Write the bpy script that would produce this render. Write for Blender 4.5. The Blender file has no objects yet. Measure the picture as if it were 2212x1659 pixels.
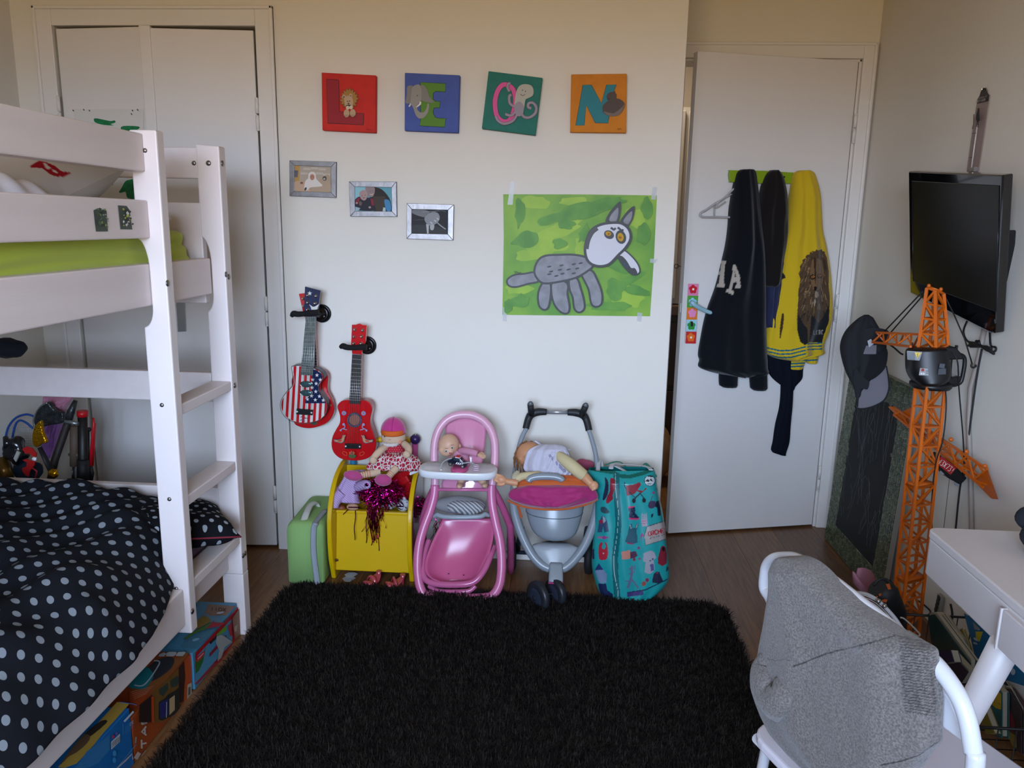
import bpy, math, random
import numpy as np
from mathutils import Vector, Matrix, noise
random.seed(7)
S = bpy.context.scene
COL = S.collection
# ------------------------------------------------------------- camera
FP = 1681.0; CX, CY = 1106.0, 829.5
_D = np.array([116., 344., -FP]); _D /= np.linalg.norm(_D)
_U = np.array([146., 8170., FP]); _U /= np.linalg.norm(_U); _U -= _D*_U.dot(_D); _U /= np.linalg.norm(_U)
_R = np.cross(_D, _U); CM = np.array([_R, _D, _U]); CP = np.array([0., 0., 1.355])
cam = bpy.data.cameras.new('camera'); cam.sensor_width = 36; cam.lens = FP/2212*36; cam.clip_start = .02
camo = bpy.data.objects.new('camera', cam); COL.objects.link(camo)
camo.matrix_world = Matrix([list(CM[i])+[CP[i]] for i in range(3)]+[[0, 0, 0, 1]])
S.camera = camo
S.view_settings.view_transform = 'Standard'; S.view_settings.look = 'None'
S.view_settings.gamma = 1; S.view_settings.use_curve_mapping = False
S.view_settings.exposure = 2.98
# ------------------------------------------------------------- world and lights
W = bpy.data.worlds.new('sky'); S.world = W; W.use_nodes = True
wn = W.node_tree; wn.nodes.clear()
wo = wn.nodes.new('ShaderNodeOutputWorld'); wb = wn.nodes.new('ShaderNodeBackground')
wc = wn.nodes.new('ShaderNodeTexCoord'); ws = wn.nodes.new('ShaderNodeSeparateXYZ'); wr = wn.nodes.new('ShaderNodeValToRGB')
wn.links.new(wc.outputs['Generated'], ws.inputs[0]); wn.links.new(ws.outputs['Z'], wr.inputs[0])
wm = wn.nodes.new('ShaderNodeMapRange'); wn.links.new(ws.outputs['Z'], wm.inputs[0]); wm.inputs[1].default_value = -1
wn.links.new(wm.outputs[0], wr.inputs[0])
e = wr.color_ramp.elements
e[0].position = .47; e[0].color = (.20, .125, .040, 1)
e[1].position = .53; e[1].color = (.62, .78, 1.06, 1)
for p_, k_ in ((.60, .92), (.70, .62), (.80, .45)): q_ = e.new(p_); q_.color = (.60*k_, .77*k_, 1.06*k_, 1)
wn.links.new(wr.outputs[0], wb.inputs[0]); wb.inputs[1].default_value = 5.2
wn.links.new(wb.outputs[0], wo.inputs[0])
def portal(name, loc, rot, sx, sy):
    l = bpy.data.lights.new(name, 'AREA'); l.shape = 'RECTANGLE'; l.size = sx; l.size_y = sy; l.energy = 1
    l.cycles.is_portal = True
    o = bpy.data.objects.new(name, l); COL.objects.link(o); o.location = loc; o.rotation_euler = rot
portal('window_daylight', (-.35, -1.12, 1.5), (math.radians(90), 0, 0), 1.6, 1.3)
# ------------------------------------------------------------- projection helpers
def ray(px, py): return CM @ np.array([px-CX, CY-py, -FP])
def at(px, py, ax, v):
    r = ray(px, py); return CP + r*((v-CP[ax])/r[ax])
def AX(px, py, v): return at(px, py, 0, v)
def AY(px, py, v): return at(px, py, 1, v)
def AZ(px, py, v): return at(px, py, 2, v)
def AP(px, py, p, n):
    r = ray(px, py); p = np.array(p, float); n = np.array(n, float)
    return CP + r*((p-CP).dot(n)/r.dot(n))
def pix(p):
    q = CM.T @ (np.array(p, float)-CP); return (CX+FP*q[0]/-q[2], CY-FP*q[1]/-q[2])
class Crop:                       # coordinates read off an enlarged crop of the photograph
    def __init__(s, ox, oy, k): s.ox, s.oy, s.k = ox, oy, k
    def __call__(s, pts): return [(p[0]/s.k+s.ox, p[1]/s.k+s.oy)+tuple(p[2:]) for p in pts]
c1 = Crop(0,0,2.676); c2 = Crop(0,600,2.676); c3 = Crop(0,1100,2.968); c4 = Crop(580,100,3.607); c5 = Crop(1000,100,2.675)
c6 = Crop(580,580,3.769); c7 = Crop(590,860,3.606); c8 = Crop(880,860,3.458); d1 = Crop(1070,840,3.32); d2 = Crop(1240,940,4.146)
d3 = Crop(1420,60,2.592); d4 = Crop(1430,340,2.514); d5 = Crop(1780,600,2.861); d6 = Crop(1900,160,2.766); d7 = Crop(1780,1060,2.769)
d8 = Crop(1560,1140,3.196); e1 = Crop(0,820,6.9125); e2 = Crop(0,1400,6.406); e3 = Crop(280,1280,5.923); e4 = Crop(1820,1180,5.531)
e5 = Crop(1980,1380,5.948); e7 = Crop(690,990,9.617); e8 = Crop(0,320,5.531); ID = Crop(0,0,1)
def V(*a): return np.array(a, float)
def RC(crop, rows):                # rows (y, xleft, xright) read off a crop
    return [(r[0]/crop.k+crop.oy,)+tuple(x/crop.k+crop.ox for x in r[1:]) for r in rows]
def nrm(v):
    v = np.array(v, float); return v/max(1e-12, np.linalg.norm(v))
def smooth(pts, n=6, closed=False):
    P = [np.array(p, float) for p in pts]; out = []; N = len(P)
    for i in range(N if closed else N-1):
        a, b, c, d = (P[(i-1) % N], P[i], P[(i+1) % N], P[(i+2) % N]) if closed else (P[max(i-1, 0)], P[i], P[i+1], P[min(i+2, N-1)])
        for k in range(n):
            t = k/n
            out.append(.5*(2*b+(c-a)*t+(2*a-5*b+4*c-d)*t*t+(3*b-a-3*c+d)*t**3))
    if not closed: out.append(P[-1])
    return out
# ------------------------------------------------------------- materials
MATS = {}
def lin(h):
    h = h.lstrip('#'); c = [int(h[i:i+2], 16)/255 for i in (0, 2, 4)]
    return tuple((x/12.92 if x <= .04045 else ((x+.055)/1.055)**2.4) for x in c)+(1,)
def mat(name, hx='#888888', rough=.6, metal=0, bump=0, bscale=200, var=0, vscale=6, trans=0, coat=0, sheen=0, spec=.4, alpha=1, hx2=None, attr=None, ani=None):
    if name in MATS: return MATS[name]
    m = bpy.data.materials.new(name); m.use_nodes = True; MATS[name] = m
    nt = m.node_tree; b = nt.nodes['Principled BSDF']
    b.inputs['Base Color'].default_value = lin(hx); b.inputs['Roughness'].default_value = rough; b.inputs['Metallic'].default_value = metal
    b.inputs['Transmission Weight'].default_value = trans; b.inputs['Coat Weight'].default_value = coat
    b.inputs['Sheen Weight'].default_value = sheen; b.inputs['Specular IOR Level'].default_value = spec; b.inputs['Alpha'].default_value = alpha
    tc = nt.nodes.new('ShaderNodeTexCoord')
    def nz(scale, det=3):
        n = nt.nodes.new('ShaderNodeTexNoise'); n.inputs['Scale'].default_value = scale; n.inputs['Detail'].default_value = det
        if ani:
            mp = nt.nodes.new('ShaderNodeMapping'); mp.inputs['Scale'].default_value = ani
            nt.links.new(tc.outputs['Object'], mp.inputs[0]); nt.links.new(mp.outputs[0], n.inputs['Vector'])
        else: nt.links.new(tc.outputs['Object'], n.inputs['Vector'])
        return n
    col = None
    if attr:
        a = nt.nodes.new('ShaderNodeVertexColor'); a.layer_name = attr; col = a.outputs[0]
        nt.links.new(col, b.inputs['Base Color'])
    if var or hx2:
        n = nz(vscale, 4); mx = nt.nodes.new('ShaderNodeMix'); mx.data_type = 'RGBA'
        c = lin(hx); mx.inputs[6].default_value = c
        mx.inputs[7].default_value = lin(hx2) if hx2 else tuple(max(0, x*(1-var)) for x in c[:3])+(1,)
        if attr:
            nt.links.new(col, mx.inputs[6]); mx.blend_type = 'MULTIPLY'; mx.inputs[7].default_value = (1-var, 1-var, 1-var, 1)
        rp = nt.nodes.new('ShaderNodeMapRange'); rp.inputs[1].default_value = .35; rp.inputs[2].default_value = .65
        nt.links.new(n.outputs['Fac'], rp.inputs[0]); nt.links.new(rp.outputs[0], mx.inputs[0])
        nt.links.new(mx.outputs[2], b.inputs['Base Color'])
    if bump:
        n = nz(bscale, 2); bp = nt.nodes.new('ShaderNodeBump'); bp.inputs['Strength'].default_value = bump; bp.inputs['Distance'].default_value = .002
        nt.links.new(n.outputs['Fac'], bp.inputs['Height']); nt.links.new(bp.outputs[0], b.inputs['Normal'])
    return m
def nodes(m): return m.node_tree, m.node_tree.nodes['Principled BSDF']
def wave_mix(m, hx, scale, direction='X', coord='Object', rot=(0,0,0), thresh=.5, soft=.02, dist=0):
    nt, b = nodes(m); tc = nt.nodes.new('ShaderNodeTexCoord'); mp = nt.nodes.new('ShaderNodeMapping'); mp.inputs['Rotation'].default_value = rot
    w = nt.nodes.new('ShaderNodeTexWave'); w.bands_direction = direction; w.inputs['Scale'].default_value = scale; w.inputs['Distortion'].default_value = dist
    nt.links.new(tc.outputs[coord], mp.inputs[0]); nt.links.new(mp.outputs[0], w.inputs['Vector'])
    r = nt.nodes.new('ShaderNodeMapRange'); r.inputs[1].default_value = thresh-soft; r.inputs[2].default_value = thresh+soft; nt.links.new(w.outputs['Fac'], r.inputs[0])
    mx = nt.nodes.new('ShaderNodeMix'); mx.data_type = 'RGBA'; src = b.inputs['Base Color']
    if src.is_linked: nt.links.new(src.links[0].from_socket, mx.inputs[6])
    else: mx.inputs[6].default_value = src.default_value
    mx.inputs[7].default_value = lin(hx); nt.links.new(r.outputs[0], mx.inputs[0]); nt.links.new(mx.outputs[2], src)
    return m
def dots_mat(name, hx, hxd, per, rad):
    m = mat(name, hx, .95, bump=.2, bscale=700, spec=.1); nt, b = nodes(m)
    uv = nt.nodes.new('ShaderNodeUVMap'); uv.uv_map = 'UVMap'; L = nt.links.new
    def vm(op, a, bv=None):
        n = nt.nodes.new('ShaderNodeVectorMath'); n.operation = op; L(a, n.inputs[0])
        if bv is not None:
            if isinstance(bv, tuple): n.inputs[1].default_value = bv
            else: L(bv, n.inputs[1])
        return n.outputs[1] if op in ('LENGTH', 'DISTANCE') else n.outputs[0]
    masks = []
    for off in ((0, 0, 0), (.5, .5, 0)):
        s = vm('DIVIDE', uv.outputs[0], (per, per, 1)); s = vm('ADD', s, off); f = vm('FRACTION', s); f = vm('SUBTRACT', f, (.5, .5, 0)); f = vm('MULTIPLY', f, (1, 1, 0))
        d = vm('LENGTH', f); c = nt.nodes.new('ShaderNodeMath'); c.operation = 'LESS_THAN'; L(d, c.inputs[0]); c.inputs[1].default_value = rad/per; masks.append(c.outputs[0])
    mx_ = nt.nodes.new('ShaderNodeMath'); mx_.operation = 'MAXIMUM'; L(masks[0], mx_.inputs[0]); L(masks[1], mx_.inputs[1])
    mx = nt.nodes.new('ShaderNodeMix'); mx.data_type = 'RGBA'; mx.inputs[6].default_value = lin(hx); mx.inputs[7].default_value = lin(hxd)
    L(mx_.outputs[0], mx.inputs[0]); L(mx.outputs[2], b.inputs['Base Color']); return m
# ------------------------------------------------------------- mesh builder
class G:
    def __init__(s): s.v = []; s.f = []; s.m = []; s.sm = []; s.uv = {}; s.col = {}
    def add(s, vs, fs, m=0, sm=False):
        o = len(s.v); s.v += [tuple(map(float, p)) for p in vs]
        s.f += [tuple(i+o for i in f) for f in fs]; s.m += [m]*len(fs); s.sm += [sm]*len(fs); return o
    def box(s, c, sz, R=None, m=0):
        c = np.array(c, float); h = np.array(sz, float)/2; R = np.eye(3) if R is None else np.array(R, float)
        vs = [c+R@(h*np.array(k)) for k in ((-1,-1,-1),(1,-1,-1),(1,1,-1),(-1,1,-1),(-1,-1,1),(1,-1,1),(1,1,1),(-1,1,1))]
        s.add(vs, [(0,3,2,1),(4,5,6,7),(0,1,5,4),(1,2,6,5),(2,3,7,6),(3,0,4,7)], m); return s
    def bb(s, x0, x1, y0, y1, z0, z1, m=0): return s.box(((x0+x1)/2,(y0+y1)/2,(z0+z1)/2), (abs(x1-x0),abs(y1-y0),abs(z1-z0)), m=m)
    def prism(s, P, off, m=0, ms=None):
        P = [np.array(p, float) for p in P]; off = np.array(off, float); n = len(P)
        a = np.zeros(3)
        for i in range(n): a += np.cross(P[i], P[(i+1) % n])
        if a.dot(off) > 0: P = P[::-1]
        o = s.add(P+[p+off for p in P], [], m)
        s.f += [tuple(range(o, o+n)), tuple(range(o+2*n-1, o+n-1, -1))]; s.m += [m, m]; s.sm += [False]*2
        for i in range(n):
            j = (i+1) % n; s.f.append((o+j, o+i, o+n+i, o+n+j)); s.m.append(m if ms is None else ms); s.sm.append(False)
        return s
    def poly(s, P, m=0): s.add(P, [tuple(range(len(P)))], m); return s
    def tube(s, P, r, n=10, m=0, closed=False, cap=True, flat=None):
        P = [np.array(p, float) for p in P]; N = len(P)
        rr = [r]*N if not hasattr(r, '__len__') else (list(r) if len(r) == N else list(np.interp(np.linspace(0, 1, N), np.linspace(0, 1, len(r)), r)))
        T = [nrm(P[(i+1) % N]-P[i-1]) if closed else nrm(P[min(i+1, N-1)]-P[max(i-1, 0)]) for i in range(N)]
        u = nrm(np.cross(T[0], V(0,0,1) if abs(T[0][2]) < .9 else V(1,0,0))); vs = []
        for i in range(N):
            u = nrm(u-T[i]*u.dot(T[i])); w = np.cross(T[i], u)
            for k in range(n):
                a = 2*math.pi*k/n; fl = 1 if flat is None else flat
                vs.append(P[i]+rr[i]*(math.cos(a)*u+fl*math.sin(a)*w))
        fs = [(i*n+k, i*n+(k+1) % n, ((i+1) % N)*n+(k+1) % n, ((i+1) % N)*n+k) for i in range(N if closed else N-1) for k in range(n)]
        o = s.add(vs, fs, m, True)
        if cap and not closed:
            s.f += [tuple(range(o+n-1, o-1, -1)), tuple(range(o+(N-1)*n, o+N*n))]; s.m += [m]*2; s.sm += [False]*2
        return s
    def bar(s, a, b, w, h=None, up=(0,0,1), m=0):
        a = np.array(a, float); b = np.array(b, float); t = b-a; L = np.linalg.norm(t); t = t/L; h = w if h is None else h
        x = np.cross(t, np.array(up, float)); x = nrm(x) if np.linalg.norm(x) > 1e-6 else V(1,0,0); y = np.cross(x, t)
        return s.box((a+b)/2, (w, L, h), np.array([x, t, y]).T, m)
    def lathe(s, prof, o, ax=(0,0,1), n=20, m=0, cap=True, sc=(1,1)):
        ax = nrm(ax); u = nrm(np.cross(ax, V(0,0,1) if abs(ax[2]) < .9 else V(1,0,0))); w = np.cross(ax, u); o = np.array(o, float)
        vs = [o+ax*z+r*(sc[0]*math.cos(2*math.pi*k/n)*u+sc[1]*math.sin(2*math.pi*k/n)*w) for r, z in prof for k in range(n)]
        N = len(prof); fs = [(i*n+k, i*n+(k+1) % n, (i+1)*n+(k+1) % n, (i+1)*n+k) for i in range(N-1) for k in range(n)]
        b = s.add(vs, fs, m, True)
        if cap: s.f += [tuple(range(b+n-1, b-1, -1)), tuple(range(b+(N-1)*n, b+N*n))]; s.m += [m]*2; s.sm += [False]*2
        return s
    def cyl(s, a, b, r, n=16, m=0, r2=None):
        a = np.array(a, float); b = np.array(b, float); L = np.linalg.norm(b-a)
        return s.lathe([(r, 0), (r if r2 is None else r2, L)], a, b-a, n, m)
    def ell(s, c, rad, R=None, nu=16, nv=10, m=0, z0=-1, z1=1):
        R = np.eye(3) if R is None else np.array(R, float); c = np.array(c, float); vs = []
        for j in range(nv+1):
            t = math.asin(z0)+(math.asin(z1)-math.asin(z0))*j/nv
            for k in range(nu):
                a = 2*math.pi*k/nu; vs.append(c+R@V(rad[0]*math.cos(t)*math.cos(a), rad[1]*math.cos(t)*math.sin(a), rad[2]*math.sin(t)))
        fs = [(j*nu+k, j*nu+(k+1) % nu, (j+1)*nu+(k+1) % nu, (j+1)*nu+k) for j in range(nv) for k in range(nu)]
        s.add(vs, fs, m, True); return s
    def grid(s, P, m=0, uv=None, sm=True, close=False):
        R = len(P); C_ = len(P[0]); vs = [p for row in P for p in row]
        fs = [(i*C_+j, i*C_+(j+1) % C_, (i+1)*C_+(j+1) % C_, (i+1)*C_+j) for i in range(R-1) for j in range(C_ if close else C_-1)]
        o = s.add(vs, fs, m, sm)
        if uv is not None:
            k = o
            for row in uv:
                for q in row: s.uv[k] = q; k += 1
        return s
    def loft(s, rings, m=0, cap=True):
        s.grid(rings, m, close=True); n = len(rings[0]); N = len(rings); o = len(s.v)-n*N
        if cap: s.f += [tuple(range(o+n-1, o-1, -1)), tuple(range(o+(N-1)*n, o+N*n))]; s.m += [m]*2; s.sm += [True]*2
        return s
WL = {}
def link(name, g, mats, origin=None, bevel=0, bseg=2, sub=0, solid=0, remesh=0, smooth_it=0, kind=None, weld=False):
    me = bpy.data.meshes.new(name); vs = np.array(g.v)
    c = (vs.min(0)+vs.max(0))/2 if origin is None else np.array(origin, float)
    if origin is None: c = c.round(4)
    me.from_pydata((vs-c).tolist(), [], g.f)
    for m_ in (mats if isinstance(mats, (list, tuple)) else [mats]): me.materials.append(m_)
    me.polygons.foreach_set('material_index', g.m); me.polygons.foreach_set('use_smooth', g.sm)
    if g.uv:
        ul = me.uv_layers.new(name='UVMap'); li = np.zeros(len(me.loops), int); me.loops.foreach_get('vertex_index', li)
        uva = np.zeros((len(vs), 2)); 
        for k, q in g.uv.items(): uva[k] = q
        ul.data.foreach_set('uv', uva[li].ravel())
    if g.col:
        ca = me.color_attributes.new('paint', 'FLOAT_COLOR', 'POINT'); a = np.ones((len(vs), 4))
        for k, q in g.col.items(): a[k] = q
        ca.data.foreach_set('color', a.ravel())
    me.update()
    o = bpy.data.objects.new(name, me); COL.objects.link(o); o.location = c; WL[o.name] = c
    if weld: o.modifiers.new('w', 'WELD').merge_threshold = 1e-4
    if remesh:
        r = o.modifiers.new('r', 'REMESH'); r.mode = 'VOXEL'; r.voxel_size = remesh; r.use_smooth_shade = True
        if smooth_it: sm = o.modifiers.new('s', 'SMOOTH'); sm.iterations = smooth_it; sm.factor = .5
    if solid: d = o.modifiers.new('t', 'SOLIDIFY'); d.thickness = solid; d.offset = 0
    if bevel: b = o.modifiers.new('b', 'BEVEL'); b.width = bevel; b.segments = bseg; b.limit_method = 'ANGLE'; b.angle_limit = math.radians(50)
    if sub: q = o.modifiers.new('u', 'SUBSURF'); q.levels = sub; q.render_levels = sub
    if kind: o['kind'] = kind
    return o
def props(o, label, cat, group=None, kind=None):
    o['label'] = label; o['category'] = cat
    if group: o['group'] = group
    if kind: o['kind'] = kind
    return o
def thing(name, label, cat, loc, group=None):
    o = bpy.data.objects.new(name, None); COL.objects.link(o); o.empty_display_size = .05
    o.location = [float(x) for x in loc]; WL[o.name] = np.array(loc, float); return props(o, label, cat, group)
def part(name, g, mats, parent, label=None, **k):
    o = link(name, g, mats, **k); o.parent = parent; o.location = WL[o.name]-WL[parent.name]
    if label: o['label'] = label
    return o
def solo(name, g, mats, label, cat, group=None, **k): return props(link(name, g, mats, **k), label, cat, group)
def struct(name, g, mats, parent=None, **k):
    if parent is not None: return part(name, g, mats, parent, **k)
    o = link(name, g, mats, **k); o['kind'] = 'structure'; return o
# flat drawings: polygons traced on a plane, each a hair in front of the last
class Flat:
    def __init__(s, proj, n, crop=ID, gap=.0004): s.p = proj; s.n = np.array(n, float); s.c = crop; s.g = G(); s.mats = []; s.k = 0; s.gap = gap
    def mi(s, m):
        if m not in s.mats: s.mats.append(m)
        return s.mats.index(m)
    def fill(s, pts, m, sm=0):
        s.k += 1; q = s.c(pts)
        if sm: q = [tuple(p) for p in smooth(q, sm, True)]
        s.g.poly([s.p(*p)+s.n*s.gap*s.k for p in q], s.mi(m)); return s
    def line(s, pts, w, m, sm=0, closed=False):
        s.k += 1; q = [np.array(p) for p in s.c(pts)]; w = w/s.c.k
        if sm: q = smooth(q, sm, closed)
        N = len(q); P = []
        for i in range(N):
            t = (q[(i+1) % N]-q[i-1]) if closed else (q[min(i+1, N-1)]-q[max(i-1, 0)]); t = nrm(t); nn = V(-t[1], t[0])*w/2
            P.append([s.p(*(q[i]+nn))+s.n*s.gap*s.k, s.p(*(q[i]-nn))+s.n*s.gap*s.k])
        if closed: P.append(P[0])
        s.g.grid(P, s.mi(m), sm=False); return s
    def dot(s, x, y, rx, ry, m, a=0, n=14):
        pts = [(x+rx*math.cos(t)*math.cos(a)-ry*math.sin(t)*math.sin(a), y+rx*math.cos(t)*math.sin(a)+ry*math.sin(t)*math.cos(a)) for t in np.linspace(0, 2*math.pi, n, endpoint=False)]
        return s.fill(pts, m)
    def star(s, x, y, r, m, a=0):
        return s.fill([(x+(r if i % 2 == 0 else r*.42)*math.sin(a+i*math.pi/5), y-(r if i % 2 == 0 else r*.42)*math.cos(a+i*math.pi/5)) for i in range(10)], m)
    def part(s, name, parent, **k): return part(name, s.g, s.mats, parent, **k)
FONT = {  # stroke lettering on a 4 x 6 grid, y down
 'A':[[(0,6),(2,0),(4,6)],[(1,4),(3,4)]],'B':[[(0,0),(0,6),(3,6),(4,4.5),(3,3),(0,3)],[(0,0),(3,0),(3.7,1.5),(3,3)]],'C':[[(4,1),(3,0),(1,0),(0,1),(0,5),(1,6),(3,6),(4,5)]],
 'D':[[(0,0),(0,6),(2.5,6),(4,4.5),(4,1.5),(2.5,0),(0,0)]],'E':[[(4,0),(0,0),(0,6),(4,6)],[(0,3),(3,3)]],'F':[[(4,0),(0,0),(0,6)],[(0,3),(3,3)]],'H':[[(0,0),(0,6)],[(4,0),(4,6)],[(0,3),(4,3)]],
 'I':[[(2,0),(2,6)]],'K':[[(0,0),(0,6)],[(4,0),(0,3),(4,6)]],'L':[[(0,0),(0,6),(4,6)]],'M':[[(0,6),(0,0),(2,3),(4,0),(4,6)]],'N':[[(0,6),(0,0),(4,6),(4,0)]],
 'O':[[(1,0),(3,0),(4,1),(4,5),(3,6),(1,6),(0,5),(0,1),(1,0)]],'P':[[(0,6),(0,0),(3,0),(4,1),(4,2),(3,3),(0,3)]],'R':[[(0,6),(0,0),(3,0),(4,1),(4,2),(3,3),(0,3)],[(2,3),(4,6)]],
 'S':[[(4,1),(3,0),(1,0),(0,1),(0,2),(1,3),(3,3),(4,4),(4,5),(3,6),(1,6),(0,5)]],'T':[[(0,0),(4,0)],[(2,0),(2,6)]],'Y':[[(0,0),(2,3),(4,0)],[(2,3),(2,6)]],'X':[[(0,0),(4,6)],[(4,0),(0,6)]],'x':[[(.5,2),(3.5,6)],[(3.5,2),(.5,6)]],
 'U':[[(0,0),(0,5),(1,6),(3,6),(4,5),(4,0)]],'G':[[(4,1),(3,0),(1,0),(0,1),(0,5),(1,6),(3,6),(4,5),(4,3),(2.5,3)]],'1':[[(1,1),(2,0),(2,6)]],'3':[[(0,0),(4,0),(2,2.5),(4,4),(3,6),(0,6)]],'4':[[(3,6),(3,0),(0,4),(4,4)]],'7':[[(0,0),(4,0),(1.5,6)]],
 '-':[[(1,3),(3,3)]],'.':[[(2,5.6),(2,6)]],'!':[[(2,0),(2,4)],[(2,5.4),(2,6)]],' ':[]}
def text(fl, txt, o, dx, dy, w, m):   # o: baseline-less top left, dx: vector of one character width, dy: vector of the height
    o = np.array(o, float); dx = np.array(dx, float); dy = np.array(dy, float)
    for i, ch in enumerate(txt):
        for st in FONT.get(ch, []): fl.line([tuple(o+dx*(i+.18*p[0])+dy*p[1]/6) for p in st], w, m)
def inside(P, poly):
    x, y = P[:, 0], P[:, 1]; r = np.zeros(len(P), bool); n = len(poly)
    for i in range(n):
        x1, y1 = poly[i]; x2, y2 = poly[(i+1) % n]
        if y1 == y2: continue
        c = ((y1 > y) != (y2 > y)) & (x < (x2-x1)*(y-y1)/(y2-y1)+x1); r ^= c
    return r
def strokepoly(pts, w):
    q = [np.array(p, float) for p in pts]; L = []; R_ = []
    for i in range(len(q)):
        t = nrm(q[min(i+1, len(q)-1)]-q[max(i-1, 0)]); nn = V(-t[1], t[0])*w/2; L.append(tuple(q[i]+nn)); R_.append(tuple(q[i]-nn))
    return L+R_[::-1]
def paint(g, base, layers, idx=None, seedvar=0):   # colour attribute from layers of (polygon in photo pixels, hex)
    ids = range(len(g.v)) if idx is None else idx; ids = list(ids)
    P = np.array([pix(g.v[i]) for i in ids]); C_ = np.tile(np.array(lin(base)), (len(ids), 1))
    for poly, hx in layers: C_[inside(P, poly)] = lin(hx)
    for k, i in enumerate(ids): g.col[i] = tuple(C_[k])
def rows_interp(rows, n):
    Y = [r[0] for r in rows]; ys = np.linspace(Y[0], Y[-1], n)
    k = smooth(rows, 8); k = np.array(k); o = [0]+[i for i in range(1, len(k)) if k[i, 0] > k[:i, 0].max()]; k = k[o]
    return [(y,)+tuple(np.interp(y, k[:, 0], k[:, j]) for j in range(1, k.shape[1])) for y in ys]
def drape(rows, p0, n, th, nr=44, nc=44, folds=((5, .3, 0),), amp=.006, back=.35, endtaper=.25, power=.75, seed=0):
    """hanging cloth: rows = (y, xleft, xright) in the photograph, laid on the plane p0,n with thickness th"""
    n = nrm(n); rings = []
    for i, (y, xl, xr) in enumerate(rows_interp(rows, nr)):
        L = AP(xl, y, p0, n); R_ = AP(xr, y, p0, n); c = (L+R_)/2; h = (R_-L)/2; t = i/(nr-1)
        k = min(1, (t+.04)/endtaper, (1.03-t)/.06); k = math.sqrt(max(.05, k)); ring = []
        for j in range(nc):
            a = 2*math.pi*j/nc; ca, sa = math.cos(a), math.sin(a); u = ca
            d = th*k*(abs(sa)**power)*(1 if sa > 0 else -back)
            f = 0
            if sa > 0:
                for q, (fr, dr, ph) in enumerate(folds): f += math.sin(fr*math.pi*u+dr*t*6+ph+seed)*(1 if q == 0 else .6)
                f += 1.2*noise.noise(Vector((u*2.2+seed, t*5, seed*1.7)))
                f *= amp*min(1, sa*2)*min(1, .25+t*2)
            ring.append(c+h*u+n*(d+f))
        rings.append(ring)
    return G().loft(rings)
# ------------------------------------------------------------- materials in common use
wallm = mat('wall_paint', '#d8d3c9', .75, bump=.12, bscale=260, var=.03, vscale=2)
trimm = mat('trim_paint', '#d9d5d0', .45, var=.04, vscale=3)
doorm = mat('door_paint', '#d8d4d0', .42, bump=.06, bscale=500, var=.05, vscale=1.6, ani=(1, 1, .3))
ceilm = mat('ceiling_paint', '#d6cba8', .8)
metalm = mat('brushed_steel', '#9a9894', .35, 1)
chrome = mat('chrome', '#c8c8c8', .15, 1)
black = mat('black_plastic', '#0e0e10', .4)
rubber = mat('black_rubber', '#161618', .7)
white = mat('white_plastic', '#dcdcde', .35)
floorms = []
for i, (a, b_) in enumerate((('#7d5836', '#634326'), ('#745033', '#5b3d25'), ('#835d3a', '#69482b'))):
    m = mat('laminate_%s' % 'abc'[i], a, .32, var=0, vscale=9, hx2=b_, ani=(9, .7, 1), spec=.5); floorms.append(m)
# ------------------------------------------------------------- setting
L0, R0, YB, YD, XC, YR, H = -2.1, 1.26, 3.0, 3.5, .41, -1.1, 2.5
struct('floor', G().bb(L0-.3, 2.0, YR-.2, 5.2, -.06, -.012), mat('underlay', '#4a3524', .8))
fl = bpy.data.objects['floor']
pw, plen = .193, 1.28; rnd = random.Random(3)
pmesh = {}
x = L0; i = 0
while x < R0-.01:
    y = YR-rnd.random()*plen
    while y < 4.9:
        y0, y1 = max(y, YR), min(y+plen, 4.9)
        if y1-y0 > .05:
            x1 = min(x+pw, R0); key = (round(x1-x, 3), round(y1-y0, 3), rnd.randrange(3))
            if key not in pmesh:
                g = G().bb(-(x1-x)/2+.0006, (x1-x)/2-.0006, -(y1-y0)/2+.0006, (y1-y0)/2-.0006, -.012, 0)
                o = part('plank', g, floorms[key[2]], fl, origin=(0, 0, 0)); pmesh[key] = o.data
                o.location = V((x+x1)/2, (y0+y1)/2, 0)-WL['floor']
            else:
                o = bpy.data.objects.new('plank', pmesh[key]); COL.objects.link(o); o.parent = fl; o.location = V((x+x1)/2, (y0+y1)/2, 0)-WL['floor']
        y += plen
    x += pw; i += 1
cx0, cx1, cz = -1.937, -1.160, 2.05     # closet opening
struct('wall_back', G().bb(L0-.1, cx0, YB, YB+.1, 0, H).bb(cx0, cx1, YB, YB+.1, cz, H).bb(cx1, XC, YB, YB+.1, 0, H), wallm)
struct('wall_return', G().bb(XC-.1, XC, YB+.1, YD, 0, H), wallm)
dx0, dx1, dz = .47, 1.2, 2.045
struct('wall_door_side', G().bb(XC-.1, dx0, YD, YD+.12, 0, H).bb(dx0, dx1, YD, YD+.12, dz, H).bb(dx1, R0+.1, YD, YD+.12, 0, H), wallm)
struct('wall_left', G().bb(L0-.1, L0, YR, YB, 0, H), wallm)
struct('wall_right', G().bb(R0, R0+.1, YR, YD, 0, H), wallm)
wx0, wx1, wz0, wz1 = -1.15, .45, .85, 2.15
struct('wall_rear', G().bb(L0-.1, wx0, YR-.1, YR, 0, H).bb(wx1, R0+.1, YR-.1, YR, 0, H).bb(wx0, wx1, YR-.1, YR, 0, wz0).bb(wx0, wx1, YR-.1, YR, wz1, H), wallm)
g = G()
for a, b_ in ((wx0, wx0+.05), ((wx0+wx1)/2-.03, (wx0+wx1)/2+.03), (wx1-.05, wx1)): g.bb(a, b_, YR-.08, YR-.02, wz0, wz1)
g.bb(wx0, wx1, YR-.08, YR-.02, wz0, wz0+.05).bb(wx0, wx1, YR-.08, YR-.02, wz1-.05, wz1)
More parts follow.
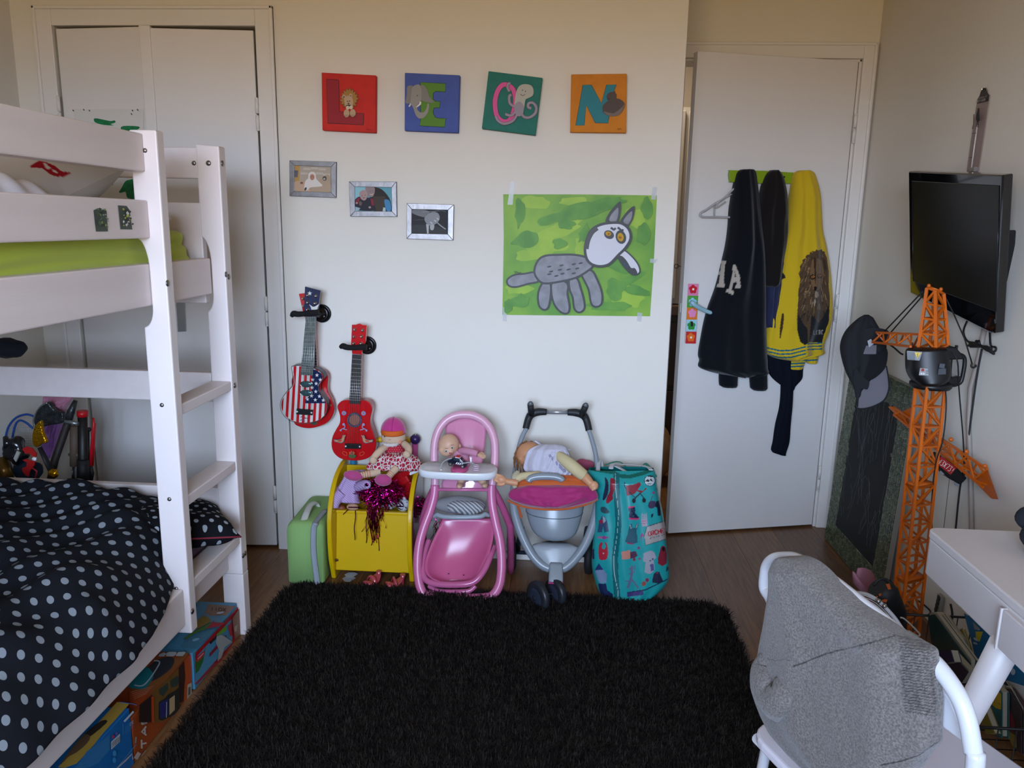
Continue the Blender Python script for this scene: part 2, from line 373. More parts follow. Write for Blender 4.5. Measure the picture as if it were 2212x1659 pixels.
struct('window_1', g, trimm)
struct('ceiling', G().bb(L0-.1, 2.0, YR-.1, 5.1, H, H+.1), ceilm)
# closet interior back so the gap reads dark
struct('wall_closet', G().bb(L0-.1, -1.0, YB+.6, YB+.7, 0, H).bb(L0-.1, L0, YB+.1, YB+.6, 0, H).bb(-1.1, -1.0, YB+.1, YB+.6, 0, H), wallm)
# hall behind the door
hallm = mat('hall_paint', '#a3978a', .7)
hl = bpy.data.lights.new('hall_fill', 'AREA'); hl.size = .4; hl.energy = 1.6; hl.color = (1, .86, .68); hlo = bpy.data.objects.new('hall_fill', hl); COL.objects.link(hlo); hlo.location = (.3, 4.3, 2.45)  # added fill light to brighten the hall gap, standing in for daylight there
struct('wall_hall', G().bb(-.8, 2.0, 5.0, 5.1, 0, H).bb(-.9, -.8, YD+.12, 5.1, 0, H).bb(2.0, 2.1, YD+.12, 5.1, 0, H).bb(-.8, XC-.1, YD, YD+.12, 0, H).bb(R0+.1, 2.0, YD, YD+.12, 0, H), hallm)
# door casings
def casing(name, x0, x1, z1, y, w, xo0=None):
    g = G(); a = x0-w; 
    g.bb(a, x0, y-.012, y, 0, z1+w).bb(x1, x1+w, y-.012, y, 0, z1+w).bb(x0, x1, y-.012, y, z1, z1+w)
    g.bb(a, a+.012, y-.02, y, 0, z1+w).bb(x1+w-.012, x1+w, y-.02, y, 0, z1+w).bb(a, x1+w, y-.02, y, z1+w-.012, z1+w)
    struct(name, g, trimm, bevel=.003)
casing('trim_1', cx0, cx1, cz, YB, .068)
g = G().bb(dx0-.055, dx0, YD-.012, YD, 0, dz+.06).bb(dx1, dx1+.05, YD-.012, YD, 0, dz+.06).bb(dx0, dx1, YD-.012, YD, dz, dz+.06)
g.bb(dx1+.04, dx1+.052, YD-.02, YD, 0, dz+.06).bb(dx0-.055, dx1+.05, YD-.02, YD, dz+.05, dz+.062)
g.bb(dx0, dx0+.012, YD, YD+.12, 0, dz).bb(dx1-.012, dx1, YD, YD+.12, 0, dz).bb(dx0, dx1, YD, YD+.12, dz-.012, dz)
struct('trim_2', g, trimm, bevel=.003)
woodb = mat('baseboard_oak', '#7a5438', .5, var=.2, vscale=10)
struct('baseboard_right', G().bb(R0-.012, R0, YR, YD-.02, 0, .07), woodb, bevel=.003)
struct('baseboard_back', G().bb(cx1+.068, XC, YB-.01, YB, 0, .05), trimm, bevel=.003)
# closet doors: two leaves that bulge a little where they meet
def vslab(p0, p1, z0, z1, th):           # vertical slab between two floor points, th to the far side
    p0 = V(*p0, 0); p1 = V(*p1, 0); t = nrm(p1-p0); n = V(-t[1], t[0], 0)
    return [p0+V(0,0,z0), p1+V(0,0,z0), p1+V(0,0,z1), p0+V(0,0,z1)], n*th
cm = (-1.575, 2.962)
g = G(); P, n_ = vslab((-1.927, 2.998), cm, .012, 2.04, .022); g.prism(P, n_)
D1 = struct('door_1', g, doorm, bevel=.002)
g = G(); P, n_ = vslab((-1.553, 2.967), (-1.172, 3.002), .012, 2.037, .022); g.prism(P, n_)
part('door_leaf', g, doorm, D1, bevel=.002)
g = G(); P, n_ = vslab((-1.586, 2.958), (-1.545, 2.962), .012, 2.045, .03); g.prism(P, n_); part('meeting_strip', g, trimm, D1, bevel=.004)
def hinge(x, y, z, parent, m=trimm):
    g = G().cyl((x, y, z-.055), (x, y, z-.003), .0065, 10).cyl((x, y, z+.003), (x, y, z+.055), .0065, 10)
    g.ell((x, y, z+.055), (.0065,.0065,.006)).ell((x, y, z-.055), (.0065,.0065,.006)); part('hinge', g, m, parent)
for z in (1.74, 1.0, .22): hinge(-1.166, 2.988, z, D1)
hinge(-1.935, 2.985, 1.74, D1); hinge(-1.935, 2.985, 1.0, D1)
nl = nrm(V(-(.035), -(.38), 0)); nl = nrm(V(.092, -.99, 0))
pr = lambda x, y: AP(x, y, (-1.553, 2.965, 0), nl)
F = Flat(pr, nl); F.fill(c2([(1018, 150), (1068, 148), (1078, 310), (1030, 312)]), metalm)
F.fill(c2([(1035, 232), (1058, 230), (1062, 250), (1050, 268), (1036, 256)]), mat('dark_brass', '#3a3228', .4, 1)).dot(*c2([(1049, 297)])[0], 2, 2, mat('dark_brass'))
g = G(); q = [pr(*p) for p in c2([(1014, -20), (1066, -22), (1078, 310), (1030, 312)])]; g.prism(q, nl*.004); part('lock_plate', g, metalm, D1, bevel=.001)
F.part('keyhole', D1)
# the handprint sheet on the left leaf
nl2 = nrm(V(-.102, -.99, 0)); nl2 = nrm(np.cross(V(.352, -.036, 0), V(0, 0, 1)))
if nl2[1] > 0: nl2 = -nl2
pl = lambda x, y: AP(x, y, V(-1.927, 2.998, 0)+nl2*.002, nl2)
paper = mat('paper', '#cfccc6', .7); green = mat('hand_green', '#0f7a45', .6, var=.35, vscale=60); dgreen = mat('hand_dark', '#1d4030', .6)
F = Flat(pl, nl2, c1, .0005)
F.fill([(425, 632), (830, 630), (835, 1170), (470, 1180)], paper)
F.fill([(548, 684), (590, 690), (640, 700), (662, 696), (668, 708), (640, 718), (660, 726), (600, 722), (560, 712), (545, 700)], green, 3)
F.fill([(700, 735), (760, 728), (810, 735), (790, 760), (820, 800), (760, 830), (720, 790)], green, 3)
F.fill([(690, 1110), (705, 1085), (725, 1050), (750, 1040), (800, 1040), (800, 1140), (740, 1145), (728, 1110), (700, 1115)], green, 3)
for q in ((487, 635), (520, 640), (640, 1040), (575, 1045), (770, 640), (765, 660), (800, 636), (655, 1065), (430, 640)): F.dot(*q, 6, 3, dgreen, 1)
for q in ((560, 800), (620, 860), (520, 900)): 
    F.dot(*q, 30, 26, green); [F.line([q, (q[0]-30+15*k, q[1]-55+abs(k-2)*6)], 12, green) for k in range(5)]
hp = solo('handprint_poster', F.g, F.mats, 'white paper sheet with green painted handprints stuck to the closet door', 'poster')
# the room door, standing ajar
dn = nrm(np.cross(V(.687, .18, 0), V(0, 0, 1)));
if dn[1] > 0: dn = -dn
dp0 = V(.508, 3.318, 0)
g = G(); P, n_ = vslab((.5, 3.318), (1.185, 3.5), .01, 2.037, .04)
P = [p for p in P]; g.prism(P, -dn*.04); D2 = struct('door_2', g, doorm, bevel=.002)
for z in (1.77, 1.02, .24): hinge(1.19, 3.482, z, D2)
DPL = lambda off=0: (lambda x, y: AP(x, y, dp0+dn*off, dn))
# flower handle plate
F = Flat(DPL(.004), dn, d4, .0004)
hexs = [('#d77fa5', '#c41f2e', (168, 716)), ('#4f9a3c', '#8fc6d6', (164, 786)), ('#d9762a', '#e288b8', (160, 845)), ('#9cc7d2', '#2f8a3c', (154, 912)), ('#c0282c', '#dd6a28', (150, 975))]
q = [DPL(.001)(*p) for p in d4([(142, 685), (200, 686), (176, 1010), (121, 1008)])]
ph = thing('door_handle', 'pale blue lever on a plate of five coloured flower squares on the white door', 'door handle', DPL(0)(*d4([(150, 1008)])[0]))
g = G().prism(q, dn*.003); part('plate', g, mat('plate_white', '#c9c0b8', .4), ph)
for i, (bg, fg, c) in enumerate(hexs):
    t0, t1 = i/5, (i+1)/5; Lx = lambda t: (142-21*t, 686+322*t); Rx = lambda t: (199-22*t, 687+322*t)
    F.fill([Lx(t0), Rx(t0), Rx(t1), Lx(t1)], mat('enamel'+bg, bg, .3)); fm = mat('enamel'+fg, fg, .3)
    for k in range(5):
        a = k*2*math.pi/5-math.pi/2; F.dot(c[0]+13*math.cos(a), c[1]+14*math.sin(a), 10, 11, fm)
    F.dot(*c, 12, 12, fm)
    if i in (0, 4): F.dot(*c, 6, 6, mat('flower_eye', '#e8dcc8', .4))
F.line([(155, 890), (154, 915)], 12, mat('keyslot', '#101810', .5))
F.part('flower_print', ph)
a = DPL(.004)(*d4([(163, 787)])[0]); b_ = DPL(.05)(*d4([(165, 790)])[0])
pts = [a, DPL(.03)(*d4([(160, 788)])[0]), b_, DPL(.048)(*d4([(185, 806)])[0]), DPL(.036)(*d4([(230, 830)])[0]), DPL(.032)(*d4([(268, 845)])[0])]
part('lever', G().tube(smooth(pts, 5), [.008, .008, .009, .010, .009, .008], 12), mat('pale_blue_lever', '#93b8c2', .35), ph)
part('latch', G().bb(.494, .499, 3.33, 3.35, 1.0, 1.04), metalm, D2)
# hall furniture seen through the gap
hc = thing('hall_cupboard', 'white cupboard with a key in its lock seen through the door gap', 'cupboard', (.5, 4.75, 0))
cab = mat('cupboard_white', '#b0a89f', .5)
part('body', G().bb(.2, 1.3, 4.55, 4.99, .92, 2.0), cab, hc)
part('door', G().bb(.66, 1.28, 4.53, 4.55, .95, 1.98), cab, hc, bevel=.004)
part('door', G().bb(.22, .64, 4.53, 4.55, .95, 1.98), cab, hc, bevel=.004)
kx = AY(1461, 575, 4.52)
part('key', G().tube([kx+V(.012*math.cos(t), 0, .012*math.sin(t)) for t in np.linspace(0, 6.283, 13)[:-1]], .002, 6, closed=True).cyl(kx+V(.012,0,0), kx+V(.03,.01,0), .002, 6), mat('dark_brass'), hc)
hd = thing('hall_sideboard', 'dark brown sideboard below the white cupboard in the hall', 'sideboard', (.7, 4.75, 0))
dkw = mat('dark_wood', '#33241a', .45, var=.3, vscale=8)
part('body', G().bb(.22, 1.3, 4.5, 4.99, .06, .86), dkw, hd); part('top', G().bb(.2, 1.32, 4.46, 4.99, .86, .915), mat('brown_top', '#5a4638', .4), hd, bevel=.004)
part('drawer', G().bb(.26, .75, 4.47, 4.5, .45, .82), dkw, hd, bevel=.004); part('drawer', G().bb(.26, .75, 4.47, 4.5, .1, .42), dkw, hd, bevel=.004)
g = G(); rs = []
for i in range(9):
    t = i/8; r = .12*math.sin(.5+t*2.2); rs.append([V(.5+r*math.cos(a)*(1+.15*math.sin(5*a+i)), 4.1+r*math.sin(a), .01+.30*t) for a in np.linspace(0, 6.283, 17)[:-1]])
solo('paper_bag', G().loft(rs), mat('kraft', '#8a6a48', .8, bump=.5, bscale=30), 'crumpled brown bag standing on the hall floor beyond the door gap', 'bag')
# ------------------------------------------------------------- bunk bed
bedw = mat('white_lacquered_pine', '#dbcfcc', .42, bump=.1, bscale=40, var=.05, vscale=3, ani=(8, .6, 8), spec=.35)
bedv = mat('white_lacquered_post', '#dcd2d0', .4, bump=.08, bscale=40, var=.04, vscale=3, spec=.35)
bed = thing('bunk_bed', 'white painted wooden bunk bed with guard rails and a side ladder', 'bunk bed', (-1.55, 1.3, 0))
XO, XI = -1.02, -1.087; Y0b = .12
def railY(x0, x1, z0, z1, name='rail', y0=Y0b, y1=1.945, b=.004): return part(name, G().bb(x0, x1, y0, y1, z0, z1), bedw, bed, bevel=b)
def plank_profile(pts, y0, y1, name):
    g = G().prism([V(x, y0, z) for x, z in pts], V(0, y1-y0, 0)); return part(name, g, bedv, bed, bevel=.004)
def arc(cx, cz, r, a0, a1, n=7): return [(cx+r*math.cos(a), cz+r*math.sin(a)) for a in np.radians(np.linspace(a0, a1, n))]
prof = [(-1.017, .206), (-1.017, 1.567), (XI, 1.567), (XI, 1.30)]+[(-1.087+.026*math.sin(t), 1.30-.085*(1-math.cos(t))) for t in np.linspace(.25, 1.57, 7)]+[(-1.061, 1.125)]+[(-1.061-.026*(1-math.cos(t)), 1.125-.05*math.sin(t)) for t in np.linspace(.2, 1.57, 7)]+[(XI, .36), (-1.062, .345), (-1.062, .206)]
ladder_p = plank_profile(prof, 1.945, 1.982, 'ladder_upright')
prof2 = [(-1.017, .217), (-1.017, 1.562)]+prof[2:-4]+[(XI, .217)]
plank_profile(prof2, 2.30, 2.344, 'ladder_upright')
part('foot', G().bb(-1.087, -1.017, 2.302, 2.345, 0, .216), bedv, bed, bevel=.003)
for z in (.862, .603, .355):
    g = G().bb(XI+.004, XO, 1.982, 2.30, z-.03, z); part('rung', g, bedv, bed, bevel=.003)
railY(-1.095, -1.052, 1.466, 1.558, 'guard_rail'); railY(-1.095, -1.052, 1.303, 1.397, 'guard_rail')
railY(-1.10, -1.062, 1.131, 1.238, 'side_rail', y1=2.30)
railY(-1.10, -1.032, .232, .342, 'side_rail', y1=1.943)
railY(-1.10, -1.062, .232, .342, 'side_rail', y0=1.984, y1=2.30)
XL = -2.04
part('back_post', G().bb(XL-.03, XL+.03, 2.30, 2.36, 0, 1.55), bedv, bed, bevel=.004)
for z0, z1 in ((1.470, 1.559), (1.10, 1.40), (.79, .884), (.25, .507)):
    part('end_board', G().bb(XL+.03, -1.088, 2.312, 2.34, z0, z1), bedw, bed, bevel=.004)
railY(XL-.02, XL+.015, .232, .342, 'side_rail', y1=2.30); railY(XL-.02, XL+.015, 1.131, 1.238, 'side_rail', y1=2.30); railY(XL-.02, XL+.015, 1.466, 1.558, 'guard_rail', y1=2.30)
for i in range(13): part('slat', G().bb(XL+.015, -1.10, 2.20-i*.16, 2.29-i*.16, .255, .272), bedw, bed, bevel=.002)
for i in range(12): part('slat', G().bb(XL+.015, -1.10, 2.20-i*.17, 2.28-i*.17, 1.14, 1.158), bedw, bed, bevel=.002)
for y0 in (Y0b,): 
    part('post', G().bb(-1.14, -1.04, y0-.06, y0, 0, 1.55), bedv, bed, bevel=.004); part('post', G().bb(XL-.03, XL+.03, y0-.06, y0, 0, 1.55), bedv, bed, bevel=.004)
boltm = mat('bolt_steel', '#8d8a86', .35, 1)
def bolt(p, d, r=.006): part('bolt', G().lathe([(r, 0), (r*.9, .002), (r*.4, .0035), (0.0003, .0036)], p, d, 12), boltm, bed)
for px, py in c1([(838, 870)])+c2([(936, 736), (979, 1280)])+c3([(1130, 509)]): bolt(AY(px, py, 1.945), (0, -1, 0))
for px, py in c1([(1205, 943)]): bolt(AY(px, py, 2.30), (0, -1, 0), .008)
for px, py in c1([(1285, 945), (968, 1637), (1322, 1600), (1306, 1586)])+c2([(1357, 622), (1405, 1606), (1417, 1592)])+c3([(1233, 654)]): bolt(AX(px, py, -1.017), (1, 0, 0), .009)
bolt(AY(*c1([(1121, 943)])[0], 2.312), (0, -1, 0), .007)
# two picture stickers on the guard rail
for k, (pts, lab) in enumerate(((e8([(1115, 742), (1190, 712), (1272, 748), (1288, 995), (1145, 997)]), 'torn green jungle picture sticker on the guard rail, the left one'), (e8([(1408, 683), (1512, 690), (1550, 745), (1580, 972), (1438, 970)]), 'panda picture sticker on the guard rail next to the ladder'))):
    F = Flat(lambda x, y: AX(x, y, -1.0515), (1, 0, 0), ID, .0003); F.fill(pts, mat('sticker_dark', '#39443a', .4))
    cx = sum(p[0] for p in pts)/5; cy = sum(p[1] for p in pts)/5; cols = ['#5f7a4a', '#8a9a50', '#28382c', '#98a49a', '#4c5a34'] if k == 0 else ['#d0d0c8', '#101010', '#e0e0d8', '#181818', '#b0b040']
    r_ = random.Random(k+5)
    for j in range(26):
        F.dot(cx+r_.uniform(-10, 10), cy+r_.uniform(-20, 20), r_.uniform(1.2, 3.4), r_.uniform(1, 3), mat('st'+cols[j % 5], cols[j % 5], .4), r_.random()*3)
    st = solo('picture_sticker', F.g, F.mats, lab, 'sticker')
# ------------------------------------------------------------- upper bedding
gm = mat('lime_sheet', '#a3b02c', .85, bump=.15, bscale=500, sheen=.2, spec=.2)
def cushion(x0, x1, y0, y1, z0, z1, r, wr=.004, seed=0, nx=40, ny=40):
    rings = []; cx, cy, cz = (x0+x1)/2, (y0+y1)/2, (z0+z1)/2
    for i in range(ny+1):
        t = i/ny; y = y0+(y1-y0)*t; e = min(t, 1-t)*(y1-y0); k = math.sqrt(max(0, 1-(1-min(1, e/r))**2)) if r else 1
        k = max(k, .03); hx = (x1-x0)/2-r*(1-k); hz = (z1-z0)/2-r*(1-k)*.9; ring = []
        for j in range(nx):
            a = 2*math.pi*(j+.5)/nx; c, s_ = math.cos(a), math.sin(a); p = 5
            rr = 1/((abs(c)**p+abs(s_)**p)**(1/p)); q = V(cx+hx*c*rr, y, cz+hz*s_*rr)
            w = wr*(noise.noise(Vector((q[0]*5+seed, q[1]*1.7, q[2]*26)))*1.6+.5*math.sin(q[2]*150+5*noise.noise(Vector((q[1]*1.3, q[0]*2, seed)))))
            ring.append(q+V(c, 0, s_)*w)
        rings.append(ring)
    return G().loft(rings)
solo('upper_mattress', cushion(XL+.02, -1.104, Y0b+.03, 2.285, 1.165, 1.335, .05, .013, 1, ny=110, nx=200), gm, 'mattress in a lime green fitted sheet on the top bunk', 'mattress')
pw_ = mat('grey_white_cotton', '#b8b2ac', .9, bump=.1, bscale=500, spec=.1)
def pillow(c, sx, sy, sz, rz=0, rx=0, ry=0, seed=0, N=26, wr=.01):
    R_ = np.array(Matrix.Rotation(rz, 3, 'Z') @ Matrix.Rotation(ry, 3, 'Y') @ Matrix.Rotation(rx, 3, 'X')); g = G()
    for sg in (1, -1):
        P = []; uv = []
        for i in range(N+1):
            row = []; ur = []
            for j in range(N+1):
                u = -1+2*i/N; v = -1+2*j/N
                hgt = (max(0, (1-u**4)*(1-v**4)))**.55
                pin = 1-.09*(1-abs(u))**.8*(abs(v) > .0)*abs(v)**3; pin2 = 1-.09*(1-abs(v))**.8*abs(u)**3
                q = V(u*sx/2*pin2, v*sy/2*pin, sg*sz/2*hgt); q += V(0, 0, wr*hgt*noise.noise(Vector((u*2.2+seed, v*2.2, sg*3+seed))))
                row.append(np.array(c)+R_@q); ur.append((u*sx/2, v*sy/2))
            P.append(row); uv.append(ur)
        g.grid(P if sg > 0 else P[::-1], uv=uv if sg > 0 else uv[::-1])
    return g
g = pillow((-1.46, 1.80, 1.40), .60, .60, .19, rz=.1, rx=.30, seed=3, N=170)
pj = e8
paint(g, '#b8b2ac', [(smooth(pj([(360, 232), (400, 180), (450, 155), (520, 160), (600, 185), (690, 235), (745, 275), (848, 292), (790, 330), (700, 343), (620, 325), (560, 280), (510, 245), (440, 234)]), 4, True), '#8e1420'),
 (pj([(515, 170), (560, 180), (575, 215), (610, 230), (575, 250), (545, 245), (530, 210)]), '#b8b2ac'), (pj([(608, 228), (640, 262), (680, 268), (692, 305), (640, 290), (622, 255)]), '#b8b2ac')])
pmat = mat('printed_cotton', '#ffffff', .9, bump=.1, bscale=500, spec=.1, attr='paint')
solo('upper_pillow', g, pmat, 'white pillow with a red curved print on the top bunk', 'pillow')
# rumpled white duvet at the near end of the top bunk
def heap(x0, x1, y0, y1, z0, hf, nx=40, ny=60, uvs=1):
    P = []; uv = []
    for i in range(ny+1):
        row = []; ur = []
        for j in range(nx+1):
            u, v = j/nx, i/ny; x = x0+(x1-x0)*u; y = y0+(y1-y0)*v; row.append(V(x, y, z0+hf(x, y, u, v))); ur.append((x*uvs, y*uvs))
        P.append(row); uv.append(ur)
    return P, uv
def hf(x, y, u, v):
    e = min(1, u*7, (1-u)*9)*min(1, (1-v)*4); w = noise.noise(Vector((x*4, y*3, 2)))*.04+math.sin(y*62+noise.noise(Vector((x*5, y*2, 0)))*7)*.008
    return (math.sqrt(max(0, e))*(.088+w*.8)) if e > 0 else 0
P, uv = heap(-1.7, -1.112, .5, 1.98, 1.338, hf, nx=60, ny=110); g = G().grid(P)
solo('white_duvet', g, mat('white_cotton', '#d8d4da', .85, bump=.1, bscale=400, spec=.1), 'rumpled white duvet lying against the guard rail of the top bunk', 'duvet', solid=.006)
g = pillow((-1.62, 1.48, 1.46), .30, .34, .10, rz=.3, seed=8, N=12)
solo('dark_cushion', g, mat('dark_cushion', '#1d1216', .9), 'dark cushion peeping under the top guard rail at the left edge', 'cushion')
g = pillow((-1.20, 2.15, 1.352), .18, .14, .05, rz=.4, seed=4, N=10)
solo('white_cloth', g, mat('white_cotton'), 'small crumpled white cloth on the lime sheet by the ladder', 'cloth')
# ------------------------------------------------------------- lower bedding
solo('lower_mattress', cushion(XL+.02, -1.105, Y0b+.03, 2.285, .275, .375, .03, .002, 5), mat('mauve_sheet', '#8b6f80', .85, var=.1), 'mattress in a mauve sheet on the bottom bunk', 'mattress')
dm = dots_mat('polka_cotton', '#191b21', '#858d95', .060, .0094)
edge = [(2.5, 2.22), (2.6, 2.2)]
bpx = [(348,1157),(367,1191),(374,1218),(365,1268),(352,1319),(327,1366),(286,1420),(232,1474),(152,1553),(44,1656)]
bp = [AZ(x, y, z) for (x, y), z in zip(bpx, (.44, .41, .39, .37, .36, .36, .36, .36, .36, .36))]; by = np.array([p[1] for p in bp]); bx = np.array([p[0] for p in bp])
o_ = np.argsort(by); by, bx = by[o_], bx[o_]
def duvet():
    nx, ny = 120, 160; P = []; uv = []
    for i in range(ny+1):
        v = i/ny; y = .3+(2.285-.3)*v; row = []; ur = []
        xe = float(np.interp(y, by, bx)); xe = min(xe, -.965) + (.004*math.sin(y*37) if y < 1.6 else 0)
        if y > 2.03: xe = min(xe, -1.12-.5*(y-2.03))
        acc = 0; last = None
        for j in range(nx+1):
            u = j/nx; u = 1-(1-u)**1.25; x = -2.0+(xe+2.0)*u
            h = .545+.018*math.sin(x*4+y*2)+.035*noise.noise(Vector((x*3.2, y*2.4, 1)))
            s = x*.75+y*1.25; h += .015*math.sin(s*17+3.0*noise.noise(Vector((x*2, y*2, 5))))*(1-.4*v)+.009*math.sin((x*1.4-y*.6)*34+4*noise.noise(Vector((x*3, y*3, 9))))
            d = max(0, xe-x); k = max(0, 1-d/.22); he = .352 if y < 1.95 else .352+.12*min(1, (y-1.95)/.12)
            h = he+(h-he)*(1-k**2.6); h -= max(0, 1-(2.285-y)/.05)**2*.05
            p = V(x, y+.012*math.sin(x*9+y*5)*k, h)
            if last is not None: acc += np.linalg.norm(p-last)
            last = p; row.append(p); ur.append((acc+.06*noise.noise(Vector((y*1.3, x, 0))), y+.05*noise.noise(Vector((x*2, y, 3)))))
        P.append(row); uv.append(ur)
    return G().grid(P, uv=uv)
pip = mat('red_piping', '#7c1f30', .8)
dv = solo('polka_dot_duvet', duvet(), [dm], 'dark grey duvet with pale polka dots spread over the bottom bunk', 'duvet', solid=.012)
g = G().tube([V(a, b_, .40) for a, b_ in zip(bx, by) if b_ > 1.7], .003, 6) if False else G()
pd = pillow((-1.185, 2.15, .445), .38, .29, .11, rz=.64, ry=.14, seed=12, N=24)
solo('polka_dot_pillow', pd, [dots_mat('polka_pillow', '#131418', '#949ba2', .044, .0068)], 'polka dotted pillow with red piping behind the ladder rungs', 'pillow')
rb = bpy.data.objects['polka_dot_pillow']
R_ = np.array(Matrix.Rotation(.64, 3, 'Z') @ Matrix.Rotation(.14, 3, 'Y'))
ring = [V(-1.185, 2.15, .445)+R_@V(*p) for p in [(u*.19*(1-.09*(1-abs(v))**.8*abs(u)**3), v*.145*(1-.09*(1-abs(u))**.8*abs(v)**3), -.002) for u, v in [(-1+2*k/12, -1) for k in range(12)]+[(1, -1+2*k/12) for k in range(12)]+[(1-2*k/12, 1) for k in range(12)]+[(-1, 1-2*k/12) for k in range(12)]]]
part('piping', G().tube(ring, .0028, 6, closed=True), pip, rb)
# ------------------------------------------------------------- letter canvases on the back wall
NB = V(0, -1, 0)
def BY(y): return lambda px, py: AY(px, py, y)
def canvas(name_lab, crop, quad, hx, cat='canvas'):
    q = [AY(*p, 2.972) for p in crop(quad)]
    c = sum(q)/4; t = thing('letter_canvas', name_lab, 'canvas', (c[0], 2.985, c[2]), 'letter canvases on the wall')
    part('canvas', G().prism(q, V(0, .027, 0)), mat('canvas'+hx, hx, .7, bump=.3, bscale=900, var=.12, vscale=30), t, bevel=.002)
    return t
def M(hx, r=.65, **k): return mat('paint'+hx, hx, r, **k)
FY = BY(2.9715)
t = canvas('red square canvas with a dark red L and a small lion', c4, [(413, 204), (836, 226), (833, 674), (419, 654)], '#c4241a')
F = Flat(FY, NB, c4)
F.fill([(450, 256), (538, 258), (550, 268), (554, 505), (590, 512), (745, 524), (741, 614), (462, 602)], M('#30060c')).fill([(453, 260), (536, 262), (546, 270), (550, 508), (590, 516), (741, 527), (737, 610), (465, 598)], M('#8f1420'))
F.part('letter_shape', t)
F = Flat(BY(2.969), NB, c4); mane = M('#9c7030'); face = M('#b29474')
rr = random.Random(2); pts = []
for k in range(34):
    a = k/34*2*math.pi; R_ = (84 if k % 2 == 0 else 64)*(1.0+.1*rr.random()); pts.append((628+R_*math.cos(a)*.88, 408+R_*math.sin(a)))
F.fill(pts, M('#4a3418')).fill([(628+(x-628)*.93, 408+(y-408)*.93) for x, y in pts], mane)
F.dot(588, 392, 13, 15, face).dot(642, 384, 13, 15, face).dot(589, 396, 6, 7, M('#4a3a20')).dot(641, 389, 6, 7, M('#4a3a20'))
F.fill([(592, 400), (612, 388), (640, 388), (656, 404), (662, 440), (652, 470), (630, 482), (606, 476), (594, 440)], face, 4)
F.dot(618, 430, 5, 4, M('#201810')).dot(634, 428, 5, 4, M('#201810')).dot(626, 447, 8, 5, M('#3a2c1c')).dot(628, 466, 22, 10, M('#2a1c10'))
F.dot(620, 480, 14, 15, M('#c9b69a')).dot(646, 478, 14, 15, M('#c9b69a')).dot(612, 524, 23, 32, face).dot(660, 522, 23, 31, face)
for x in (600, 612, 624, 650, 661, 672): F.line([(x, 536), (x, 552)], 2.5, M('#4a3a20'))
F.part('painted_lion', t); F = Flat(BY(2.969), NB, c4); F.line([(765, 640), (768, 655), (775, 642), (782, 652), (795, 645), (800, 656)], 3, M('#30060c')); F.part('signature', t)
t = canvas('blue square canvas with a green E and an elephant head', c4, [(1062, 206), (1490, 225), (1478, 674), (1060, 657)], '#44579f')
F = Flat(FY, NB, c4)
E_ = [(1186, 282), (1380, 292), (1378, 354), (1300, 350), (1282, 366), (1280, 410), (1300, 430), (1337, 432), (1332, 476), (1290, 478), (1281, 500), (1284, 530), (1300, 556), (1340, 564), (1380, 562), (1372, 628), (1178, 618), (1188, 560)]
F.line(E_, 8, M('#101a08'), closed=True).fill(E_, M('#4f7d1c')); F.part('letter_shape', t)
F = Flat(BY(2.969), NB, c4); eg = M('#8b8780'); eg2 = M('#79756f')
F.fill([(1082, 314), (1115, 306), (1128, 330), (1120, 420), (1100, 446), (1068, 440), (1076, 390), (1078, 340)], eg2, 3)
F.fill([(1185, 305), (1215, 308), (1240, 345), (1255, 395), (1290, 436), (1262, 440), (1215, 430), (1190, 420), (1180, 360)], eg2, 3)
F.fill([(1108, 440), (1112, 380), (1120, 325), (1145, 302), (1175, 300), (1190, 330), (1192, 400), (1185, 430), (1165, 450), (1160, 490), (1185, 515), (1215, 510), (1232, 480), (1240, 448), (1250, 450), (1250, 490), (1235, 530), (1205, 560), (1170, 560), (1145, 530), (1128, 480)], eg, 3)
F.fill([(1180, 428), (1192, 436), (1188, 455), (1165, 472), (1147, 478), (1165, 458), (1175, 445)], M('#cfcac0')).fill([(1105, 440), (1112, 455), (1100, 474), (1090, 468), (1100, 455)], M('#cfcac0'))
F.dot(1160, 385, 4, 5, M('#302c28')); F.part('painted_elephant', t)
t = canvas('teal square canvas hung crooked with a pink O and an octopus', c5, [(148, 143), (460, 182), (419, 514), (109, 475)], '#1f6f62')
F = Flat(FY, NB, c5)
F.line([(232, 222), (205, 250), (188, 300), (186, 350), (196, 400), (225, 432), (262, 432), (285, 400), (298, 350), (303, 300), (290, 250), (262, 226)], 30, M('#4a1030'), 4, True)
F.line([(232, 222), (205, 250), (188, 300), (186, 350), (196, 400), (225, 432), (262, 432), (285, 400), (298, 350), (303, 300), (290, 250), (262, 226)], 26, M('#d0508f'), 4, True); F.part('letter_shape', t)
F = Flat(BY(2.969), NB, c5); oc = M('#8f8790'); oc2 = M('#a9a69a')
for a_ in ([(330, 340), (345, 400), (380, 412), (415, 390), (424, 355), (405, 328), (380, 330), (378, 352), (395, 358)], [(300, 350), (272, 330), (268, 290), (280, 280)], [(310, 370), (280, 400), (245, 392)], [(320, 380), (290, 430), (240, 448), (205, 432), (190, 405)], [(270, 262), (258, 240), (262, 218), (275, 216)]):
    F.line(a_, 17, M('#7a3a60'), 5); F.line(a_, 13, oc, 5)
F.fill([(302, 300), (312, 255), (330, 228), (360, 220), (395, 228), (408, 255), (404, 285), (380, 300), (362, 310), (355, 350), (345, 395), (320, 405), (298, 370)], oc2, 4)
F.fill([(300, 340), (325, 320), (352, 345), (345, 395), (320, 405), (298, 370)], oc, 3)
F.dot(345, 255, 3, 3, M('#202020')).dot(362, 262, 3, 3, M('#202020')).line([(333, 278), (345, 288), (360, 280)], 3, M('#302820')); F.part('painted_octopus', t)
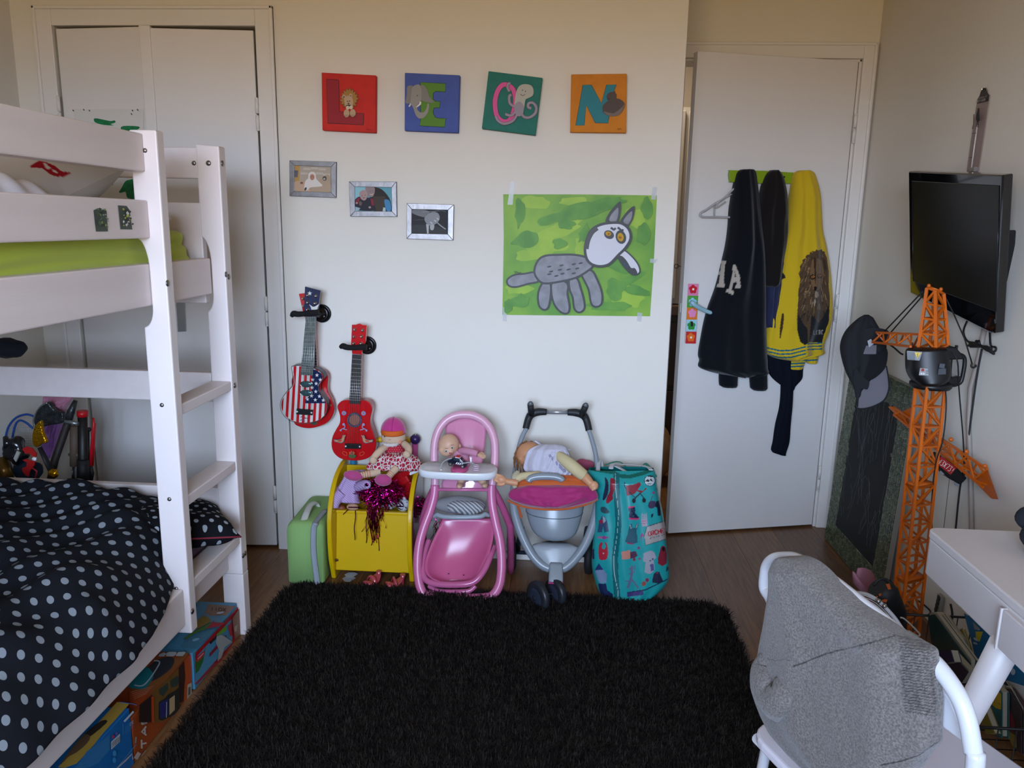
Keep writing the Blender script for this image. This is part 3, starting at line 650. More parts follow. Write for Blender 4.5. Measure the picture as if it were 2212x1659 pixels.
t = canvas('orange square canvas with a blue N and a dark brown bird on a nest', c5, [(626, 162), (947, 158), (943, 500), (619, 496)], '#c97a12')
F = Flat(FY, NB, c5)
N_ = [(694, 224), (742, 224), (800, 330), (830, 224), (886, 222), (855, 300), (845, 400), (838, 443), (765, 442), (712, 340), (700, 456), (653, 458)]
F.line(N_, 5, M('#0c2c34'), closed=True).fill(N_, M('#1c7580')); F.part('letter_shape', t)
F = Flat(BY(2.969), NB, c5)
F.fill([(830, 290), (845, 268), (870, 264), (888, 278), (888, 300), (905, 305), (925, 318), (935, 335), (928, 365), (905, 395), (870, 405), (830, 398), (808, 375), (808, 345), (825, 325), (838, 315)], M('#4a3d38'), 4)
F.fill([(815, 375), (870, 388), (920, 350), (934, 332), (926, 365), (905, 395), (870, 405), (830, 398)], M('#6e5f57'), 2)
F.fill([(868, 264), (880, 258), (880, 270)], M('#4a3d38')).dot(842, 305, 9, 5, M('#3a2e2a')); F.line([(893, 480), (900, 470), (898, 484), (910, 474), (915, 482)], 3, M('#302010')); F.part('painted_bird', t)
# ------------------------------------------------------------- photo frames
fm = mat('silver_leaf_frame', '#8d8d90', .38, .75, bump=.3, bscale=60, var=.25, vscale=25)
def photo_frame(lab, quad, inn, draw):
    q = [AY(*p, 2.986) for p in c4(quad)]; r = [AY(*p, 2.986) for p in c4(inn)]; c = sum(q)/4
    t = thing('photo_frame', lab, 'picture frame', (c[0], 2.995, c[2]), 'small silver photo frames on the wall')
    part('backing', G().prism([p+V(0, .006, 0) for p in q], V(0, .007, 0)), M('#2a2826'), t)
    for i in range(4):
        j = (i+1) % 4; part('frame_side', G().prism([q[i], q[j], r[j], r[i]], V(0, .006, 0)), fm, t, bevel=.0012)
    F = Flat(BY(2.9915), NB, c4, .0003); draw(F); F.part('photograph', t)
def ph1(F):
    F.fill([(200, 928), (486, 940), (486, 1138), (200, 1128)], M('#a89a88')); F.fill([(200, 928), (245, 932), (240, 1060), (200, 1060)], M('#b08a48')); F.fill([(202, 965), (232, 968), (228, 1020), (202, 1020)], M('#5c5a66'))
    for x, y in ((300, 955), (360, 950), (420, 958), (280, 990), (400, 990), (455, 1000)): F.fill([(x-28, y-8), (x+28, y-6), (x+28, y+10), (x-28, y+8)], M('#b8aea0'))
    F.fill([(380, 1060), (420, 1020), (470, 1000), (485, 1060), (484, 1135), (330, 1132)], M('#a8937c'), 3); F.fill([(202, 1060), (260, 1050), (300, 1080), (330, 1132), (202, 1126)], M('#b89a80'), 2)
    F.fill([(290, 1050), (310, 1030), (316, 990), (345, 978), (370, 992), (374, 1030), (400, 1060), (420, 1090), (330, 1100), (310, 1120), (280, 1118)], M('#d0c8c0'), 4); F.dot(343, 1020, 18, 24, M('#a87860')); F.dot(336, 1016, 2, 2, M('#201810')).dot(350, 1016, 2, 2, M('#201810'))
    F.dot(440, 1030, 16, 18, M('#4a4640')).dot(438, 1034, 8, 8, M('#b0a8a0')).dot(262, 1065, 12, 8, M('#70503c')).dot(292, 1112, 8, 14, M('#303440'), .4)
def ph2(F):
    F.fill([(670, 1094), (958, 1100), (960, 1286), (674, 1284)], M('#5c98a4')); F.fill([(670, 1094), (760, 1098), (740, 1160), (672, 1190)], M('#86b4bc'), 2)
    F.fill([(790, 1110), (840, 1100), (890, 1120), (940, 1180), (958, 1240), (958, 1286), (820, 1286)], M('#201c1a'), 3); F.fill([(815, 1170), (910, 1168), (912, 1286), (820, 1286)], M('#3c3228')); F.fill([(905, 1195), (940, 1200), (955, 1240), (952, 1284), (925, 1284), (908, 1240)], M('#3a7ca8'), 3)
    F.fill([(890, 1286), (895, 1255), (912, 1258), (914, 1286)], M('#a0b8bc')); F.fill([(755, 1102), (790, 1096), (826, 1100), (828, 1140), (812, 1172), (785, 1170), (766, 1140)], M('#8c7878'), 4)
    F.fill([(680, 1190), (715, 1170), (780, 1180), (815, 1180), (828, 1240), (830, 1280), (700, 1276), (674, 1230)], M('#1c1c28'), 3); F.fill([(678, 1205), (700, 1178), (715, 1185), (700, 1230)], M('#7a1c30')).fill([(795, 1185), (818, 1190), (826, 1240), (805, 1240)], M('#7a1c30'))
    F.fill([(712, 1140), (740, 1120), (768, 1132), (772, 1170), (755, 1200), (730, 1196), (714, 1170)], M('#a08480'), 4); F.dot(731, 1164, 3, 3, M('#201818')).dot(756, 1160, 3, 3, M('#201818')).dot(745, 1180, 7, 3, M('#6a3030')).dot(796, 1130, 3, 2, M('#201818')).dot(815, 1126, 3, 2, M('#201818')).line([(792, 1152), (806, 1158), (818, 1148)], 4, M('#d0c0b8'))
    F.dot(690, 1222, 9, 8, M('#a08480')).dot(792, 1255, 10, 9, M('#a08480')).dot(720, 1225, 12, 18, M('#60504c')); F.fill([(680, 1250), (720, 1262), (700, 1284), (678, 1284)], M('#90a8b0'))
def ph3(F):
    F.fill([(1116, 1270), (1398, 1276), (1396, 1464), (1114, 1458)], M('#1c1e20')); F.fill([(1118, 1276), (1200, 1272), (1255, 1290), (1262, 1330), (1200, 1330), (1120, 1300)], M('#6c6e70'), 3); F.fill([(1116, 1395), (1230, 1392), (1300, 1400), (1394, 1440), (1394, 1462), (1116, 1456)], M('#303234'), 2)
    F.fill([(1215, 1345), (1240, 1310), (1280, 1290), (1320, 1300), (1335, 1335), (1320, 1370), (1280, 1395), (1240, 1390)], M('#84868a'), 4); F.fill([(1228, 1385), (1250, 1390), (1248, 1460), (1236, 1460)], M('#a8aaac')).fill([(1262, 1390), (1292, 1392), (1285, 1430), (1262, 1428)], M('#a0a2a4'), 3)
    F.line([(1310, 1370), (1345, 1400), (1382, 1426)], 9, M('#8c8e90')); F.line([(1200, 1290), (1300, 1285), (1330, 1278)], 3, M('#909294')); F.line([(1210, 1350), (1130, 1356)], 2, M('#606264')); F.line([(1315, 1285), (1350, 1280), (1385, 1290)], 8, M('#484a4c'))
    for a_ in ((1320, 1345), (1300, 1360), (1270, 1375)): F.dot(*a_, 12, 5, M('#b4b6b8'), .6)
photo_frame('silver frame with a photo of a baby in a white hood, highest of the three', [(162, 888), (526, 900), (524, 1180), (163, 1166)], [(200, 928), (486, 940), (486, 1138), (200, 1128)], ph1)
photo_frame('silver frame with a photo of a man hugging a child, middle of the three', [(626, 1052), (995, 1055), (1000, 1328), (636, 1326)], [(670, 1094), (958, 1100), (960, 1286), (674, 1284)], ph2)
photo_frame('silver frame with a black and white photo, lowest of the three', [(1077, 1222), (1444, 1234), (1438, 1512), (1075, 1500)], [(1116, 1270), (1398, 1276), (1396, 1464), (1114, 1458)], ph3)
# ------------------------------------------------------------- child's painting of a grey wolf on green
F = Flat(BY(2.998), NB, c5, .0004)
gp = mat('wet_green_paint', '#7fa81c', .5, hx2='#4f8a14', vscale=5); g1 = mat('green_wash_dark', '#55901a', .5, hx2='#3f7c12', vscale=14); g2 = mat('green_wash_light', '#92b422', .5, hx2='#7ea61a', vscale=12)
out = smooth([(233, 855), (700, 856), (1121, 862), (1103, 1240), (1081, 1560), (650, 1556), (228, 1552), (236, 1100)], 1, True)
F.fill(out, gp)
rw = random.Random(11)
def blotch(cx, cy, rx, ry, m, ang=0):
    k = 13; pts = []
    for i in range(k):
        a = 2*math.pi*i/k; q = .7+.5*rw.random(); x, y = rx*q*math.cos(a), ry*q*math.sin(a); pts.append((min(1095, max(240, cx+x*math.cos(ang)-y*math.sin(ang))), min(1545, max(862, cy+x*math.sin(ang)+y*math.cos(ang)))))
    F.fill(pts, m, 3)
for a_ in ((420, 900, 90, 40, g2), (480, 1150, 120, 60, g2), (560, 1060, 150, 40, g2, -.3), (330, 1400, 80, 40, g2), (950, 1450, 90, 60, g2), (700, 1160, 60, 70, g2), (1000, 990, 70, 60, g2), (640, 900, 90, 30, g2), (400, 1210, 110, 30, g2)): blotch(*a_)
for a_ in ((330, 960, 30, 90, g1), (370, 1110, 90, 50, g1, -.2), (520, 990, 90, 30, g1, -.3), (640, 960, 130, 45, g1, -.25), (780, 930, 130, 40, g1, -.4), (850, 900, 100, 26, g1, -.1), (600, 1030, 50, 30, g1), (900, 1250, 100, 50, g1, .3), (980, 1340, 90, 24, g1, -.5), (330, 1470, 60, 40, g1), (840, 1500, 140, 30, g1), (1060, 930, 40, 60, g1), (1000, 1410, 90, 26, g1, .2), (260, 1500, 24, 40, g1), (880, 1400, 50, 60, g1), (700, 1080, 26, 60, g1, .4), (1040, 1080, 40, 60, g1), (560, 1140, 40, 30, g1)): blotch(*a_)
bk = mat('poster_black', '#141416', .45, var=.3, vscale=60); gy = mat('poster_grey', '#84848a', .5, var=.3, vscale=30); wh = M('#c4c4cc', .5)
def shape(pts, w, m, sm=4): F.line(pts, w, bk, sm, True); F.fill(pts, m, sm)
shape([(262, 1350), (300, 1325), (360, 1318), (410, 1310), (440, 1330), (430, 1355), (380, 1365), (310, 1384), (270, 1378)], 20, gy)
for L_ in ([(470, 1365), (500, 1372), (502, 1430), (490, 1500), (468, 1515), (444, 1490), (442, 1420)], [(520, 1365), (560, 1355), (600, 1375), (598, 1430), (610, 1500), (602, 1535), (570, 1530), (535, 1490), (518, 1430)], [(620, 1348), (655, 1345), (675, 1400), (692, 1460), (696, 1510), (672, 1530), (648, 1510), (640, 1450), (622, 1400)], [(690, 1310), (740, 1300), (770, 1350), (796, 1420), (796, 1480), (770, 1498), (745, 1480), (730, 1400)]): shape(L_, 22, gy)
shape([(420, 1290), (440, 1240), (480, 1215), (560, 1210), (640, 1210), (710, 1225), (745, 1260), (720, 1290), (650, 1330), (560, 1352), (470, 1362), (430, 1330)], 24, gy)
for x, y in ((500, 1272), (570, 1265), (640, 1258), (680, 1252), (510, 1300), (560, 1290), (610, 1288), (660, 1282), (500, 1315), (575, 1312), (640, 1310), (540, 1325)): F.dot(x, y, 13, 5, bk, -.2)
for e_ in ([(822, 1010), (845, 960), (880, 920), (908, 898), (910, 950), (900, 1000), (885, 1025), (845, 1028)], [(905, 1020), (925, 980), (960, 940), (990, 925), (985, 980), (968, 1020), (945, 1045)]):
    F.fill(e_, bk, 3); cx = sum(p[0] for p in e_)/len(e_); cy = sum(p[1] for p in e_)/len(e_); F.fill([(cx+(x-cx)*.6, cy+6+(y-cy)*.62) for x, y in e_], gy, 3)
shape([(890, 1190), (925, 1180), (970, 1215), (1005, 1260), (1015, 1300), (990, 1315), (960, 1300), (920, 1250)], 15, wh)
F.fill([(890, 1215), (915, 1210), (945, 1240), (968, 1278), (990, 1280), (1005, 1310), (980, 1322), (950, 1300), (915, 1260)], bk, 3).dot(932, 1258, 9, 12, M('#3c4c58')).dot(950, 1266, 8, 9, M('#3c4c58'))
head = [(712, 1170), (722, 1120), (745, 1070), (790, 1040), (850, 1028), (910, 1030), (950, 1062), (958, 1110), (930, 1160), (890, 1200), (840, 1250), (790, 1262), (745, 1250), (720, 1220)]
F.line(head, 30, bk, 4, True); F.fill(head, wh, 4); F.line([(712, 1170), (722, 1120), (745, 1075), (775, 1050)], 26, mat('poster_dark_grey', '#3c3c3e', .5), 4)
F.dot(842, 1088, 30, 24, bk, .5).dot(910, 1102, 40, 30, bk, 1.3).dot(838, 1082, 17, 13, M('#b8901c'), .3).dot(908, 1102, 25, 18, M('#b8901c'), 1.4).dot(840, 1084, 7, 6, M('#9a5c14')).dot(905, 1104, 9, 8, M('#9a5c14'))
F.line([(852, 1048), (870, 1060), (880, 1050)], 13, bk).line([(892, 1046), (910, 1062), (925, 1062)], 12, bk)
F.line([(298, 1300), (318, 1300)], 3, bk).line([(308, 1300), (305, 1312)], 3, bk).line([(315, 1308), (322, 1302), (328, 1308), (338, 1302)], 3, bk)
for i, q in enumerate([(1120, 1395), (1130, 1240)]): pass
wp = thing('wolf_painting', 'childs painting of a grey wolf on green paper taped to the wall', 'painting', AY(1250, 550, 2.999))
part('sheet', G().prism([AY(*p, 2.9985) for p in c5(out)], V(0, .001, 0)), M('#8aa838'), wp); F.part('painted_wolf', wp)
tape = mat('clear_tape', '#c9ccd0', .3, alpha=.55, trans=0)
for q in ([(275, 780), (298, 782), (285, 915), (255, 915)], [(1098, 812), (1126, 812), (1118, 885), (1090, 885)], [(230, 1510), (254, 1512), (250, 1592), (228, 1590)], [(1012, 1540), (1040, 1545), (1032, 1596), (1008, 1590)], [(1085, 1228), (1128, 1232), (1112, 1255), (1084, 1252)]):
    part('tape_strip', G().poly([AY(*p, 2.9965-.018) + V(0,.0175,0) for p in c5(q)]), tape, wp)
# ------------------------------------------------------------- ukuleles and their wall hooks
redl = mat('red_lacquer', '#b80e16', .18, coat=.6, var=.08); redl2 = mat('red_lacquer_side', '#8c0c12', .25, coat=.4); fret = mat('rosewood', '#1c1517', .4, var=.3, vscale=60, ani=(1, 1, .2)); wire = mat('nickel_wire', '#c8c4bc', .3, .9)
def upeg(t, p, r=.0055):
    part('tuning_peg', G().lathe([(r*1.3, 0), (r*1.2, .002), (r*.7, .003), (r*.75, .009), (r*.6, .012), (.0002, .0125)], p, (0, -1, 0), 12), chrome, t)
def ukulele(lab, yf, body, neck, head, pegs, bodym, headm, cropf=c6, th=.045, fretm=fret, nfr=14, hole=None, bridge=None, deco=None, sm=5, strings=None):
    bodyp = [tuple(q) for q in smooth(cropf(body), sm, True)]; c = AY(*bodyp[0], yf)
    t = thing('ukulele', lab, 'ukulele', (c[0], yf+th/2, c[2]), 'small guitars hanging on the wall')
    part('body', G().prism([AY(*p, yf) for p in bodyp], V(0, th, 0), ms=1), bodym if isinstance(bodym, list) else [bodym, redl2], t, bevel=.003)
    part('neck', G().prism([AY(*p, yf-.004) for p in cropf(neck)], V(0, .016, 0)), headm, t, bevel=.002)
    part('fingerboard', G().prism([AY(*p, yf-.007) for p in cropf(neck)], V(0, .003, 0)), fretm, t)
    part('headstock', G().prism([AY(*p, yf-.002) for p in cropf(head)], V(0, .012, 0)), headm, t, bevel=.0015)
    (n0, n1, n2, n3) = [np.array(q, float) for q in (neck[0], neck[1], neck[2], neck[3])]   # tl, tr, br, bl
    g = G()
    for k in range(nfr):
        f = 1-(.5**(k/10)) if False else (1-.94**k)/(1-.94**nfr)*.97; a = n0+(n3-n0)*f; b_ = n1+(n2-n1)*f; a, b_ = cropf([tuple(a), tuple(b_)])
        g.bar(AY(*a, yf-.0077), AY(*b_, yf-.0077), .0013, .0012)
    part('frets', g, wire, t)
    for p in pegs: upeg(t, AY(*cropf([p])[0], yf-.003))
    if deco: deco(t, yf)
    if bridge:
        q = [AY(*p, yf-.009) for p in cropf(bridge)]; part('bridge', G().prism(q, V(0, .008, 0)), M('#101012', .35), t, bevel=.001)
        l, r = (q[0]+q[3])/2, (q[1]+q[2])/2
        part('bridge_pin', G().ell(l+(r-l)*.06-V(0, .001, 0), (.0035,)*3), M('#d8d8d8', .3), t); part('bridge_pin', G().ell(l+(r-l)*.94-V(0, .001, 0), (.0035,)*3), M('#d8d8d8', .3), t)
    if strings:
        g = G(); (x0, x1), y0, (x2, x3), y1 = strings
        for k in range(6):
            a = cropf([(x0+(x1-x0)*k/5, y0), (x2+(x3-x2)*k/5, y1)]); g.tube([AY(*a[0], yf-.0095), AY(*a[1], yf-.010)], .0005, 4)
        part('strings', g, wire, t)
    return t
def hook(disc, dr, cross, lab, yc=2.885):
    c = AY(*c6([disc])[0], 2.985); t = thing('guitar_hook', lab, 'wall hook', (c[0], 2.999, c[2]), 'black guitar hooks on the wall')
    part('wall_disc', G().lathe([(dr, .001), (dr, .008), (dr*.82, .013), (dr*.8, .010), (dr*.5, .016), (dr*.3, .03)], (c[0], 2.9995, c[2]), (0, -1, 0), 32), mat('satin_black', '#0c0c0d', .25), t)
    m_ = [AY(*p, yc) for p in c6(cross)]; a = m_[len(m_)//2]
    part('arm', G().tube([V(c[0], 2.98, c[2]), V(c[0], 2.93, c[2]), (m_[-2]+V(0, .03, 0)), m_[-2]], .009, 10), black, t)
    part('yoke', G().tube(smooth(m_, 4), [.006, .012, .011, .010, .012, .012], 10), mat('foam_black', '#0b0b0c', .9), t)
    for s_ in (.15, .85):
        p = c+V((s_-.5)*dr*1.1, -.012, (.6-s_)*dr); part('screw', G().lathe([(.004, 0), (.003, .002), (.0002, .0022)], p, (0, -1, 0), 8), metalm, t)
hook((430, 368), .036, [(186, 392), (205, 368), (240, 372), (300, 368), (370, 362), (410, 355)], 'black round wall hook holding the flag ukulele')
hook((800, 628), .036, [(582, 645), (605, 632), (640, 642), (700, 645), (760, 640), (800, 645)], 'black round wall hook holding the all red ukulele')
# the one behind
ukulele('red ukulele half hidden behind the flag patterned one', 2.945, [(200, 870), (215, 830), (300, 815), (400, 818), (455, 835), (483, 880), (478, 960), (485, 1010), (515, 1070), (532, 1150), (515, 1210), (470, 1260), (400, 1290), (320, 1302), (240, 1285), (205, 1250), (190, 1150), (195, 1000), (186, 920)],
  [(300, 395), (375, 395), (395, 820), (320, 820)], [(246, 207), (340, 195), (360, 395), (290, 395)], [(281, 245), (287, 305)], redl, redl, th=.03, deco=lambda t, yf: Flat(BY(yf-.0005), NB, c6).dot(372, 1260, 28, 14, M('#34402a')).part('leaf_print', t) and Flat(BY(yf-.0005), NB, c6).dot(500, 1112, 14, 10, M('#8a6a40'), .4).part('bird_print', t))
navy = mat('navy_lacquer', '#101c40', .25, coat=.4); wl = M('#c9c6c0', .3); rl = mat('stripe_red', '#b0141e', .25, coat=.3)
flagb = [(192, 800), (215, 790), (300, 788), (380, 812), (430, 842), (452, 880), (440, 910), (412, 950), (415, 990), (445, 1040), (478, 1090), (480, 1140), (462, 1190), (420, 1230), (360, 1252), (300, 1258), (230, 1252), (160, 1222), (115, 1170), (100, 1115), (112, 1060), (150, 1005), (200, 950), (205, 900), (200, 850)]
def flagdeco(t, yf):
    F = Flat(BY(yf-.0006), NB, c6, .0003); poly = [tuple(p) for p in smooth(flagb, 5, True)]
    def clip(x0, x1, y0, y1):     # vertical stripe clipped to the body
        ys = np.linspace(y0, y1, 60); L_ = []; 
        for y in ys:
            xs = []
            for i in range(len(poly)):
                a, b_ = poly[i], poly[(i+1) % len(poly)]
                if (a[1] > y) != (b_[1] > y): xs.append(a[0]+(b_[0]-a[0])*(y-a[1])/(b_[1]-a[1]))
            if len(xs) < 2: continue
            l, r = min(xs)+5, max(xs)-5; sh = (1000-y)*.055; l = max(l, x0+sh); r = min(r, x1+sh)
            if r-l > 1: L_.append((l, r, y))
        return L_
    k = 0; x = 60
    F.fill([(300+(a-300)*.985, 1030+(b_-1030)*.985) for a, b_ in poly], wl)
    while x < 500:
        for seg in (clip(x, x+22, 795, 1254),):
            if len(seg) > 2: F.fill([(l, y) for l, r, y in seg]+[(r, y) for l, r, y in seg[::-1]], rl)
        x += 45; k += 1
    F.fill([(355, 820), (380, 822), (425, 848), (444, 880), (432, 906), (404, 950), (408, 992), (440, 1045), (472, 1095), (300, 1096), (302, 1060), (350, 1030)], navy)
    for s_ in ((397, 867), (362, 903), (424, 904), (391, 935), (358, 968), (388, 1000), (355, 1035), (418, 1038), (320, 1062), (385, 1067), (450, 1070)): F.star(*s_, 17, wl)
    F.line(flagb, 4, chrome, 5, True); F.part('flag_print', t)
    for y_ in (942, 1014):
        c = AY(*c6([(308, y_)])[0], yf-.004); part('pickup', G().ell(c, (.024, .004, .011)), mat('pickup_teal', '#3c5f62', .2, .5), t); part('pickup_rim', G().tube([c+V(.025*math.cos(a), 0, .012*math.sin(a)) for a in np.linspace(0, 6.283, 21)[:-1]], .0012, 6, closed=True), chrome, t)
    F = Flat(BY(yf-.0185+.012), NB, c6, .0003); F.star(336, 202, 20, wl).fill([(330, 290), (362, 312), (378, 310), (412, 288), (400, 320), (400, 335), (350, 335), (345, 315)], wl); F.part('headstock_stars', t)
    F = Flat(BY(yf-.0018), NB, c6, .0003)
    for q in ((285, 1212), (315, 1225), (280, 1238)): F.line([(q[0]-25, q[1]), (q[0]-5, q[1]-8), (q[0]+18, q[1]+6)], 5, M('#343a58'), 3)
    F.part('crest_print', t)
ukulele('ukulele painted with stars and stripes hanging in front', 2.905, flagb, [(305, 395), (382, 395), (362, 872), (258, 866)], [(296, 147), (423, 180), (400, 352), (385, 398), (300, 398), (288, 340)], [(320, 220), (386, 223), (320, 277), (380, 284), (318, 336)], [rl, M('#1c1c20', .3)], navy,
  fretm=mat('pearl_board', '#7f8a86', .3, .6, var=.5, vscale=50), nfr=17, bridge=[(228, 1142), (360, 1152), (356, 1196), (224, 1188)], deco=flagdeco, strings=((308, 378), 385, (236, 350), 1160))
flower_c = M('#4c5a78', .4)
def reddeco(t, yf):
    F = Flat(BY(yf-.0006), NB, c6, .0003)
    ring = [(701+61*math.cos(a), 1233+61*math.sin(a)) for a in np.linspace(0, 6.283, 29)[:-1]]; F.fill(ring, M('#20283a', .4)).dot(701, 1233, 44, 44, mat('soundhole', '#8c5648', .6), n=24)
    for a in np.linspace(0, 6.283, 25)[:-1]: F.dot(701+53*math.cos(a), 1233+53*math.sin(a), 3.5, 3.5, M('#7a88a8', .4), n=6)
    for cx in (620, 780):
        for k in range(8): F.dot(cx+13*math.cos(k*.785), 1173+13*math.sin(k*.785), 7, 5, M('#7c84a8'), k*.785)
        F.dot(cx, 1173, 7, 7, M('#b05048'))
    lv = M('#8c88a8', .4)
    for s_ in (-1, 1):
        X = lambda x: 701+s_*(x-701)
        F.line([(X(782), 1258), (X(772), 1275), (X(778), 1292), (X(800), 1302), (X(808), 1318)], 7, lv, 4); F.dot(X(782), 1262, 11, 11, lv); F.dot(X(806), 1310, 8, 8, lv); F.line([(X(785), 1298), (X(755), 1306)], 7, lv, 3)
        bd = M('#b58a58', .4); F.fill([(X(768), 1350), (X(790), 1348), (X(800), 1375), (X(830), 1385), (X(860), 1382), (X(858), 1402), (X(835), 1408), (X(800), 1415), (X(778), 1400), (X(772), 1372)], M('#3c4868', .4), 3)
        F.fill([(X(772), 1354), (X(788), 1352), (X(797), 1378), (X(830), 1389), (X(855), 1386), (X(853), 1399), (X(830), 1404), (X(800), 1410), (X(782), 1396), (X(776), 1372)], bd, 3); F.fill([(X(795), 1385), (X(820), 1388), (X(830), 1400), (X(805), 1402)], M('#b04030', .4), 3).dot(X(782), 1362, 3, 3, M('#202020')).fill([(X(770), 1345), (X(762), 1350), (X(772), 1358)], M('#c07828'))
        F.line([(X(755), 1490), (X(780), 1480), (X(790), 1492), (X(775), 1508), (X(755), 1512), (X(755), 1490)], 3, M('#d06028'), 3)
    F.fill([(663, 1508), (690, 1500), (722, 1508), (712, 1530), (675, 1530)], M('#40562c', .4), 3)
    for a in np.linspace(0, 6.283, 8)[:-1]: F.dot(691+18*math.cos(a), 1490+10*math.sin(a), 8, 5, M('#c05028', .4), a)
    F.dot(691, 1490, 8, 7, M('#3c4868', .4)).line([(691, 1495), (691, 1512)], 4, M('#40562c', .4)); F.part('folk_print', t, kind='stuff')
ukulele('all red ukulele painted with birds and flowers', 2.912, [(560, 1130), (575, 1095), (610, 1075), (660, 1070), (745, 1075), (800, 1078), (832, 1105), (843, 1150), (830, 1210), (828, 1260), (850, 1330), (872, 1400), (872, 1460), (850, 1510), (800, 1548), (730, 1564), (650, 1562), (580, 1545), (530, 1500), (512, 1440), (520, 1370), (550, 1310), (578, 1260), (580, 1200)],
  [(681, 696), (758, 702), (748, 1104), (656, 1100)], [(678, 458), (710, 458), (738, 448), (765, 460), (798, 462), (790, 600), (768, 640), (758, 700), (680, 695), (672, 610)], [(703, 498), (765, 503), (697, 556), (757, 554), (694, 610), (753, 610)], redl, redl, bridge=[(622, 1426), (752, 1430), (750, 1470), (620, 1468)], deco=reddeco, strings=((685, 752), 700, (645, 728), 1440))
# ------------------------------------------------------------- green soft case
def case():
    g = G(); N = 40
    def ring(y, k): # rounded rectangle section in x,z
        x0, x1, z0, z1 = -1.005, -.868, .004, .252; r = .028; P = []
        for (cx, cz, a0) in ((x1-r, z0+r*.4, -90), (x1-r, z1-r, 0), (x0+r, z1-r, 90), (x0+r, z0+r*.4, 180)):
            for a in np.linspace(a0, a0+90, 8): P.append(V(cx+r*math.cos(math.radians(a))*k, y, cz+(r if cz > .1 else r*.4)*math.sin(math.radians(a))*k))
        c = sum(P)/len(P); 
        return [c+(p-c)*(1 if k == 1 else .93)+V(0, 0, 0) for p in P]
    R_ = []
    for i, y in enumerate(np.linspace(2.665, 2.985, 12)):
        k = 1; q = ring(y, k); c = sum(q)/len(q); s_ = 1-.06*(1 if i in (0, 11) else 0)
        sh = V(.055*(2.985-y)/.32-.055+.012, 0, 0)*0
        R_.append([c+(p-c)*s_+V(-.012*(y-2.665)/.32, 0, 0)+.004*noise.noise(Vector(p*6))*V(1, 1, 1)-V(0, 0, max(0, .33-p[2])*0) for p in q])
    return G().loft(R_)
gcm = mat('green_canvas', '#84aa66', .85, bump=.3, bscale=700, var=.08, vscale=5)
cs = thing('soft_case', 'light green fabric case with a white handle beside the yellow toy box', 'case', (-.98, 2.8, 0)); part('body', case(), gcm, cs, bevel=0)
zip_ = mat('zip_grey', '#8d949c', .6)
zp = [AY(*p, 2.655) for p in c7([(330, 985), (315, 1010), (310, 1100), (312, 1200), (322, 1300), (335, 1400), (345, 1475)])]
zp = [V(-.895, 2.80, .256), V(-.895, 2.68, .254)]+[p+V(0, .006, 0) for p in zp]
part('zip', G().tube(smooth(zp, 6), .011, 8, flat=.35), zip_, cs)
hp_ = [AY(x, y, yy) for (x, y), yy in zip(c7([(238, 975), (240, 955), (262, 890), (290, 835), (330, 815), (350, 850)]), (2.69, 2.70, 2.74, 2.80, 2.84, 2.85))]
part('handle', G().tube(smooth(hp_, 6), .013, 10, flat=.35), mat('white_strap', '#b9bcb4', .5), cs)
# ------------------------------------------------------------- wooden play frame behind the toy box
pf = thing('play_frame', 'toy play frame with yellow bar, blue and pink posts and purple ball', 'toy', (-.7, 2.95, 0))
def cy_(p, y): return AY(*c7([p])[0], y)
a = cy_((622, 400), 2.972); part('blue_post', G().cyl(V(a[0], a[1], .0), V(a[0], a[1], .50), .013, 14), mat('post_blue', '#1c7396', .4), pf)
a = cy_((1105, 380), 2.972); part('pink_post', G().cyl(V(a[0], a[1], 0), V(a[0], a[1], .515), .012, 14), mat('post_pink', '#b84f88', .4), pf)
part('crossbar', G().cyl(cy_((600, 322), 2.972), cy_((1090, 325), 2.972), .011, 14), mat('bar_yellow', '#c8a408', .35), pf)
part('end_ball', G().ell(cy_((1108, 320), 2.967), (.021,)*3, nu=24, nv=14), mat('ball_purple', '#2e1d4c', .3), pf)
part('cord', G().tube(smooth([cy_(p, 2.93) for p in ((1000, 345), (1040, 320), (1090, 282), (1112, 272), (1108, 290))], 5), .0012, 6), M('#b8a890'), pf)
# ------------------------------------------------------------- yellow toy box
yl = mat('yellow_plastic', '#c9a406', .28, var=.04, spec=.5)
tb = thing('toy_box', 'yellow toy box with rounded sides heaped with dress-up things', 'toy box', (-.70, 2.83, 0))
prof = smooth([(2.735, .03), (2.712, .10), (2.705, .20), (2.712, .27), (2.745, .335), (2.80, .385), (2.86, .41), (2.91, .42)], 5)
P = [V(0, y, z) for y, z in prof]+[V(0, 2.945, .42), V(0, 2.945, .0), V(0, 2.745, .0)]
for x0 in (-.862, -.557): part('side_panel', G().prism([p+V(x0, 0, 0) for p in P], V(.018, 0, 0)), yl, tb, bevel=.004)
vio = mat('plum_panel', '#4a1f34', .15, coat=.5)
part('side_insert', G().prism([V(-.538, 2.72+(p[1]-2.72)*.93+.008, .02+p[2]*.93) for p in P], V(.0015, 0, 0)), vio, tb)
f0, f1 = [AY(*p, 2.775) for p in c7([(450, 878), (1045, 885)])]
part('front_panel', G().prism([V(-.844, 2.775, f0[2]), V(-.557, 2.775, f0[2]), V(-.557, 2.745, .035), V(-.844, 2.745, .035)], V(0, .012, 0)), yl, tb, bevel=.003)
part('front_lip', G().bb(-.844, -.557, 2.768, 2.79, f0[2]-.006, f0[2]+.006), yl, tb, bevel=.003)
part('base', G().bb(-.844, -.557, 2.76, 2.93, .03, .042), yl, tb); part('back_panel', G().bb(-.844, -.557, 2.93, 2.94, .04, .40), yl, tb, bevel=.003)
part('peg_hole', G().ell(cy_((490, 1262), 2.744), (.009, .002, .006)), M('#3c2c04'), tb)
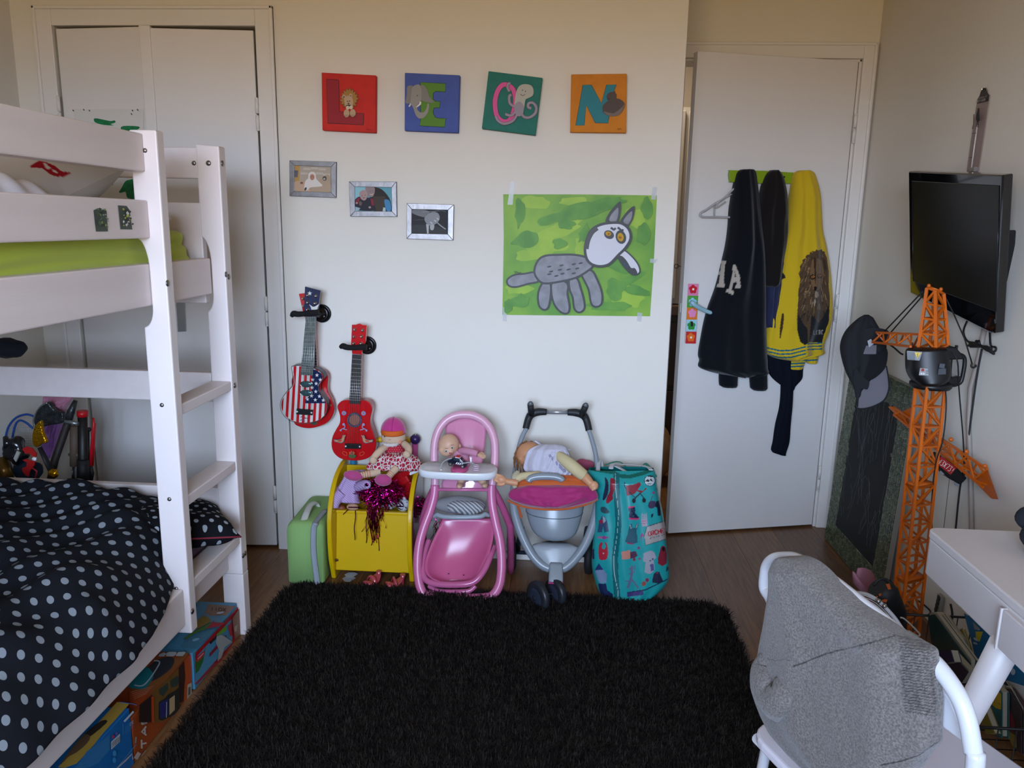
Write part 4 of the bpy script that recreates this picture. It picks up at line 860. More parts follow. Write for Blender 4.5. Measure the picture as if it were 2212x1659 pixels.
# contents of the toy box
stripes = mat('pink_striped_cotton', '#b79ac0', .85, bump=.15, bscale=400); wave_mix(stripes, '#8c78a4', 60, 'DIAGONAL', thresh=.72, soft=.1)
def lump(c, rad, seed, amp=.25, m=None, nu=22, nv=14, R_=None):
    g = G().ell(c, rad, R_, nu, nv); c = np.array(c)
    g.v = [tuple(c+(np.array(p)-c)*(1+amp*noise.noise(Vector((np.array(p)-c)*(1.6/max(rad)))+Vector((seed, seed*2, 0))))) for p in g.v]; return g
def qy(p, y, cr=e7): return AY(*cr([p])[0], y)
pj_ = thing('striped_top', 'pink and lilac striped child top stuffed in the left of the toy box', 'clothing', qy((640, 700), 2.80))
NF = nrm(V(-.1, -1, .35)); p0 = qy((640, 700), 2.80)
part('body', drape(RC(e7, [(240, 740, 960), (330, 560, 900), (430, 500, 870), (560, 420, 840), (680, 350, 830), (800, 330, 815), (900, 420, 840), (935, 560, 850)]), p0, NF, .035, folds=((4, .3, 0), (7, -.4, 1)), amp=.004, seed=3, nr=30, nc=36), stripes, pj_)
part('sleeve', G().tube(smooth([qy((480, 700), 2.775), qy((400, 800), 2.77), qy((330, 920), 2.765), qy((305, 1010), 2.762)], 4), [.022, .02, .017, .017], 14, cap=False), stripes, pj_, solid=.002)
part('sleeve', G().tube(smooth([qy((800, 600), 2.78), qy((880, 560), 2.765), qy((960, 545), 2.75), qy((1000, 550), 2.742)], 4), [.017, .018, .017, .015], 14, cap=False), stripes, pj_, solid=.002)
part('cuff', G().tube([qy((985+60*math.cos(a), 550+55*math.sin(a)), 2.744) for a in np.linspace(0, 6.283, 15)[:-1]], .004, 8, closed=True), stripes, pj_)
# metallic tinsel
tins = mat('magenta_foil', '#b3167c', .18, 1); 
def tinsel(n, cen, spread, seed, hang=None, w=.0032):
    g = G(); r = random.Random(seed)
    for k in range(n):
        d = nrm(V(r.gauss(0, 1), r.gauss(0, .7), r.gauss(0, .8))); L = r.uniform(.25, .55); steps = 6; pts = []; p = V(*cen)+V(d[0]*spread[0], d[1]*spread[1], d[2]*spread[2])*r.uniform(.2, .7); d = nrm(d*.6+V(r.gauss(0, .6), r.gauss(0, .4), r.gauss(0, .6)))
        for s_ in range(steps):
            t = s_/(steps-1)*L; q = p+V(d[0]*spread[0], d[1]*spread[1], d[2]*spread[2])*t+V(0, 0, -spread[2]*.5*t*t)+V(r.gauss(0, .003), r.gauss(0, .003), r.gauss(0, .003)); pts.append(q)
        side = nrm(np.cross(d, V(r.gauss(0, 1), r.gauss(0, 1), r.gauss(0, 1)))); g.grid([[q+side*w/2, q-side*w/2] for q in pts], sm=False)
    if hang: 
        for k in range(hang[0]):
            a = V(*hang[1])+V(r.gauss(0, hang[3]), r.uniform(-.004, .004), r.uniform(0, .03)); L = r.uniform(.3, 1)*hang[2]; dx = r.gauss(0, .01); pts = [a+V(dx*t*t+.003*math.sin(t*9+k), -.004*math.sin(t*5), -L*t) for t in np.linspace(0, 1, 9)]
            tw = r.uniform(0, 6); g.grid([[q+V(math.cos(tw+i*.5), math.sin(tw+i*.5), 0)*w/2, q-V(math.cos(tw+i*.5), math.sin(tw+i*.5), 0)*w/2] for i, q in enumerate(pts)], sm=False)
    return g
tp = thing('tinsel_pompom', 'shiny magenta tinsel pompom spilling over the front of the yellow toy box', 'pompom', qy((1250, 700), 2.76))
part('core', lump(qy((1280, 700), 2.80), (.055, .035, .045), 3, .4), mat('tinsel_core', '#2a0828', .3, .6), tp)
part('tinsel_strips', tinsel(900, qy((1270, 700), 2.775), (.10, .035, .075), 5, (46, qy((1130, 1070), 2.752), .17, .011)), tins, tp, kind='stuff')
g = G()
for x, y0, y1 in ((740, 1090, 1700), (985, 1100, 1640), (1290, 1090, 1310), (1240, 1100, 1200)):
    a, b_ = qy((x, y0), 2.760), qy((x-15, y1), 2.735); g.grid([[a+(b_-a)*t+V(.002+.002*math.sin(t*8), 0, 0), a+(b_-a)*t+V(-.0015+.002*math.sin(t*8), .001, 0)] for t in np.linspace(0, 1, 9)], sm=False)
for a_ in ([(600, 1018), (850, 1020)], [(490, 1170), (600, 1060)], [(1600, 1000), (1750, 1005)], [(1640, 880), (1735, 960)]):
    a, b_ = qy(a_[0], 2.755), qy(a_[1], 2.755); g.grid([[a+V(0, 0, .0022), a-V(0, 0, .0022)], [b_+V(0, 0, .0022), b_-V(0, 0, .0022)]], sm=False)
part('loose_strips', g, tins, tp, kind='stuff')
tp2 = thing('tinsel_pompom', 'second magenta tinsel pompom squeezed between toy box and pink high chair', 'pompom', AY(918, 1100, 2.86))
part('tinsel_strips', tinsel(320, AY(918, 1098, 2.86), (.03, .03, .06), 9, (14, AY(948, 1135, 2.76), .085, .010)), tins, tp2, kind='stuff')
skin = mat('doll_vinyl', '#c49a80', .45, spec=.35); skin2 = mat('doll_cloth_skin', '#c2a68c', .85)
g = G().ell(qy((690, 1010), 2.775), (.024, .014, .014)); solo('wooden_bead', g, mat('bead_tan', '#b0886c', .5), 'tan rounded toy lying on the rim of the toy box', 'toy')
g = G().ell(qy((440, 1030), 2.79), (.02, .012, .012)); solo('brown_toy', g, mat('toy_brown', '#7a3c22', .5), 'small brown toy under the striped sleeve in the toy box', 'toy')
pl_ = thing('white_plush', 'white soft toy lying in the right corner of the yellow toy box', 'plush toy', qy((1600, 950), 2.80)); fur = mat('white_plush', '#aeb4bc', .95, bump=.6, bscale=300)
part('body', lump(qy((1430, 950), 2.80), (.034, .022, .02), 2, .1), fur, pl_); part('head', lump(qy((1740, 960), 2.795), (.024, .022, .026), 4, .1), fur, pl_)
part('ear', G().ell(qy((1765, 850), 2.795), (.007, .006, .014)), fur, pl_); part('nose', G().ell(qy((1440, 845), 2.782), (.006, .005, .004)), M('#18181c'), pl_)
rt = thing('toy_fire_engine', 'red plastic fire engine toy with white ladder propped in the toy box', 'toy', qy((1750, 450), 2.86)); rp = mat('toy_red', '#a30d14', .25, coat=.3)
R_ = np.array(Matrix.Rotation(-.5, 3, 'Y'))
part('cab', G().box(qy((1680, 420), 2.86), (.075, .05, .055), R_), rp, rt, bevel=.008); part('body', G().box(qy((1770, 650), 2.88), (.05, .05, .09), np.array(Matrix.Rotation(.2, 3, 'Y'))), rp, rt, bevel=.005)
part('ladder_arm', G().bar(qy((1720, 330), 2.84), qy((2050, 230), 2.83), .022, .02), rp, rt, bevel=.003)
g = G().bar(qy((1880, 330), 2.825), qy((2110, 235), 2.815), .010, .008)
part('ladder', g, white, rt, bevel=.002); 
for k in range(7): part('tooth', G().box(qy((1900+32*k, 305-13*k), 2.815), (.0045, .01, .009)), white, rt)
part('trim_line', G().bar(qy((1762, 385), 2.845), qy((1765, 550), 2.845), .004), white, rt); part('trim_line', G().bar(qy((1850, 235), 2.825), qy((1880, 275), 2.825), .004), white, rt)
# ------------------------------------------------------------- rag doll sitting on the heap
rd = thing('rag_doll', 'rag doll in pink hat and leaf patterned red dress sitting on the toy box', 'doll', qy((1400, 200), 2.80))
def q7(p, y): return AY(*c7([p])[0], y)
hc_ = q7((937, 300), 2.86)
part('head', G().ell(hc_, (.048, .042, .044), nu=28, nv=18), skin2, rd)
g = G(); c = hc_+V(0, .0, .018); g.ell(c, (.0500, .045, .060), nu=32, nv=16, z0=.02)
hat = part('hat', g, mat('fuchsia_velour', '#b12c74', .9, bump=.3, bscale=500, sheen=.5), rd)
part('hat_band', G().lathe([(.0495, -.010), (.052, -.007), (.053, 0), (.052, .008), (.050, .011)], c+V(0, 0, .004), (0, 0, 1), 32, sc=(1, .9)), mat('orange_band', '#c65a16', .8), rd)
part('hat_seam', G().tube([c+V(.004, -.0455*math.cos(a), .0605*math.sin(a)) for a in np.linspace(.2, 1.5, 12)], .0008, 5), mat('seam', '#7c1c50', .9), rd)
F = Flat(BY(2.817), NB, c7, .0003); F.dot(868, 299, 6, 6, M('#20343a')).dot(942, 296, 6, 3, M('#20343a')).line([(900, 320), (908, 327), (916, 319)], 3, M('#8c4a48'), 3)
part('face_print', F.g, F.mats, rd); part('cheek', G().ell(hc_+V(.028, -.030, -.012), (.011, .004, .008)), mat('blush', '#c4806c', .9), rd)
collar = [q7((915+52*math.cos(a)*1.05, 352+14*math.sin(a)), 2.835+.02*math.sin(a)*-1) for a in np.linspace(0, 6.283, 25)[:-1]]
part('collar', G().tube(collar, [.006+.003*(k % 2) for k in range(24)], 8, closed=True), mat('lace', '#c6bcb8', .9, bump=.5, bscale=500), rd)
P0 = q7((940, 400), 2.85); 
part('bodice', drape(RC(c7, [(340, 890, 985), (370, 878, 1010), (400, 874, 1022), (430, 872, 1028), (450, 868, 1035)]), P0, NB, .035, folds=((3, 0, 0),), amp=.001, nr=14, nc=28), dots_mat('dotted_red', '#a81c30', '#d8b0a8', .009, .0012) if False else mat('bodice_red', '#a8182e', .85), rd)
F = Flat(BY(2.8125), NB, c7, .0002)
for i in range(7):
    for j in range(4):
        F.dot(890+19*i+(j % 2)*9, 368+16*j, 2.2, 2.2, M('#d8b0a8'), n=6)
part('bodice_dots', F.g, F.mats, rd)
leaf = mat('leaf_print', '#b3adb0', .85); nt, b = nodes(leaf); tc = nt.nodes.new('ShaderNodeTexCoord'); vo = nt.nodes.new('ShaderNodeTexVoronoi'); vo.feature = 'DISTANCE_TO_EDGE'; vo.inputs['Scale'].default_value = 95; mp = nt.nodes.new('ShaderNodeMapping'); mp.inputs['Scale'].default_value = (1, .35, .75)
nt.links.new(tc.outputs['Object'], mp.inputs[0]); nt.links.new(mp.outputs[0], vo.inputs['Vector']); gt = nt.nodes.new('ShaderNodeMath'); gt.operation = 'GREATER_THAN'; gt.inputs[1].default_value = .10; nt.links.new(vo.outputs['Distance'], gt.inputs[0])
mx = nt.nodes.new('ShaderNodeMix'); mx.data_type = 'RGBA'; mx.inputs[6].default_value = lin('#c6bcb8'); mx.inputs[7].default_value = lin('#98142e'); nt.links.new(gt.outputs[0], mx.inputs[0]); nt.links.new(mx.outputs[2], b.inputs['Base Color'])
part('skirt', drape(RC(c7, [(425, 870, 1040), (445, 830, 1100), (480, 780, 1145), (520, 735, 1160), (545, 728, 1165), (570, 745, 1150)]), q7((940, 480), 2.825), nrm(V(0, -1, .35)), .05, folds=((6, .1, 0), (9, 0, 2)), amp=.007, nr=26, nc=60), leaf, rd)
sl = skin2
part('arm', G().tube(smooth([q7((880, 375), 2.83), q7((835, 410), 2.80), q7((795, 450), 2.785), q7((775, 488), 2.775)], 5), [.013, .014, .013, .013], 12), sl, rd)
part('arm', G().tube(smooth([q7((1020, 355), 2.83), q7((1050, 385), 2.805), q7((1055, 415), 2.79), q7((1040, 445), 2.775)], 5), [.013, .014, .014, .014], 12), sl, rd)
for c in (q7((780, 485), 2.772), q7((1040, 440), 2.772)): part('hand', G().ell(c, (.015, .012, .015)), sl, rd)
sock = mat('striped_sock', '#b89878', .85); 
def leg(pts, foot, frot):
    pts = [q7(p, y) for *p, y in pts]; P = smooth(pts, 6); part('leg', G().tube(P, [.015, .014, .013, .013], 12), sl, rd); n = len(P)
    for k in range(5):
        i = n-3-2*k; part('sock_stripe', G().tube([P[i], P[i]+(P[i+1]-P[i])*.5], .0142, 12), mat('sock_orange', '#b0643c', .85), rd)
    part('shoe', G().ell(q7(foot[:2], foot[2]), foot[3], np.array(Matrix.Rotation(frot, 3, 'Y')), 20, 12), mat('pink_velour', '#a83e72', .9, bump=.3, bscale=500, sheen=.4), rd)
leg([(830, 575, 2.78), (770, 585, 2.765), (715, 595, 2.752), (670, 605, 2.742)], (625, 604, 2.738, (.037, .018, .020)), .12)
leg([(960, 545, 2.77), (930, 575, 2.755), (905, 605, 2.742), (885, 625, 2.735)], (858, 638, 2.730, (.032, .018, .023)), .0)
# ------------------------------------------------------------- under the toy box
g = G(); P = [AZ(*p, .003) for p in c7([(538, 1405), (570, 1388), (620, 1388), (645, 1400), (600, 1430), (560, 1432)])]
g.poly(P).poly([p+V(.006, .01, .012) for p in P]); solo('paper_scrap', g, mat('crumpled_white', '#9ea3a8', .8), 'crumpled scrap of white paper under the yellow toy box', 'paper')
shoe = mat('pink_jelly', '#c44a5c', .15, trans=.35, coat=.4)
def pump(lab, toe, heel, rz):
    t = thing('princess_shoe', lab, 'toy shoe', toe, 'pink plastic dress-up shoes'); toe = V(*toe); heel = V(*heel); d = nrm(heel-toe); L = np.linalg.norm(heel-toe); s_ = V(-d[1], d[0], 0)
    rings = []
    for k in range(11):
        u = k/10; w = .024*math.sin(math.pi*min(1, .12+u*.95))**.5+.002; z = .004+.036*max(0, u-.3)**1.5*1.6; h = .018*(1-u)+.003 if u < .35 else .006
        c = toe+d*L*u; rings.append([c+s_*w*math.cos(a)+V(0, 0, z+h/2+h/2*math.sin(a)) for a in np.linspace(0, 6.283, 13)[:-1]])
    part('sole', G().loft(rings), shoe, t); e_ = toe+d*L; part('heel', G().lathe([(.005, 0), (.004, .02), (.011, .042)], e_-d*.01+V(0, 0, .001), (0, 0, 1), 10), shoe, t)
    part('toe_strap', G().tube([toe+d*.03+s_*.024*math.cos(a)+V(0, 0, .008+.026*math.sin(a)) for a in np.linspace(.1, 3.04, 10)], .006, 8, flat=.4), shoe, t)
pump('pink clear plastic dress-up shoe under the left of the toy box', AZ(*c7([(720, 1475)])[0], .005), AZ(*c7([(840, 1420)])[0], .005), 0)
pump('pink clear plastic dress-up shoe with its heel towards the high chair', AZ(*c7([(880, 1480)])[0], .005), AZ(*c7([(1030, 1450)])[0], .005), 0)
# ------------------------------------------------------------- pink doll high chair
pk1 = mat('pale_pink_plastic', '#cf9bb0', .3, spec=.5); pk2 = mat('pink_plastic', '#c46a94', .3, spec=.5); pk3 = mat('deep_pink_tub', '#bb5580', .25, spec=.5); gl = mat('grey_plastic', '#8f9aa2', .3)
hc = thing('toy_high_chair', 'pink plastic doll high chair with white tray and pink tub underneath', 'toy high chair', (-.35, 2.78, 0))
def hy(z): return 2.632+.235*min(1, max(0, z)/.66)         # the tube frame leans back towards the wall
def q8(x, y, off=0):
    px, py = c8([(x, y)])[0]; Yv = 2.75
    for _ in range(8): Yv = hy(AY(px, py, Yv)[2])+off
    return AY(px, py, Yv)
arch = [(207, 655), (207, 560), (200, 440), (206, 330), (235, 235), (290, 165), (360, 130), (430, 122), (500, 132), (570, 170), (625, 240), (652, 330), (655, 440), (645, 560), (630, 655)]
part('back_tube', G().tube(smooth([q8(*p) for p in arch], 5), .0155, 16), pk1, hc)
lf = [(207, 650), (200, 730), (170, 840), (125, 960), (92, 1080), (78, 1200), (80, 1320), (100, 1420), (140, 1480), (200, 1498), (400, 1495), (580, 1490), (640, 1470), (685, 1400), (702, 1300), (703, 1180), (690, 1060), (660, 930), (635, 800), (628, 700), (630, 650)]
part('front_tube', G().tube(smooth([q8(*p) for p in lf], 5), .017, 16), pk2, hc)
for x in (170, 585): p = q8(x, 1520); part('foot', G().ell(V(p[0], p[1], .011), (.026, .026, .011)), pk2, hc)
rear = [(640, 690), (690, 800), (725, 900), (750, 980), (760, 1060)]
for s_ in (0, 1):
    pts = [(q8(x, y)+V(0, .07*i/4+.01, 0)) if s_ == 0 else V(2*q8(420, y)[0]-q8(x, y)[0], (q8(x, y)+V(0, .07*i/4+.01, 0))[1], q8(x, y)[2]) for i, (x, y) in enumerate(rear)]
    e_ = pts[-1]; pts.append(V(e_[0], min(2.94, e_[1]+.05), .018)); part('rear_tube', G().tube(smooth(pts, 4), .014, 12), mat('rose_plastic', '#a34a74', .3), hc)
# back rest: thin curved sheet
rings = []; R_ = [(150, 300, 560), (165, 292, 580), (200, 285, 588), (235, 285, 590), (300, 292, 585), (400, 300, 572), (500, 310, 560), (600, 270, 590), (640, 255, 592), (690, 262, 560)]
P = []
for y, xl, xr in rows_interp(R_, 24):
    row = []
    for j in range(15):
        u = j/14; y2 = y+(45*(2*u-1)**2 if y < 240 else 0)*(240-y)/90 if y < 240 else y; row.append(q8(xl+(xr-xl)*u, y2, .012-.012*math.sin(u*3.14)))
    P.append(row)
part('seat_back', G().grid(P), mat('gloss_pink_sheet', '#c47f9d', .12, coat=.5), hc, solid=.003)
part('cross_tube', G().tube([q8(215, 683, -.004), q8(625, 686, -.004)], .006, 10), pk2, hc)
# white tray : a ring with a recessed floor
tz = (q8(400, 560)[2]+q8(400, 470)[2])/2
trayp = [(-.108, -.052), (-.085, -.068), (-.04, -.074), (.04, -.074), (.085, -.068), (.108, -.052), (.117, -.02), (.110, .02), (.085, .045), (.045, .040), (0, .030), (-.045, .040), (-.085, .045), (-.110, .02), (-.117, -.02)]
tc_ = q8(400, 520); tc_ = V(tc_[0], tc_[1]-.062, tc_[2]+.013)
def tring(k, dz, ins=0): return [tc_+V(p[0]*k, p[1]*k, dz) for p in smooth([V(p[0]*1.24, p[1]*1.06) for p in trayp], 3, True)]
part('tray', G().loft([tring(.90, .006), tring(.97, .013), tring(1.0, .008), tring(1.0, -.012), tring(.93, -.016)], cap=False).loft([tring(.90, .006), tring(.86, -.004), tring(.3, -.005)]), mat('white_tray', '#d8dade', .25, coat=.3), hc, weld=True)
for s_ in (-1, 1): part('tray_dish', G().lathe([(.001, -.0035), (.024, -.0035), (.028, -.001)], tc_+V(s_*.075, -.015, 0), (0, 0, 1), 20, cap=False), mat('white_dish', '#b4b8bf', .3), hc)
part('play_disc', G().lathe([(.001, .016), (.040, .016), (.043, .012), (.043, -.003), (.001, -.003)], tc_+V(.006, -.022, 0), (0, 0, 1), 28, sc=(1.15, .75)), mat('hot_pink_disc', '#bb4d80', .3), hc)
gt_ = [q8(x, y, o) for x, y, o in ((250, 538, -.10), (258, 490, -.10), (290, 462, -.10), (340, 450, -.10), (380, 462, -.105), (420, 485, -.11), (460, 480, -.11), (495, 490, -.11), (515, 535, -.11))]
part('bead_wire', G().tube(smooth(gt_, 5), .0022, 8), mat('grey_wire', '#8f9396', .3), hc)
for k in range(3): part('bead_ring', G().tube([q8(515, 505+14*k, -.11)+V(.010*math.cos(a), .010*math.sin(a), 0) for a in np.linspace(0, 6.283, 15)[:-1]], .0022, 6, closed=True), [mat('ring_pale', '#c9b0bf', .3)], hc)
part('bead_foot', G().ell(q8(252, 540, -.10), (.005,)*3), white, hc)
# grey shelf bar with a folded blanket on it
part('shelf_bar', G().tube(smooth([q8(195, 888, .012), q8(225, 872, .002), q8(270, 885, -.008), q8(400, 890, -.012), (q8(540, 884, -.008)), q8(580, 868, .002), q8(612, 880, .012)], 5), [.006, .010, .009, .0095, .009, .010, .006], 12), gl, hc)
P = []
for k_, (yy, xl, xr) in enumerate(rows_interp([(900, 255, 640), (960, 238, 648), (1050, 195, 640), (1150, 155, 615), (1230, 132, 580), (1300, 138, 545), (1345, 175, 520), (1372, 240, 480)], 26)):
    t = k_/25; row = []
    for j in range(19):
        u = -1+2*j/18; x = (xl+xr)/2+u*(xr-xl)/2; off = .055*(1-abs(u)**3)*math.sin(min(1, t*1.4)*1.57)+.045-t*.075
        row.append(q8(x, yy, off))
    P.append(row)
part('tub', G().grid(P), pk3, hc, solid=.004)
for x in (308, 420): part('tub_hole', G().ell(q8(x, 1312 if x < 400 else 1322, -.001), (.003, .002, .002)), M('#2a0818'), hc)
lp = [(160, 1060, .05), (130, 1150, .03), (118, 1260, .01), (135, 1350, -.01), (220, 1388, -.02), (400, 1392, -.03), (500, 1370, -.03), (570, 1290, -.02), (620, 1180, .01), (648, 1110, .05)]
part('footrest_tube', G().tube(smooth([q8(*p) for p in lp], 5), .012, 14), mat('rose_gloss', '#bb5f8b', .2, coat=.3), hc)
part('footrest_tube', G().tube(smooth([q8(x, y, o+.02) for x, y, o in ((160, 1400, 0), (230, 1440, -.01), (400, 1445, -.02), (470, 1435, -.02), (510, 1400, -.02))], 5), .009, 12), mat('rose_gloss'), hc)
bl = thing('folded_blanket', 'rolled grey and white striped cloth on the high chair shelf', 'cloth', q8(400, 830, .02)); gm_ = mat('grey_knit', '#7e8084', .9, bump=.3, bscale=600); sm_ = mat('grey_white_stripes', '#b2b4b8', .9, bump=.2, bscale=600); wave_mix(sm_, '#66686c', 34, 'DIAGONAL', thresh=.5, soft=.05, dist=1.5)
part('outer_roll', lump(q8(400, 798, .02), (.105, .035, .034), 3, .12), gm_, bl); part('inner_roll', lump(q8(435, 815, -.006), (.073, .028, .026), 6, .15), sm_, bl)
# ------------------------------------------------------------- baby doll in the high chair
bd_ = thing('baby_doll', 'small bald baby doll in pink slumped in the high chair', 'doll', q8(380, 480))
hd = q8(308, 350, -.045)
g = G().ell(hd, (.040, .038, .043), np.array(Matrix.Rotation(.35, 3, 'Y')), 26, 18).ell(hd+V(-.006, -.018, -.016), (.027, .022, .022), nu=20, nv=12).ell(hd+V(-.022, -.024, -.012), (.012,)*3).ell(hd+V(.012, -.028, -.016), (.012,)*3).ell(hd+V(-.007, -.0395, -.013), (.0045, .005, .004)).ell(hd+V(.040, .004, -.004), (.007, .006, .011))
g.ell(hd+V(.016, .012, -.040), (.016, .016, .016)); vin = mat('doll_vinyl')
part('head', g, vin, bd_, remesh=.0022, smooth_it=4)
eye = mat('doll_eye', '#c9c6c0', .2); iris = mat('doll_iris', '#27503c', .2)
for ex, ez in ((290, 396), (335, 370)):
    c = q8(ex, ez, -.045-.0385); part('eye', G().ell(c, (.0052, .003, .0045)), eye, bd_); part('iris', G().ell(c+V(0, -.002, 0), (.0032, .0018, .0035)), iris, bd_)
    part('eyebrow', G().tube([c+V(-.006, -.0002, .009), c+V(0, -.0008, .011), c+V(.006, 0, .010)], .0007, 5), M('#7a5236'), bd_)
part('mouth', G().ell(q8(322, 412, -.045-.036), (.0055, .003, .0028)), mat('doll_lips', '#a8485a', .4), bd_)
romp = mat('pink_romper', '#bc7e98', .85, bump=.3, bscale=500)
part('body', G().tube(smooth([q8(375, 395, -.03), q8(400, 450, -.03), q8(410, 520, -.03)], 4), [.022, .032, .032], 16), romp, bd_, remesh=.003)
part('sleeve', G().tube(smooth([q8(395, 395, -.045), q8(440, 395, -.07), q8(490, 405, -.085), q8(525, 418, -.09)], 4), [.013, .014, .013, .011], 14), romp, bd_)
def hand(c, d, n, s=1., name='hand', parent=None, m=None, curl=.5):
    """small doll hand: palm, four fingers and a thumb as one continuous piece; d points along the fingers, n out of the back"""
    d = nrm(d); n = nrm(np.array(n)-d*np.dot(n, d)); w = np.cross(d, n); c = np.array(c, float); g = G()
    g.ell(c+d*.010*s, (.0115*s, .0085*s, .0055*s), np.array([d, w, n]).T, 14, 10)
    for k in range(4):
        o = c+d*.016*s+w*(k-1.5)*.0046*s; L = (.013, .0155, .015, .012)[k]*s
        g.tube(smooth([o-d*.006*s, o, o+d*L*.55-n*L*.15*curl*2, o+d*L*.85-n*L*.6*curl], 3), [.0030*s, .0029*s, .0026*s, .0022*s], 8)
    o = c+d*.004*s-w*.008*s; g.tube(smooth([c+d*.003*s, o, o+d*.007*s-w*.004*s, o+d*.013*s-w*.004*s-n*.003*s], 3), [.004*s, .0036*s, .0032*s, .0026*s], 8)
    return part(name, g, m or vin, parent, remesh=.0011*s, smooth_it=2)
hand(q8(525, 420, -.092), q8(560, 432, -.10)-q8(525, 420, -.092), V(0, -.5, 1), 1.15, parent=bd_, curl=.4)
part('leg', G().tube(smooth([q8(430, 560, -.02), q8(410, 600, -.04), q8(395, 635, -.045), q8(392, 655, -.055)], 4), [.017, .014, .012, .014], 12).ell(q8(390, 655, -.062), (.013, .018, .010)), vin, bd_, remesh=.0025, smooth_it=2)
part('leg', G().tube(smooth([q8(510, 570, -.02), q8(545, 605, -.04), q8(575, 640, -.045)], 4), [.017, .014, .013], 12).ell(q8(578, 650, -.055), (.013, .018, .010)), vin, bd_, remesh=.0025, smooth_it=2)
part('trousers', G().tube(smooth([q8(420, 540, -.015), q8(420, 590, -.03), q8(425, 620, -.036)], 3), [.024, .019, .018], 12).tube(smooth([q8(490, 545, -.015), q8(520, 590, -.03), q8(530, 612, -.036)], 3), [.024, .019, .018], 12), mat('baby_trousers', '#b8a4ac', .9), bd_, remesh=.003)
# toy police car on the tray
tcar = thing('toy_car', 'black and white toy police car with red light bar on the tray', 'toy car', q8(380, 500, -.07))
cc = q8(375, 478, -.09); Rz = np.array(Matrix.Rotation(-.12, 3, 'Z') @ Matrix.Rotation(.12, 3, 'Y')); nb = mat('car_navy', '#15182a', .2, coat=.5)
def cl(x, y, z): return cc+Rz@V(x, y, z)
side = [(-.034, -.006), (-.036, .002), (-.026, .008), (-.016, .018), (.010, .019), (.022, .010), (.036, .007), (.038, -.002), (.036, -.008)]
part('body', G().prism([cl(x, -.013, z) for x, z in side], Rz@V(0, .026, 0)), nb, tcar, bevel=.003)
for x in (-.022, .024):
    for y in (-.0145, .0145): part('wheel', G().cyl(cl(x, y-.003, -.007), cl(x, y+.003, -.007), .0075, 16), rubber, tcar); part('hub', G().cyl(cl(x, y-.0036, -.007), cl(x, y+.0036, -.007), .004, 10), metalm, tcar)
part('light_bar', G().box(cl(.0, 0, .0225), (.014, .018, .005), Rz), mat('light_red', '#b01820', .2), tcar, bevel=.001); part('light_base', G().box(cl(0, 0, .0195), (.018, .02, .003), Rz), white, tcar)
g = G()
for k in range(4): g.prism([cl(-.004+.007*k, -.0135, -.004), cl(0+.007*k, -.0135, -.004), cl(.004+.007*k, -.0135, .004), cl(0+.007*k, -.0135, .004)], Rz@V(0, -.0006, 0))
part('stripes', g, white, tcar, kind='stuff'); part('window', G().prism([cl(-.014, -.0134, .009), cl(.012, -.0134, .009), (cl(.008, -.0134, .016)), cl(-.010, -.0134, .016)], Rz@V(0, -.0006, 0)), mat('car_glass', '#2c3a44', .1), tcar)
# ------------------------------------------------------------- toy pushchair
grp = mat('silver_grey_plastic', '#828b93', .28, spec=.5, var=.03); blk = mat('matt_black_grip', '#1a1c20', .55); fus = mat('fuchsia_fabric', '#9c1d62', .75, bump=.2, bscale=500, sheen=.3); org = mat('orange_fabric', '#b8551c', .75, bump=.2, bscale=500, sheen=.3)
st = thing('toy_pushchair', 'grey doll pushchair with fuchsia and orange hood and black grips', 'toy pushchair', (-.02, 2.78, 0))
def sy(z): return 2.63+.30*min(1, max(0, z)/.62)
def q1(x, y, off=0):
    px, py = d1([(x, y)])[0]; Yv = 2.8
    for _ in range(8): Yv = sy(AY(px, py, Yv)[2])+off
    return AY(px, py, Yv)
rail_l = [(225, 280), (190, 350), (165, 440), (150, 540), (138, 640), (130, 740), (135, 850), (160, 960), (205, 1080), (265, 1190), (330, 1260), (390, 1290)]
rail_r = [(668, 290), (695, 370), (720, 470), (732, 580), (740, 680), (738, 790), (720, 900), (685, 1020), (635, 1130), (570, 1220), (510, 1275), (470, 1292)]
for R_ in (rail_l, rail_r): part('side_tube', G().tube(smooth([q1(*p) for p in R_], 5), [.0085, .009, .009, .0095, .011, .014, .0165, .017, .017, .017, .017, .016], 16), grp, st)
part('handle_bar', G().tube([q1(360, 165), q1(530, 168)], .0085, 14), mat('alu', '#a5a8ac', .3, .6), st)
for R_, top in (([(218, 285), (238, 215), (262, 180), (310, 165), (368, 166)], (252, 85)), ([(672, 298), (652, 220), (625, 185), (575, 170), (518, 168)], (648, 95))):
    part('grip_joint', G().tube(smooth([q1(*p) for p in R_], 5), [.013, .014, .016, .015, .012], 14), blk, st)
    a = q1(R_[2][0]-4, R_[2][1], -.005); b_ = q1(top[0], top[1]+25, -.045); part('grip', G().tube([a, b_], [.013, .012], 14), blk, st); part('grip_cap', G().ell(b_, (.011, .006, .012)), mat('cap_grey', '#4a4d52', .4), st)
